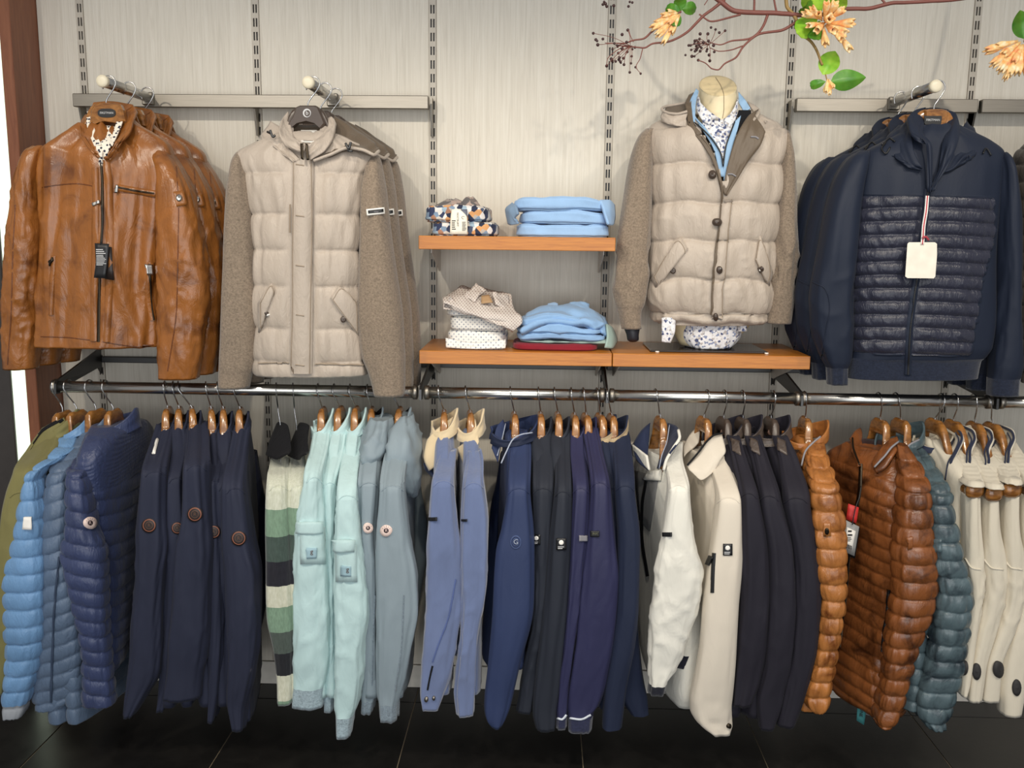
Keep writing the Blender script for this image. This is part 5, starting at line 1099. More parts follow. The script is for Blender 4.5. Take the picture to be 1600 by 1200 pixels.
sheet('collar', [[(518, 182, YB+.02), (524, 192, YB-.02), (520, 212, YB-.07), (506, 236, YB-.10), (484, 250, YB-.105)], [(510, 186, YB+.01), (511, 200, YB-.03), (504, 214, YB-.075), (494, 228, YB-.10), (480, 240, YB-.105)], [(498, 204, YB), (496, 214, YB-.05), (490, 222, YB-.085), (484, 226, YB-.095), (478, 230, YB-.10)]], BE, o, 20, 30, .012, soft(.006, 7, 12))
sheet('inner_back', [[(450, 190, YB+.02), (480, 196, YB+.03), (514, 190, YB+.02)], [(458, 214, YB-.005), (480, 222, YB-.005), (504, 216, YB-.005)], [(466, 236, YB-.05), (478, 240, YB-.05), (490, 236, YB-.05)]], BRN, o, 12, 12, .004)
sheet('collar_zip', [[(469, 224, YB-.107), (470, 248, YB-.112)], [(473, 224, YB-.110), (474, 250, YB-.114)]], MT['zip'], o, 4, 8, .002); sheet('collar_zip', [[(477, 224, YB-.110), (479, 250, YB-.114)], [(481, 225, YB-.108), (483, 250, YB-.113)]], MT['zip'], o, 4, 8, .002)
il = sheet('inner_label', [[(470, 203, YB-.02), (495, 203, YB-.02)], [(470, 222, YB-.06), (493, 223, YB-.06)]], MT['white'], o, 5, 5, .001); ib = obj_bvh(il)
lines_of_print(473, 493, 207, 214, 2, ib, MT['ink'], o, fb=YB-.04, off=.001); lines_of_print(474, 492, 217.5, 220, 3, ib, MT['ink'], o, off=.001)
for pts in ([(418, 206, YB-.07), (424, 209, YB-.085), (422, 203, YB-.085), (427, 214, YB-.085), (430, 211, YB-.085)], [(540, 224, YB-.10), (545, 232, YB-.105), (548, 222, YB-.105), (544, 236, YB-.10), (551, 236, YB-.10)]): wire('cord_stop', [W(*p) for p in pts], .0035, MT['dark_steel'], o, 24)
ho, H, N = front_hanger(489, 127, (481, 168), 'broad dark brown hanger with a round pale emblem in the beige hooded jacket', MT['brown_plastic'], y=YB)
neck_block(ho, [(464, 168), (470, 165.5), (494, 165.5), (499, 168), (506, 184), (510, 194), (503, 202), (494, 194), (480, 190), (464, 194), (454, 202), (450, 196), (458, 184)], YB-.008, MT['brown_plastic'], .026)
pl = flat_panel('emblem', ell(479.5, 176.5, 6.3, 6.8, 24), YB-.0225, MT['silver'], ho, .002); p2 = flat_panel('emblem_inner', ell(480, 177, 4.6, 5, 20), YB-.0235, MT['brown_plastic'], ho, .002)
lettering('b', 479.8, 176.6, 6.6, obj_bvh(p2), MT['silver'], p2, off=.001, fb=YB-.03)
for i, (dy, lb) in enumerate(((.105, 'second beige hooded jacket close behind the foremost one on the second arm'), (.205, 'third beige hooded jacket nearest the wall on the second arm'))):
    copy_tree(beige, (.010*(i+1), dy, 0), lb, 'beige jackets on the second arm'); copy_tree(ho, (.010*(i+1), dy, 0), 'brown hanger in the %s beige hooded jacket of the second arm' % ('second' if i == 0 else 'rearmost'), GR_F)

# --- navy hybrid jacket
NH = m_cloth('navy_softshell', (25, 33, 50), .6, .06, 1000, .12, .03, .2); NQ = m_puffer('navy_quilting', (36, 38, 54), .38, .1, .55, .5); NK = m_knit('navy_rib_knit', (34, 40, 56))
YN = -.36
o = navyj = thing('hybrid_jacket', 'navy hybrid jacket with quilted front and blank cream tag, foremost on the right arm', 'jacket', W(1460, 175, YN), 'navy hybrid jackets on the right arm')
rows = [(196, 1426, 1494, YN, .035), (208, 1404, 1518, YN, .05), (222, 1378, 1546, YN, .06), (240, 1350, 1566, YN-.003, .068), (262, 1344, 1566, YN-.008, .074), (300, 1340, 1562, YN-.012, .078), (360, 1335, 1557, YN-.014, .08), (440, 1331, 1554, YN-.014, .08), (500, 1330, 1551, YN-.013, .078), (540, 1329, 1546, YN-.012, .075), (556, 1326, 1537, YN-.01, .07), (563, 1324, 1530, YN-.01, .064), (590, 1323, 1525, YN-.01, .062)]
zt, zb2 = W(1440, 306, YN-.09)[2], W(1440, 556, YN-.09)[2]; NQN = 12
def edge_r(z):    # right boundary (world x) of the quilted panel
    pts = [(306, 1553), (370, 1555), (400, 1545), (440, 1532), (480, 1527), (556, 1514)]
    zz = np.array([W(p[1], p[0], YN-.07)[2] for p in pts]); xx = np.array([W(p[1], p[0], YN-.07)[0] for p in pts]); return np.interp(z, zz[::-1], xx[::-1])
xl = W(1334, 430, YN-.07)[0]; xz0, xz1 = W(1430, 430, YN-.09)[0], W(1440, 430, YN-.09)[0]
def panel_mask(P):
    x, z = P[..., 0], P[..., 2]; zx = x-.0*(z)
    tz = (zt-z)/(zt-zb2); xc = W(1447, 306, YN-.09)[0]*(1-tz)+W(1419, 556, YN-.09)[0]*tz
    return (z < zt) & (z > zb2) & (x > xl-.004) & (x < edge_r(z)) & (P[..., 1] < YN-.015), np.abs(x-xc)
def navy_quilt(P, A, S, T, Q):
    m_, dz = panel_mask(P); z = P[..., 2]; sag = .006*np.sin((P[..., 0]-xl)*9)
    f = (zt-z+sag)/(zt-zb2)*NQN
    k = np.floor(f); b = np.abs(np.sin(math.pi*f))**.38
    w = np.clip((dz-.010)/.006, 0, 1)
    wr = vnoise(np.stack((P[..., 0]*85+z*40, k*3.3, z*22), -1))
    return np.where(m_, (.0125*b*(1+.28*wr)-.004)*w, 0)+.004*vnoise(np.stack((np.cos(A)*4, S*5, np.sin(A)), -1))
g = tube_grid(pxrows(rows), 260, 160, .82, [navy_quilt]); bN = grid_bvh(g)
P = g.P; m_, dz = panel_mask(P); q = grid_quads(g.n, g.m, True); mf = m_.reshape(-1)[q].all(1)
hemi = int(np.argmin(np.abs(g.P[:, :, 2].mean(1)-W(1430, 562, YN-.06)[2])))
ring = np.arange(g.n-1).repeat(g.m); isq = mf & (ring < hemi)
def sub(name, sel, mat, par):
    used, inv = np.unique(q[sel].reshape(-1), return_inverse=True)
    return mk(name, P.reshape(-1, 3)[used], inv.reshape(-1, 4), mat, par)
bo = sub('body', (~isq) & (ring < hemi), NH, o); qp = sub('quilted_panel', isq, NQ, o); tube_part('hem_band', g, NK, o, hemi/(g.n-1), 1, False, True, hollow=.02)
strip('zip', [(1449, 296), (1445, 340), (1438, 400), (1428, 460), (1421, 520), (1418, 585)], 11, bN, NH, o, off=.002, th=.004, fb=YN-.08, n=50); strip('zip_teeth', [(1449, 296), (1445, 340), (1438, 400), (1428, 460), (1421, 520), (1418, 585)], 3.2, bN, MT['zip_black'], o, off=.0065, fb=YN-.08, n=50)
strip('chest_seam', [(1343, 304), (1400, 305), (1444, 307)], 1.2, bN, NH, o, off=.0005, fb=YN-.08); strip('chest_seam', [(1454, 306), (1500, 308), (1550, 310)], 1.2, bN, NH, o, off=.0005, fb=YN-.08)
for nm, sl, sd in (('l', [(238, 1336, 1356, YN, .03), (247, 1323, 1354, YN-.005, .048), (262, 1312, 1352, YN-.01, .056), (290, 1299, 1346, YN-.016, .06), (335, 1287, 1340, YN-.025, .06), (400, 1276, 1335, YN-.03, .058), (450, 1268, 1333, YN-.03, .056), (500, 1269, 1332, YN-.028, .054), (545, 1278, 1330, YN-.025, .05), (566, 1286, 1326, YN-.022, .046), (574, 1290, 1322, YN-.022, .04), (600, 1291, 1321, YN-.02, .038)], 1.1),
                   ('r', [(240, 1556, 1569, YN, .03), (248, 1556, 1574, YN-.01, .045), (270, 1557, 1581, YN-.018, .054), (340, 1556, 1588, YN-.022, .057), (450, 1555, 1591, YN-.022, .055), (520, 1551, 1593, YN-.02, .052), (570, 1546, 1594, YN-.02, .05), (586, 1545, 1592, YN-.02, .045), (592, 1544, 1590, YN-.02, .042), (617, 1543, 1588, YN-.02, .04)], 4.4)):
    gs = tube_grid(pxrows(sl), 110, 40, .85, [folds(.008, 2.2, 4, sd), creases(.004, 12, sd, .4, .95)]); tc = .925 if nm == 'l' else .925
    tube_part('sleeve', gs, NH, o, 0, tc, True, False); tube_part('cuff', gs, NK, o, tc, 1, False, True, hollow=.03)
    if nm == 'l': bS = grid_bvh(gs); strip('sleeve_seam', [(1269, 440), (1290, 452), (1296, 480), (1290, 520), (1283, 560)], 1.6, bS, NH, o, fb=YN-.09, off=.0005)
sheet('hood', [[(1404, 196, YN+.03), (1418, 190, YN), (1424, 200, YN-.04)], [(1384, 222, YN), (1404, 224, YN-.05), (1426, 228, YN-.075)], [(1390, 240, YN-.045), (1414, 252, YN-.085), (1440, 262, YN-.10)], [(1404, 246, YN-.07), (1420, 262, YN-.09), (1442, 266, YN-.10)]], NH, o, 24, 20, .01, soft(.006, 6, 2))
sheet('hood', [[(1510, 190, YN+.04), (1526, 206, YN+.02), (1540, 220, YN)], [(1496, 214, YN-.03), (1512, 224, YN-.05), (1536, 230, YN-.045)], [(1474, 250, YN-.085), (1494, 252, YN-.09), (1520, 240, YN-.08)], [(1466, 272, YN-.10), (1486, 264, YN-.10), (1514, 244, YN-.085)]], NH, o, 24, 20, .01, soft(.007, 6, 4))
sheet('collar', [[(1446, 168, YN+.02), (1430, 172, YN), (1420, 186, YN-.04), (1424, 206, YN-.075), (1446, 224, YN-.10), (1450, 300, YN-.105)], [(1444, 176, YN+.015), (1438, 184, YN-.015), (1434, 198, YN-.05), (1440, 216, YN-.08), (1452, 226, YN-.105), (1453, 300, YN-.11)], [(1444, 190, YN), (1444, 196, YN-.03), (1442, 208, YN-.06), (1450, 218, YN-.085), (1456, 230, YN-.10), (1456, 296, YN-.105)]], NH, o, 20, 40, .009, soft(.003, 6, 6))
sheet('collar', [[(1476, 170, YN+.02), (1494, 178, YN), (1500, 196, YN-.04), (1496, 226, YN-.085), (1482, 258, YN-.10), (1456, 298, YN-.11)], [(1480, 182, YN+.01), (1486, 192, YN-.02), (1486, 206, YN-.06), (1484, 230, YN-.09), (1472, 262, YN-.105), (1454, 296, YN-.108)], [(1476, 198, YN), (1474, 206, YN-.03), (1472, 220, YN-.06), (1470, 240, YN-.08), (1464, 268, YN-.095), (1452, 296, YN-.10)]], NH, o, 20, 40, .01, soft(.004, 6, 9))
sheet('back_collar', [[(1440, 170, YN+.04), (1460, 168, YN+.05), (1482, 171, YN+.04)], [(1440, 205, YN+.035), (1460, 210, YN+.04), (1482, 206, YN+.035)], [(1442, 240, YN-.02), (1460, 245, YN-.02), (1476, 240, YN-.02)], [(1448, 280, YN-.085), (1456, 285, YN-.09), (1464, 276, YN-.085)]], m_cloth('dark_navy_inside', (26, 32, 46), .8), o, 20, 10, .004)
il = sheet('inner_label', [[(1445, 219, YN-.03), (1467, 220, YN-.03)], [(1447, 227, YN-.045), (1466, 231, YN-.05)]], MT['white'], o, 5, 5, .001); lines_of_print(1449, 1465, 222.5, 224, 2, obj_bvh(il), MT['ink'], o, off=.001)
sheet('size_label', [[(1446, 207, YN-.01), (1452, 207, YN-.01)], [(1445, 217, YN-.025), (1452, 216, YN-.025)]], m_plain('red_label', (160, 50, 60), .6), o, 4, 4, .001)
for pts in ([(1378, 226, YN-.08), (1390, 216, YN-.09), (1398, 221, YN-.09)], [(1384, 222, YN-.095), (1378, 234, YN-.095), (1384, 240, YN-.095), (1391, 230, YN-.095)], [(1536, 240, YN-.09), (1541, 232, YN-.095), (1549, 243, YN-.09)]): wire('cord_stop', [hit(bN, p[0], p[1])[0]-ray(p[0], p[1])*.008 for p in pts], .0022, MT['black'], o, 16)
tg = thing('swing_tag', 'blank cream card on a red, white and blue ribbon over the navy hybrid jacket', 'tag', W(1450, 320, YN-.12))
for dx, c in ((-1.8, (232, 228, 222)), (0, (186, 56, 66)), (1.8, (232, 228, 222))):
    wire('ribbon', [W(a+dx, b, y) for a, b, y in ((1449, 306, YN-.118), (1447, 330, YN-.122), (1443, 356, YN-.124), (1442, 372, YN-.126), (1441, 382, YN-.128))], .0019, m_plain('ribbon', c, .7), tg, 24)
wire('ribbon_knot', [W(*p) for p in ((1441, 372, YN-.13), (1446, 370, YN-.132), (1451, 375, YN-.128))], .003, m_plain('ribbon_red', (170, 60, 72), .7), tg, 12)
flat_panel('card', [(1420.5, 378.5), (1461, 378.5), (1464, 381), (1464, 400), (1461.5, 432), (1459, 435), (1418, 434.5), (1414.5, 432), (1418, 381)], YN-.126, m_plain('cream_card', (238, 230, 214), .6), tg, .002)
ho, H, N = front_hanger(1466, 132, (1459, 172), 'broad wooden hanger with a black name plate in the navy hybrid jacket', MT['hanger'], y=YN)
neck_block(ho, [(1443, 173), (1450, 171), (1470, 171), (1478, 173), (1479, 182), (1475, 196), (1471, 207), (1462, 204), (1452, 203), (1445, 205), (1444, 192)], YN-.006, MT['hanger'], .026)
pl = flat_panel('name_plate', [(1444.5, 181), (1471, 181), (1472, 184), (1470.5, 193.5), (1468, 195), (1446, 194.5), (1444.5, 192)], YN-.0205, MT['black'], ho, .002); lettering('FIRSTMAN', 1458, 187.5, 3.6, obj_bvh(pl), MT['silver'], pl, off=.0008, fb=YN-.03, sx=.95)
for i, (dy, lb) in enumerate(((.105, 'second navy hybrid jacket close behind the foremost one on the right arm'), (.205, 'third navy hybrid jacket nearest the wall on the right arm'))):
    copy_tree(navyj, (-.012*(i+1), dy, 0), lb, 'navy hybrid jackets on the right arm'); copy_tree(ho, (-.012*(i+1), dy, 0), 'wooden hanger in the %s navy hybrid jacket of the right arm' % ('second' if i == 0 else 'rearmost'), GR_F)

# --- dark puffer cut by the right picture edge
DP = m_puffer('dark_grey_nylon', (62, 56, 50), .38)
o = thing('puffer_jacket', 'dark grey quilted puffer jacket cut by the right picture edge', 'jacket', W(1680, 200, -.34))
g = tube_grid(pxrows([(210, 1630, 1740, -.34, .04), (224, 1604, 1770, -.34, .06), (250, 1588, 1790, -.345, .08), (330, 1582, 1796, -.35, .085), (450, 1586, 1790, -.35, .085), (560, 1590, 1786, -.35, .08), (596, 1594, 1780, -.35, .075)]), 200, 90, .8, [quilt(.014, .05, .05, 9, 3, wr=.5), folds(.005, 3, 5, 2)]); tube_part('body', g, DP, o)
gs = tube_grid(pxrows([(250, 1786, 1800, -.345, .05), (330, 1784, 1830, -.36, .06), (590, 1790, 1840, -.36, .05)]), 120, 30, .85, [quilt(.012, .05, .02, 9, 5)]); tube_part('sleeve', gs, DP, o)
gh = tube_grid(pxrows([(196, 1650, 1720, -.33, .05), (214, 1630, 1745, -.35, .08), (236, 1640, 1730, -.37, .08)]), 20, 30, .8, [folds(.008, 2, 8, 3)]); tube_part('collar', gh, DP, o)

# ------------------------------------------------------------------ dressed bust on the low shelf
YM = -.185
SHF = m_cells('pale_shirt_blue_flowers', [(222, 222, 226), (132, 142, 170), (226, 226, 228), (206, 204, 204), (78, 86, 122), (228, 228, 230), (176, 170, 168), (224, 224, 228), (228, 228, 230), (220, 220, 222)], 150)
SKB = m_cloth('pale_blue_jersey', (150, 184, 216), .8); BUST = m_plain('cream_bust', (228, 212, 174), .42)
o = thing('bust', 'cream torso bust with flat neck top on a dark glossy base plate', 'mannequin', W(1122, 545, YM))
nk = pxrows([(133, 1094, 1150, YM, .048), (137, 1092.5, 1151.5, YM, .050), (155, 1092, 1151, YM, .050), (175, 1093, 1149, YM, .05), (195, 1086, 1156, YM, .055)])
nk = pxrows([(117, 1094, 1150, YM, .048)]+[(a, 1092.5, 1151, YM, .050) for a in (137, 155)]+[(175, 1093, 1149, YM, .05), (195, 1086, 1156, YM, .055)])
g = tube_grid(nk, 40, 48, 1.0, None)
zf, zbk = W(1122, 150, YM-.05)[2], W(1122, 118, YM+.05)[2]
zpl = zf+(zbk-zf)*(g.P[..., 1]-(YM-.05))/.1; g.P[..., 2] = np.minimum(g.P[..., 2], zpl); tube_part('neck', g, BUST, o, hollow=0, cap0=False)
V = []
for s_, d_ in ((.0, .003), (.5, .003), (.9, .0025), (.985, .0008), (1.0, -.002)):
    for i in range(48):
        a_ = 2*math.pi*i/48; x_, y_ = .0555*s_*math.cos(a_), .05*s_*math.sin(a_); V.append((W(1121.8, 134, YM)[0]+x_, YM+y_, zf+(zbk-zf)*(y_+.05)/.1+d_))
mk('neck_cap', V, grid_quads(5, 48, True), m_plain('bust_top', (224, 204, 160), .4), o)
strip('seam', [(1118, 121), (1127, 136), (1131, 150), (1131, 170), (1129, 185)], 1.3, BVHTree.FromPolygons([v.co+o.location for q in o.children for v in q.data.vertices], [tuple(x+k for x in p.vertices) for q, k in zip(o.children, np.concatenate(([0], np.cumsum([len(q.data.vertices) for q in o.children])[:-1])).astype(int)) for p in q.data.polygons]), m_plain('bust_seam', (150, 132, 104), .6), o, off=.0004, th=.0004, fb=YM-.05)
g = tube_grid(pxrows([(460, 1042, 1192, YM, .09), (500, 1046, 1176, YM, .08), (538, 1062, 1142, YM, .06)]), 12, 30, .9); tube_part('torso', g, BUST, o)
sy0 = ZL
bp = box('base_plate', W(1004, 540, -.25)[0]+.02, W(1200, 545, -.29)[0], -.292, -.075, sy0+.0005, sy0+.007, m_plain('dark_glossy_plate', (52, 46, 44), .12), o, .002)
for fx in (1027, 1198): V, F = lathe_vf(W(fx, 548, -.296), (0, 0, 1), [(0, .006), (.004, .006)], 12); V = np.array(V); V[:, 2] += sy0+.0005-V[:, 2].min(); mk('foot', V, F, MT['white'], o)
for lx, ly in ((988, 508),):
    g = tube_grid(pxrows([(500, 974, 1001, -.245, .03), (512, 975, 1000, -.25, .028), (524, 979, 998, -.255, .024), (531, 980, 998, -.257, .018), (534, 984, 994, -.257, .010)]), 24, 24, 1.0); tube_part('wrist_stump', g, m_plain('dark_stump', (26, 27, 36), .5), o, hollow=0)
# shirt
sh = thing('shirt', 'pale shirt with blue flowers worn by the bust under the beige jacket', 'shirt', W(1122, 200, YM))
g = tube_grid(pxrows([(485, 1034, 1174, YM, .088), (504, 1056, 1160, YM, .09), (522, 1058, 1158, YM, .088), (534, 1064, 1150, YM, .086), (541, 1072, 1142, YM, .084)]), 24, 70, .85, [folds(.008, 5, 3, 2)]); tube_part('shirt_tail', g, SHF, sh, hollow=.02)
sheet('shirt_tail', [[(1034, 496, YM-.094), (1056, 496, YM-.098)], [(1034, 518, YM-.095), (1055, 516, YM-.099)], [(1034, 534, YM-.094), (1048, 536, YM-.097)]], SHF, sh, 12, 8, .003, soft(.004, 5, 3)); sheet('shirt_tail', [[(1154, 500, YM-.08), (1167, 500, YM-.075)], [(1154, 518, YM-.08), (1167, 518, YM-.075)]], SHF, sh, 8, 6, .003)
sheet('front', [[(1096, 176, YM-.05), (1122, 186, YM-.07), (1150, 176, YM-.05)], [(1098, 200, YM-.085), (1124, 206, YM-.095), (1152, 196, YM-.085)], [(1112, 222, YM-.105), (1128, 226, YM-.11), (1142, 220, YM-.105)], [(1124, 246, YM-.118), (1130, 248, YM-.12), (1136, 246, YM-.118)]], SHF, sh, 24, 20, .003, soft(.004, 6, 2))
sheet('collar', [[(1090, 150, YM-.03), (1092, 156, YM-.05), (1104, 170, YM-.068), (1126, 186, YM-.075)], [(1088, 172, YM-.055), (1096, 186, YM-.08), (1108, 194, YM-.09), (1112, 182, YM-.085)]], SHF, sh, 10, 20, .004)
sheet('collar', [[(1154, 154, YM-.03), (1150, 164, YM-.055), (1142, 176, YM-.07), (1131, 187, YM-.075)], [(1152, 178, YM-.062), (1146, 192, YM-.08), (1136, 200, YM-.09), (1134, 190, YM-.083)]], SHF, sh, 10, 20, .004)
# pale blue half zip and black inner collar
kz = thing('half_zip_sweater', 'pale blue half zip sweater layered between the shirt and beige jacket of the bust', 'sweater', W(1122, 230, YM))
sheet('front', [[(1082, 180, YM-.072), (1090, 190, YM-.09)], [(1098, 204, YM-.098), (1108, 208, YM-.107)], [(1116, 236, YM-.117), (1127, 240, YM-.122)], [(1124, 276, YM-.125), (1132, 276, YM-.127)]], SKB, kz, 24, 8, .004)
sheet('front', [[(1158, 180, YM-.075), (1146, 192, YM-.09)], [(1152, 204, YM-.1), (1140, 214, YM-.108)], [(1144, 232, YM-.117), (1131, 244, YM-.122)], [(1138, 270, YM-.125), (1131, 284, YM-.127)]], SKB, kz, 24, 8, .004)
sheet('collar', [[(1088, 138, YM-.01), (1078, 160, YM-.04), (1078, 188, YM-.085)], [(1092, 142, YM-.012), (1087, 164, YM-.05), (1086, 190, YM-.09)]], SKB, kz, 8, 20, .005); sheet('collar', [[(1154, 143, YM-.01), (1166, 158, YM-.03), (1172, 168, YM-.06)], [(1154, 160, YM-.03), (1160, 170, YM-.05), (1162, 176, YM-.065)]], SKB, kz, 8, 16, .005)
wire('zip', [W(*p) for p in ((1086, 192, YM-.094), (1100, 204, YM-.108), (1116, 222, YM-.118), (1127, 242, YM-.126), (1130, 260, YM-.13))], .0022, MT['zip_black'], kz, 30); wire('zip', [W(*p) for p in ((1148, 190, YM-.094), (1142, 206, YM-.108), (1134, 230, YM-.122), (1130, 258, YM-.13))], .0022, MT['zip_black'], kz, 30)
sheet('black_facing', [[(1154, 172, YM-.06), (1174, 172, YM-.07)], [(1148, 195, YM-.085), (1172, 184, YM-.085)], [(1144, 214, YM-.103), (1156, 206, YM-.1)]], BK, kz, 12, 10, .003); sheet('black_facing', [[(1076, 190, YM-.088), (1084, 192, YM-.09)], [(1092, 214, YM-.107), (1102, 216, YM-.108)], [(1110, 234, YM-.118), (1118, 238, YM-.119)]], BK, kz, 12, 6, .003)
# the jacket on the bust
o = bj = thing('hooded_jacket', 'open beige hooded jacket with taupe knitted sleeves worn by the bust', 'jacket', W(1122, 200, YM))
rows = [(172, 1062, 1178, YM, .06), (182, 1040, 1198, YM, .078), (195, 1016, 1222, YM, .09), (210, 1008, 1230, YM, .096), (240, 1012, 1226, YM-.004, .104), (300, 1017, 1218, YM-.008, .112), (380, 1015, 1211, YM-.01, .115), (440, 1014, 1206, YM-.01, .115), (470, 1015, 1204, YM-.008, .112), (488, 1018, 1200, YM-.006, .107), (494, 1022, 1194, YM-.005, .103), (505, 1024, 1190, YM-.005, .102)]
zq2 = [W(1100, p, YM-.11)[2] for p in (196, 254, 316, 376, 436, 491)]
def bust_quilt(P, A, S, T, Q):
    d = np.zeros_like(S); z = P[..., 2]+.004*np.sin(P[..., 0]*40); e = zq2+[zq2[-1]-.03]
    for a, b in zip(e[:-1], e[1:]):
        k = (z <= a) & (z > b); f = np.sin(math.pi*np.clip((a-z)/(a-b), 0, 1))
        d = np.where(k, .017*np.abs(f)**.42*(1+.3*vnoise(np.stack((np.cos(A)*6+a*50, np.sin(A)*3, z*9), -1))), d)
    x = np.cos(A)
    r = 1-np.abs(vnoise(np.stack((x*5+z*9, z*11, np.sin(A)*2), -1)))
    return d-.006+.006*(r**4-.2)*np.clip((T-.4)/.2, 0, 1)+.005*vnoise(np.stack((x*9, z*11, np.sin(A)*2), -1))
g = tube_grid(pxrows(rows), 170, 130, .82, [bust_quilt]); bM = grid_bvh(g)
# the front opens in a V: leave out the faces inside it
zV = [(172, 1086, 1160), (200, 1094, 1152), (240, 1112, 1140), (275, 1123, 1133), (284, 1127, 1129)]
zz = np.array([W(1122, a, YM-.1)[2] for a, _, _ in zV]); xa = np.array([W(b, a, YM-.1)[0] for a, b, _ in zV]); xb = np.array([W(c, a, YM-.1)[0] for a, _, c in zV])
q = grid_quads(g.n, g.m, True); cen = g.P.reshape(-1, 3)[q].mean(1)
inV = (cen[:, 1] < YM-.02) & (cen[:, 2] > zz[-1]) & (cen[:, 0] > np.interp(cen[:, 2], zz[::-1], xa[::-1])) & (cen[:, 0] < np.interp(cen[:, 2], zz[::-1], xb[::-1]))
hz = W(1122, 491, YM-.1)[2]; hemf = cen[:, 2] < hz
P = g.P; sub('body', (~inV) & (~hemf), BE, o); ho_ = sub('hem_band', hemf & (~inV), BE, o)
for p_ in ('body', 'hem_band'):
    for c in o.children:
        if c.name.split('.')[0] == p_:
            sm_ = c.modifiers.new('thick', 'SOLIDIFY'); sm_.thickness = .004; sm_.offset = -1
for nm, sl, sd in (('l', [(203, 1007, 1022, YM, .05), (212, 998, 1021, YM-.005, .062), (240, 986, 1020, YM-.015, .07), (300, 975, 1019, YM-.03, .068), (360, 966, 1016, YM-.045, .062), (420, 961, 1013, YM-.055, .056), (452, 958, 1010, YM-.06, .054), (476, 961, 1007, YM-.06, .05), (484, 964, 1003, YM-.06, .046), (513, 971, 1002, YM-.06, .042)], 2.7),
                   ('r', [(207, 1218, 1230, YM, .05), (217, 1216, 1232, YM-.005, .062), (245, 1214, 1238, YM-.015, .068), (300, 1212, 1241, YM-.03, .066), (340, 1209, 1242, YM-.04, .062), (400, 1207, 1245, YM-.05, .056), (430, 1205, 1242, YM-.05, .054), (470, 1203, 1240, YM-.05, .05), (480, 1201, 1239, YM-.05, .046), (505, 1198, 1235, YM-.05, .042)], 6.1)):
    gs = tube_grid(pxrows(sl), 100, 40, .9, [folds(.005, 2.2, 4, sd), creases(.011, 20, sd, .52, .88, .6)]); tube_part('sleeve', gs, KN, o, 0, .9, True, False); tube_part('cuff', gs, KN, o, .9, 1, False, True, hollow=.02)
FB = YM-.12
# reversed lapel, zip edge, buttons, pocket flaps
sheet('lapel', [[(1186, 170, YM-.065), (1180, 178, YM-.085), (1196, 206, YM-.115)], [(1172, 178, YM-.09), (1172, 200, YM-.115), (1190, 224, YM-.128)], [(1150, 214, YM-.12), (1158, 236, YM-.13), (1168, 254, YM-.134)], [(1136, 262, YM-.132), (1144, 274, YM-.136), (1150, 284, YM-.136)], [(1129, 296, YM-.134), (1132, 304, YM-.136), (1136, 306, YM-.136)]], BRN, o, 34, 14, .005, soft(.003, 6, 4))
for px_, py_ in ((1179, 215), (1143, 273)): strip('buttonhole', [(px_-6, py_-1), (px_, py_-1), (px_+6, py_+2)], 2.4, obj_bvh([c for c in o.children if c.name.startswith('lapel')][0]), MT['silver_cloth'], o, off=.002, fb=FB-.01, n=8)
sheet('facing', [[(1070, 160, YM-.05), (1080, 165, YM-.06)], [(1076, 196, YM-.09), (1084, 194, YM-.095)], [(1098, 226, YM-.118), (1104, 224, YM-.12)], [(1116, 258, YM-.13), (1121, 256, YM-.131)], [(1126, 300, YM-.134), (1129, 298, YM-.135)]], BRN, o, 30, 6, .005)
strip('zip', [(1096, 214), (1112, 238), (1122, 266), (1128, 300), (1126, 335), (1120, 375), (1115, 430), (1112, 490)], 4, bM, BRN, o, off=.008, fb=FB, n=60, th=.002)
strip('placket', [(1136, 310), (1130, 370), (1124, 430), (1120, 500)], 17, bM, BE, o, off=.006, th=.006, fb=FB, n=50); strip('stitching', [(1143, 312), (1137, 370), (1131, 430), (1127, 500)], 1.4, bM, BEs, o, off=.011, th=.0008, fb=FB, n=40)
for bx_, by_, s in ((1113, 274, 6), (1118.5, 347, 6), (1122, 421, 4.5), (1117.5, 493, 4)): disc('button', bx_, by_, s, 6, bM, MT['brown_plastic'], o, off=.012, th=.003, fb=FB, dome=.003); disc('button_eye', bx_+.6, by_-1, s*.4, 2.4, bM, MT['chrome'], o, off=.0165, th=.0006, fb=FB)
bB = bM; YB_ = YB; YB = YM-.03
flap([(1063, 370), (1075, 390), (1026, 450), (1018, 436)], (1051.5, 423)); flap([(1187, 368), (1205, 426), (1200, 448), (1179, 405)], (1187.5, 422))
YB = YB_
sheet('collar', [[(1076, 148, YM-.01), (1070, 166, YM-.04), (1074, 192, YM-.085), (1090, 212, YM-.11)], [(1084, 144, YM-.01), (1080, 164, YM-.05), (1082, 188, YM-.09), (1096, 208, YM-.112)]], BRN, o, 8, 24, .007, mats=[BRN, BE]); sheet('collar', [[(1168, 158, YM-.01), (1182, 166, YM-.03), (1188, 172, YM-.06), (1176, 186, YM-.10)], [(1172, 166, YM-.03), (1178, 174, YM-.055), (1178, 180, YM-.08), (1168, 196, YM-.105)]], BE, o, 8, 20, .007)
sheet('hood_inside', [[(1040, 167, YM-.0), (1056, 164, YM-.0), (1074, 161, YM-.0)], [(1038, 176, YM-.055), (1056, 178, YM-.065), (1074, 178, YM-.065)]], BRN, o, 8, 12, .004)
sheet('hood', [[(1035, 172, YM-.05), (1046, 178, YM-.072), (1058, 179, YM-.08), (1074, 176, YM-.085)], [(1032, 182, YM-.055), (1044, 186, YM-.082), (1058, 188, YM-.09), (1072, 186, YM-.092)], [(1032, 190, YM-.05), (1044, 194, YM-.08), (1058, 197, YM-.09), (1072, 198, YM-.095)]], BE, o, 16, 20, .007, soft(.004, 6, 7))
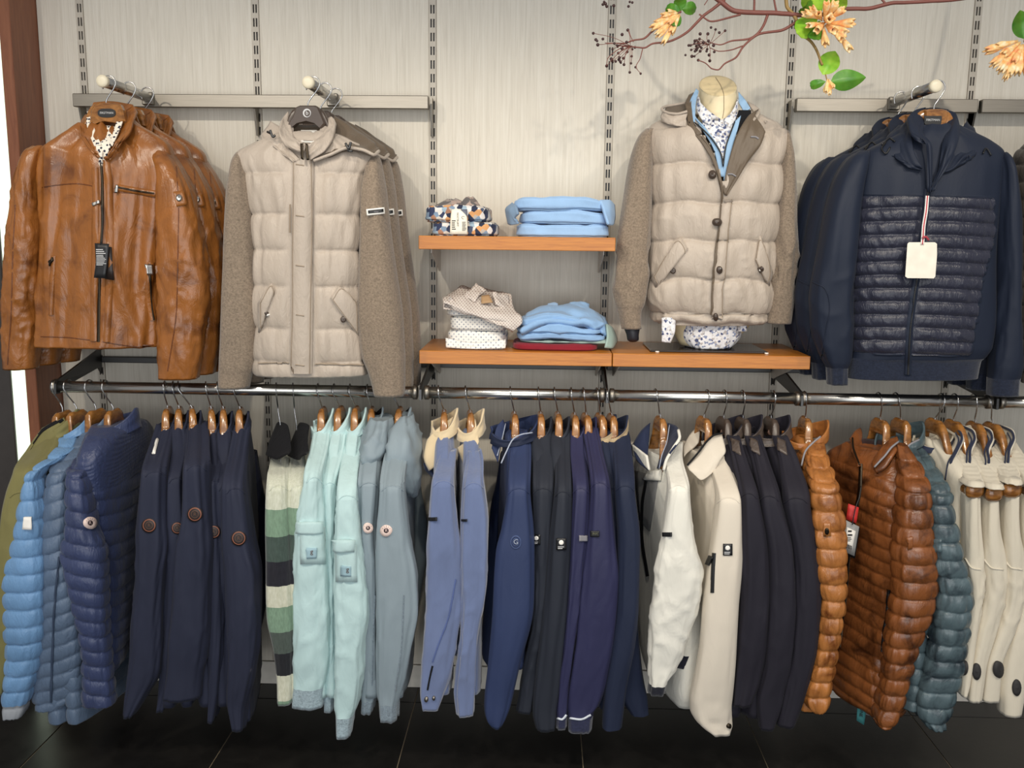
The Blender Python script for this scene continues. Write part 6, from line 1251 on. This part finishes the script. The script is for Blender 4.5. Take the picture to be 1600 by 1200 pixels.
wire('hood_rim', [W(*p) for p in ((1076, 160, YM-.0), (1056, 163.5, YM-.0), (1040, 166.5, YM-.01), (1034, 171, YM-.045), (1046, 177, YM-.074), (1058, 178, YM-.083), (1074, 174, YM-.088))], .004, BE, o, 40)
sheet('hood', [[(1184, 176, YM-.03), (1200, 188, YM-.04)], [(1186, 184, YM-.06), (1198, 189, YM-.075)]], BE, o, 6, 8, .008)

# ------------------------------------------------------------------ folded clothes on the shelves
def slab(name, x0, x1, y0, y1, z0, z1, mat, parent, seed=1.0, amp=.004, layers=2, dx=0.0, pe=.42, sag=None):
    """A folded garment: a soft block of cloth with rolled edges and the grooves between its layers."""
    h = z1-z0; cx, cy, hx, hy = (x0+x1)/2, (y0+y1)/2, (x1-x0)/2, (y1-y0)/2; R = []
    for f, s in ((0, .955), (.12, .99), (.3, 1.0), (.7, 1.0), (.88, .985), (.97, .955), (1.0, .9), (1.003, .6), (1.005, .25), (1.006, .03)):
        R.append((cx+dx*f, cy, z0+h*f, hx*s, 0, 0, 0, -hy*s, 0))
    def d(P, A, S, T, Q):
        z = (P[..., 2]-z0)/h; e = np.clip(1-np.abs(z-.5)*2, 0, 1)
        g_ = -.0045*np.exp(-(((z*layers) % 1-.0)/.10)**2)*(e > .05)-.0045*np.exp(-(((z*layers) % 1-1.0)/.10)**2)*(e > .05)
        return g_+amp*vnoise(np.stack((P[..., 0]*16+seed, P[..., 1]*9, P[..., 2]*30+seed), -1))+amp*.8*vnoise(np.stack((P[..., 0]*38+seed, P[..., 1]*9, P[..., 2]*50), -1))
    g = tube_grid(np.array(R, float), 46, 120, pe, [d])
    if sag is not None: g.P[..., 2] += sag(g.P[..., 0], g.P[..., 1])*np.clip((g.P[..., 2]-z0)/h, 0, 1)**.5
    return tube_part(name, g, mat, parent, hollow=0)
YFf = -.30
def XZ(px, py, y=YFf): p = W(px, py, y); return p[0], p[2]
def folded(kind, label, px0, px1, py_t, z0, mat, group, y0=-.305, y1=-.075, seed=1, layers=2, cat='shirt', amp=.004, h=None, sag=None, dx=0.0):
    a, b = XZ(px0, py_t, y0)[0], XZ(px1, py_t, y0)[0]; z1 = z0+h if h else XZ((px0+px1)/2, py_t, y0)[1]
    o = thing(kind, label, cat, ((a+b)/2, (y0+y1)/2, z0), group); slab('folded_body', a, b, y0, y1, z0, z1, mat, o, seed, amp, layers, dx, sag=sag)
    return o, z1
MULTI = m_cells('print_many_colours', [(48, 58, 88), (222, 218, 212), (124, 146, 170), (210, 156, 104), (226, 222, 218), (74, 86, 110), (160, 118, 94), (202, 194, 184), (38, 46, 70), (154, 176, 192), (224, 220, 214), (180, 170, 160)], 66)
PBL = m_cloth('pale_blue_pique', (150, 184, 222), .85, .05, 600, .35, .2, .5); PBL2 = m_cloth('blue_pique', (138, 174, 214), .85, .05, 600, .35, .2, .6)
CHK = m_check('small_check', (124, 136, 156), (196, 196, 196), (232, 230, 224), 46); CHK2 = m_check('grey_check', (96, 108, 128), (170, 172, 176), (222, 220, 214), 52)
BRP = m_check('brown_print', (112, 84, 84), (150, 122, 116), (206, 198, 190), 74); WINE = m_cloth('wine_red', (130, 24, 40), .8); SAGE = m_cloth('pale_sage', (150, 172, 164), .85)
# upper shelf
o, z = folded('folded_shirt', 'many coloured printed shirt folded at the bottom of the upper left heap', 672, 776, 347, ZU, MULTI, 'folded printed shirts', seed=2, layers=1)
o, z2 = folded('folded_shirt', 'many coloured printed shirt with a white price card, on top of the upper left heap', 661, 764, 321, z+.001, MULTI, 'folded printed shirts', seed=5, layers=1, amp=.006)
MUg = m_cells('print_inside', [(96, 92, 92), (150, 140, 134), (110, 100, 96), (170, 150, 140)], 50)
for rows, sd in (([(311, 700, 712, -.22, .012), (317, 690, 726, -.23, .03), (324, 678, 736, -.235, .04), (330, 674, 740, -.235, .045)], 2), ([(308, 728, 738, -.23, .012), (314, 722, 744, -.235, .028), (322, 718, 750, -.235, .04), (330, 714, 752, -.235, .045)], 6)):
    gg = tube_grid(pxrows(rows), 22, 30, .9, [folds(.006, 3, 20, sd)]); tube_part('collar', gg, MUg, o, hollow=0)
pc = sheet('price_card', [[(706, 327, -.318), (719, 327, -.318)], [(704, 340, -.325), (730, 341, -.325)], [(703, 366, -.33), (730.5, 366, -.33)]], m_plain('cream_label', (238, 230, 212), .6), o, 10, 6, .0012); pb = obj_bvh(pc)
lettering('NOSTRUMT', 715, 343, 3.0, pb, MT['ink'], o, rot=90, off=.001, fb=-.32); lettering('C', 723, 340, 5, pb, MT['ink'], o, rot=20, off=.001, fb=-.32); lines_of_print(706, 713, 345, 358, 5, pb, MT['ink'], o, off=.001, fb=-.32); lines_of_print(722, 729, 347, 360, 8, pb, MT['ink'], o, off=.001, fb=-.32)
sheet('slate_card', [[(720, 327, -.316), (730, 327, -.316)], [(720, 340, -.322), (730.5, 341, -.322)]], m_plain('slate_card', (96, 100, 114), .6), o, 4, 4, .001)
disc('button', 714, 323.5, 3.2, 3.2, obj_bvh(o.children[0]), MT['black'], o, off=.002, th=.003, fb=-.3)
sg = lambda x, y: -.010*np.clip((x-.10)/.12, 0, 1)**2+.003*np.sin(x*30)
o, z = folded('folded_polo', 'pale blue polo shirt folded at the bottom of the upper right heap', 806, 955, 350, ZU, PBL, 'folded pale blue shirts', seed=11, layers=1)
o, z = folded('folded_polo', 'pale blue polo shirt folded in the middle of the upper right heap', 812, 953, 329, z+.001, PBL, 'folded pale blue shirts', seed=14, layers=1, sag=sg)
o, z = folded('folded_sweater', 'pale blue sweater loosely folded on top of the upper right heap', 802, 958, 311, z+.001, PBL, 'folded pale blue shirts', seed=17, layers=1, sag=lambda x, y: .008*np.sin((x-.0)*9+1)-.012*np.clip((x-.12)/.12, 0, 1), cat='sweater')
sheet('hanging_end', [[(938, 312, -.29), (952, 312, -.26), (961, 320, -.2)], [(944, 328, -.312), (954, 330, -.29), (962, 338, -.22)], [(952, 350, -.315), (957, 352, -.28), (960, 350, -.22)]], PBL, o, 16, 14, .008)
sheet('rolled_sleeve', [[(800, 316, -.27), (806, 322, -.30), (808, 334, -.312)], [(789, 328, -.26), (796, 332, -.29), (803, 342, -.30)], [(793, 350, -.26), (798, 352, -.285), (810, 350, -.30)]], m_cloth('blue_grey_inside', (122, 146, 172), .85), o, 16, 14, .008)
# lower shelf, left heap
o, z = folded('folded_shirt', 'white and grey checked shirt folded at the bottom of the lower left heap', 697, 791, 518, ZL, CHK, 'folded checked shirts', seed=22, layers=1, y0=-.29)
sheet('folded_edge', [[(696, 528, -.292), (742, 536, -.30), (790, 530, -.292)], [(697, 543, -.30), (742, 545, -.305), (790, 544, -.30)]], CHK, o, 8, 20, .004, soft(.004, 8, 3))
o, z = folded('folded_shirt', 'white and grey checked shirt folded second from below in the lower left heap', 699, 792, 495, z+.001, CHK2, 'folded checked shirts', seed=25, layers=1, y0=-.29, dx=.004)
o, z = folded('folded_shirt', 'white and grey checked shirt folded third from below in the lower left heap', 693, 788, 482, z+.001, CHK, 'folded checked shirts', seed=28, layers=1, y0=-.29)
o = thing('folded_shirt', 'brown printed shirt lying crooked on top of the lower left heap', 'shirt', W(750, 475, -.25), 'folded checked shirts')
sheet('folded_body', [[(708, 452, -.14), (740, 446, -.13), (772, 452, -.13), (798, 462, -.16)], [(692, 468, -.27), (728, 464, -.27), (768, 474, -.27), (804, 484, -.25)], [(695, 474, -.31), (730, 486, -.318), (772, 500, -.32), (816, 503, -.29)], [(700, 478, -.30), (734, 493, -.31), (778, 508, -.315), (803, 516, -.31)]], BRP, o, 40, 44, .022, soft(.008, 7, 5))
sheet('collar', [[(724, 462, -.265), (738, 448, -.22), (744, 442, -.20)], [(742, 470, -.285), (752, 458, -.25), (760, 454, -.22)]], BRP, o, 10, 14, .006, soft(.004, 6, 5)); sheet('collar', [[(770, 456, -.24), (782, 458, -.22), (796, 462, -.2)], [(776, 474, -.275), (790, 482, -.26), (797, 488, -.24)]], BRP, o, 10, 14, .006, soft(.004, 6, 7)); sheet('placket', [[(752, 462, -.268), (764, 460, -.262)], [(752, 474, -.292), (770, 472, -.288)]], m_plain('tan_label', (168, 136, 100), .7), o, 5, 5, .002)
# lower shelf, right heap
o, z = folded('folded_polo', 'wine red polo shirt folded at the bottom of the lower right heap', 801, 936, 538, ZL, WINE, 'folded polo shirts', seed=31, layers=1, y0=-.30, amp=.003)
o, z = folded('folded_polo', 'pale sage polo shirt folded just above the wine red one', 810, 963, 532, z+.0005, SAGE, 'folded polo shirts', seed=34, layers=1, y0=-.285, amp=.004)
sheet('hanging_end', [[(948, 506, -.24), (956, 510, -.22), (962, 520, -.18)], [(950, 524, -.27), (958, 526, -.25), (965, 532, -.2)], [(946, 543, -.29), (957, 544, -.27), (960, 542, -.22)]], SAGE, o, 12, 12, .006)
hump = lambda k: (lambda x, y: k*np.exp(-((x-.045)/.075)**2)-.4*k)
o, z = folded('folded_polo', 'blue polo shirt folded third from below in the lower right heap', 808, 948, 522, z+.0005, PBL2, 'folded polo shirts', seed=37, layers=1, y0=-.295, amp=.005, sag=hump(.010))
o, z = folded('folded_polo', 'blue polo shirt folded fourth from below in the lower right heap', 806, 942, 511, z+.0005, PBL2, 'folded polo shirts', seed=41, layers=1, y0=-.295, amp=.006, sag=hump(.020))
o, z = folded('folded_polo', 'blue polo shirt folded fifth from below in the lower right heap', 812, 934, 497, z+.0005, PBL2, 'folded polo shirts', seed=44, layers=1, y0=-.29, amp=.006, sag=hump(.026))
o = thing('folded_polo', 'blue polo shirt with open collar on top of the lower right heap', 'shirt', W(870, 490, -.22), 'folded polo shirts')
sheet('folded_body', [[(850, 482, -.12), (880, 474, -.10), (905, 472, -.10), (925, 484, -.12)], [(822, 488, -.2), (862, 476, -.19), (905, 478, -.19), (940, 492, -.19)], [(818, 506, -.27), (866, 490, -.26), (912, 494, -.26), (944, 506, -.25)], [(812, 516, -.30), (858, 500, -.295), (905, 501, -.295), (932, 512, -.285)]], PBL2, o, 40, 40, .018, soft(.007, 7, 15))
sheet('collar', [[(890, 472, -.16), (905, 470, -.15), (921, 474, -.16)], [(890, 482, -.21), (906, 484, -.21), (921, 488, -.20)]], PBL2, o, 10, 12, .006, soft(.003, 5, 3)); sheet('collar', [[(856, 474, -.17), (866, 472, -.165), (872, 474, -.165)], [(854, 480, -.20), (864, 480, -.2), (872, 482, -.2)]], PBL, o, 8, 8, .005)
sheet('sleeve', [[(926, 486, -.17), (940, 490, -.15), (946, 500, -.15)], [(932, 500, -.23), (944, 504, -.22), (952, 514, -.2)], [(940, 520, -.27), (948, 522, -.26), (954, 528, -.24)]], PBL2, o, 14, 14, .008, soft(.006, 5, 6))

# ------------------------------------------------------------------ flowering branch across the top
BARK = m_plain('red_brown_bark', (124, 72, 62), .55); BARKg = m_plain('green_brown_bark', (150, 120, 66), .55); BERRY = m_plain('dark_berry', (62, 34, 34), .35)
LEAF = None
def leaf_mat(name, a, b):
    t = NT(name); v = t.coords(); n = t.noise(v, 28, 3); r = t.ramp(n, 'Fac', [(.3, srgb(a)), (.7, srgb(b))]); t.l(r, 'Color', t.p, 'Base Color')
    return t.set(Roughness=.38, Specular_IOR_Level=.5, Subsurface_Weight=.08)
LG = leaf_mat('bright_leaf', (112, 178, 40), (172, 216, 74)); LD = leaf_mat('deep_leaf', (52, 118, 34), (92, 152, 50))
def petal_mat():
    t = NT('apricot_petal'); v = t.coords(); n = t.noise(v, 60, 2); r = t.ramp(n, 'Fac', [(.3, srgb(238, 158, 108)), (.5, srgb(246, 198, 130)), (.72, srgb(250, 232, 196))]); t.l(r, 'Color', t.p, 'Base Color')
    return t.set(Roughness=.5, Subsurface_Weight=.1)
PET = petal_mat()
YP = -.42
def twig(name, pts, r0, r1, mat, parent, y=YP, n=None):
    P = smooth_path([W(a[0], a[1], y+(a[2] if len(a) > 2 else 0)) for a in pts], n or 8*len(pts)); P = P+np.stack([vnoise(P*40+k*7)*.0012 for k in range(3)], 1)
    V, F = wire_vf(P, np.linspace(r0, r1, len(P)), 8); return mk(name, V, F, mat, parent)
def leaf(base, tip, wpx, mat, parent, y=YP, dy=-.03, curl=.012, tilt=0.0):
    b, t = W(base[0], base[1], y), W(tip[0], tip[1], y+dy); L = np.linalg.norm(t-b); ax = (t-b)/L; view = ray(*base); sd = np.cross(ax, view); sd /= np.linalg.norm(sd); nn = np.cross(sd, ax); hw = wpx/2/FPX*(y+3.05); V = []
    n, m = 14, 9
    sd = sd*math.cos(tilt)+nn*math.sin(tilt); nn = np.cross(sd, ax)
    for s in (0, 1):
        for i in range(n):
            f = i/(n-1); w = hw*(math.sin(math.pi*f**.75)**.8 if 0 < f < 1 else 0)+.0008
            for k in range(m):
                u = 2*k/(m-1)-1; V.append(b+ax*L*f+sd*w*u+nn*(-curl*(1-f*f)*.3+abs(u)*w*.45+.0012*math.sin(f*26)*abs(u)+curl*math.sin(math.pi*f)-s*.0009))
    F = [tuple(q) for q in grid_quads(n, m, False)]+[tuple(int(i)+n*m for i in reversed(q)) for q in grid_quads(n, m, False)]
    return mk('leaf', V, F, mat, parent)
def floret(base, tip, r, parent, y=YP, dy=-.02, op=1.0):
    b, t = W(base[0], base[1], y), W(tip[0], tip[1], y+dy); L = np.linalg.norm(t-b); ax = (t-b)/L; ref = np.array([.3, .2, .9]); a = np.cross(ax, ref); a /= np.linalg.norm(a); c = np.cross(ax, a); V = []; k = r/FPX*(y+3.05); m = 25
    ph = random.random()*6
    for f, rr in ((0, .25), (.2, .36), (.45, .55), (.65, .78), (.8, .9), (.92, .95*op+.05), (1.0, .85*op), (.93, .6*op), (.7, .3)):
        for i in range(m):
            th = 2*math.pi*i/m; lob = 1+(.0 if f < .6 else .2*math.cos(4*th+ph)*(f-.5)*2); ext = (.10*math.cos(4*th+ph) if f > .85 else 0)
            V.append(b+ax*L*(f+ext*.5)+k*rr*lob*(a*math.cos(th)+c*math.sin(th)))
    F = [tuple(q) for q in grid_quads(9, m, True)]+[tuple(range(m-1, -1, -1))]
    return mk('floret', V, F, PET, parent)
def berries(pts, parent, y=YP, r=.0042):
    V, F = [], []
    for px, py in pts:
        c = W(px, py, y+random.uniform(-.02, .02)); rr = r*random.uniform(.8, 1.15); o_ = len(V); n, m = 6, 8
        for i in range(n):
            for k in range(m):
                th = math.pi*(i+.02)/(n-1+.04); V.append(c+rr*np.array([math.sin(th)*math.cos(2*math.pi*k/m), math.sin(th)*math.sin(2*math.pi*k/m), math.cos(th)]))
        F += [tuple(int(x)+o_ for x in q) for q in grid_quads(n, m, True)]
    ob_ = mk('berries', V, F, BERRY, parent); ob_['kind'] = 'stuff'; return ob_
br = thing('flowering_branch', 'reddish twig with dark berries, green leaves and apricot flowers across the top', 'branch', W(1200, 10, YP))
T = lambda *a, **k: twig('twig', *a, **k)
T([(1100, -30), (1117, -4), (1130, 6), (1150, 18), (1182, 20), (1222, 21), (1250, 24), (1290, 22), (1322, 14), (1350, 14), (1395, 5), (1440, 3), (1500, -1), (1530, -8)], .0075, .0042, BARK, br)
T([(1020, -560), (1040, -330), (1062, -150), (1084, -60), (1100, -28)], .009, .0075, BARK, br)
T([(1132, 0), (1117, 12), (1100, 24), (1080, 44), (1062, 58), (1045, 65), (1020, 68), (1006, 75), (992, 74), (975, 72), (962, 70)], .0045, .0016, BARK, br)
T([(1020, 48), (1006, 60), (987, 64), (972, 68), (945, 67)], .003, .0012, BARK, br); T([(1064, 18), (1040, 32), (1018, 50)], .0034, .003, BARK, br)
T([(1199, 24), (1190, 45), (1182, 54), (1165, 62), (1145, 64), (1125, 70), (1108, 66)], .004, .0013, BARK, br)
T([(1242, 36), (1222, 47), (1185, 54), (1162, 72), (1150, 90), (1132, 100), (1122, 109), (1112, 107), (1102, 98), (1090, 94)], .0042, .0014, BARK, br)
T([(1092, 23), (1112, 33), (1137, 28), (1157, 23)], .0022, .003, BARK, br); T([(1178, 20), (1179, -6)], .0032, .003, BARK, br); T([(1213, 20), (1208, -8)], .003, .0026, BARK, br); T([(1385, 8), (1372, -8)], .0035, .003, BARK, br)
T([(1160, 72), (1142, 78), (1124, 80), (1108, 74)], .002, .0011, BARK, br); T([(1100, 8), (1108, -4)], .0014, .001, BARK, br)
T([(1200, -200), (1216, -90), (1228, -10)], .006, .0052, BARKg, br); T([(1084, -60), (1150, -130), (1200, -200)], .005, .006, BARKg, br)
T([(1228, -10), (1229, 8), (1240, 24), (1246, 36)], .0052, .005, BARKg, br); T([(1256, 56), (1268, 66), (1278, 84), (1285, 102)], .0042, .0034, BARKg, br); T([(1244, 32), (1250, 46), (1258, 58)], .005, .0044, BARKg, br); T([(1288, 112), (1292, 126), (1294, 134)], .002, .0016, BARKg, br)
T([(1004, 76), (1000, 92), (994, 104), (1001, 115)], .0014, .0008, BARK, br); T([(975, 72), (962, 80), (950, 92), (947, 103)], .0014, .0008, BARK, br); T([(990, 66), (984, 54), (982, 47)], .0012, .0008, BARK, br)
bp1 = [(927, 52), (931, 62), (934, 70), (942, 61), (957, 77), (965, 73), (981, 47), (972, 54), (979, 66), (966, 83), (972, 76), (992, 74), (988, 77), (980, 81), (967, 93), (969, 96), (970, 98), (987, 88), (986, 99), (993, 105), (984, 113), (1001, 115), (975, 101), (955, 92), (957, 97), (962, 96), (948, 103), (933, 64), (960, 68), (974, 91), (964, 71), (968, 90), (956, 94)]
bp2 = [(1076, 71), (1071, 86), (1080, 78), (1085, 68), (1088, 72), (1090, 75), (1092, 70), (1094, 53), (1093, 61), (1089, 63), (1086, 80), (1081, 88), (1085, 88), (1091, 94), (1099, 66), (1107, 64), (1106, 53), (1111, 43), (1118, 46), (1124, 51), (1133, 48), (1115, 71), (1109, 95), (1108, 86), (1105, 77), (1116, 81), (1094, 73), (1096, 75), (1091, 67), (1088, 78), (1086, 64), (1104, 80), (1079, 71), (1094, 80)]
berries(bp1+[(942, 7), (948, 10), (946, 6), (959, 9), (982, 10), (988, 4), (984, 3), (944, 3)], br); berries(bp2, br)
for c, pts in (((985, 72), bp1), ((1108, 70), bp2)):
    V, F = [], []
    for px, py in pts[::2]:
        P = smooth_path([W(c[0], c[1], YP), W((c[0]+px)/2+random.uniform(-4, 4), (c[1]+py)/2-3, YP-.01), W(px, py, YP)], 7); v, f = wire_vf(P, .0008, 5); k0 = len(V); V += v; F += [tuple(i+k0 for i in q) for q in f]
    mk('berry_stalks', V, F, BARK, br)['kind'] = 'stuff'
for b, t in (((1062, 18), (1040, 14)), ((1064, 16), (1062, -4)), ((1066, 14), (1088, 12)), ((1060, 20), (1052, 40))): leaf(b, t, 18, LD, br, curl=.008)
for b, t, r in (((1060, 20), (1034, 24), 5), ((1060, 22), (1018, 44), 6), ((1061, 24), (1026, 56), 6), ((1061, 24), (1036, 68), 5), ((1062, 24), (1048, 52), 6), ((1058, 22), (1024, 36), 5), ((1062, 22), (1044, 38), 5), ((1058, 18), (1042, 18), 4)): floret(b, t, r, br, op=.75)
for b, t, w, m_ in (((1282, 20), (1258, -14), 30, LG), ((1276, 30), (1245, 52), 30, LG), ((1280, 34), (1272, 62), 22, LD), ((1290, 16), (1300, -14), 28, LG), ((1268, 22), (1258, 10), 22, LD), ((1300, 20), (1320, -6), 22, LG)): leaf(b, t, w, m_, br, curl=.010, dy=-.05)
for b, t, r in (((1284, 30), (1256, 20), 6), ((1284, 32), (1268, 12), 5), ((1286, 36), (1262, 40), 5), ((1288, 32), (1292, 4), 6), ((1290, 30), (1306, 4), 7), ((1292, 32), (1318, 14), 6), ((1294, 36), (1334, 36), 7), ((1292, 38), (1322, 52), 7), ((1290, 40), (1304, 48), 7), ((1286, 40), (1290, 70), 6), ((1288, 36), (1276, 48), 6), ((1310, 52), (1328, 78), 6), ((1290, 34), (1298, 28), 8), ((1284, 28), (1278, 20), 5), ((1296, 40), (1316, 62), 6)): floret(b, t, r, br, dy=-.045, op=.85)
leaf((1286, 116), (1305, 80), 30, LG, br, dy=-.04); leaf((1298, 128), (1353, 121), 30, LD, br, dy=-.03); leaf((1288, 128), (1266, 134), 13, LD, br, dy=-.03)
for b, t, r in (((1293, 124), (1290, 144), 4.5), ((1295, 124), (1302, 138), 4.5), ((1294, 126), (1296, 148), 4)): floret(b, t, r, br, op=.6)
b2 = thing('flowering_branch', 'apricot flower bunch and green leaf hanging in at the right picture edge', 'branch', W(1600, 60, YP))
twig('twig', [(1700, -560), (1672, -300), (1640, -100), (1612, 10)], .007, .004, BARKg, b2); twig('twig', [(1612, 10), (1606, 40), (1600, 66)], .004, .003, BARKg, b2); leaf((1600, 60), (1594, 16), 26, LD, b2, dy=-.02); leaf((1602, 62), (1620, 30), 26, LG, b2)
for b, t, r in (((1590, 64), (1540, 80), 7), ((1592, 68), (1550, 102), 7), ((1594, 70), (1562, 112), 7), ((1596, 72), (1576, 118), 7), ((1598, 70), (1590, 116), 7), ((1594, 66), (1566, 86), 7), ((1600, 70), (1606, 116), 7), ((1598, 70), (1582, 98), 7), ((1590, 64), (1556, 72), 6), ((1602, 68), (1616, 104), 7), ((1596, 70), (1570, 124), 5)): floret(b, t, r, b2, op=.7)
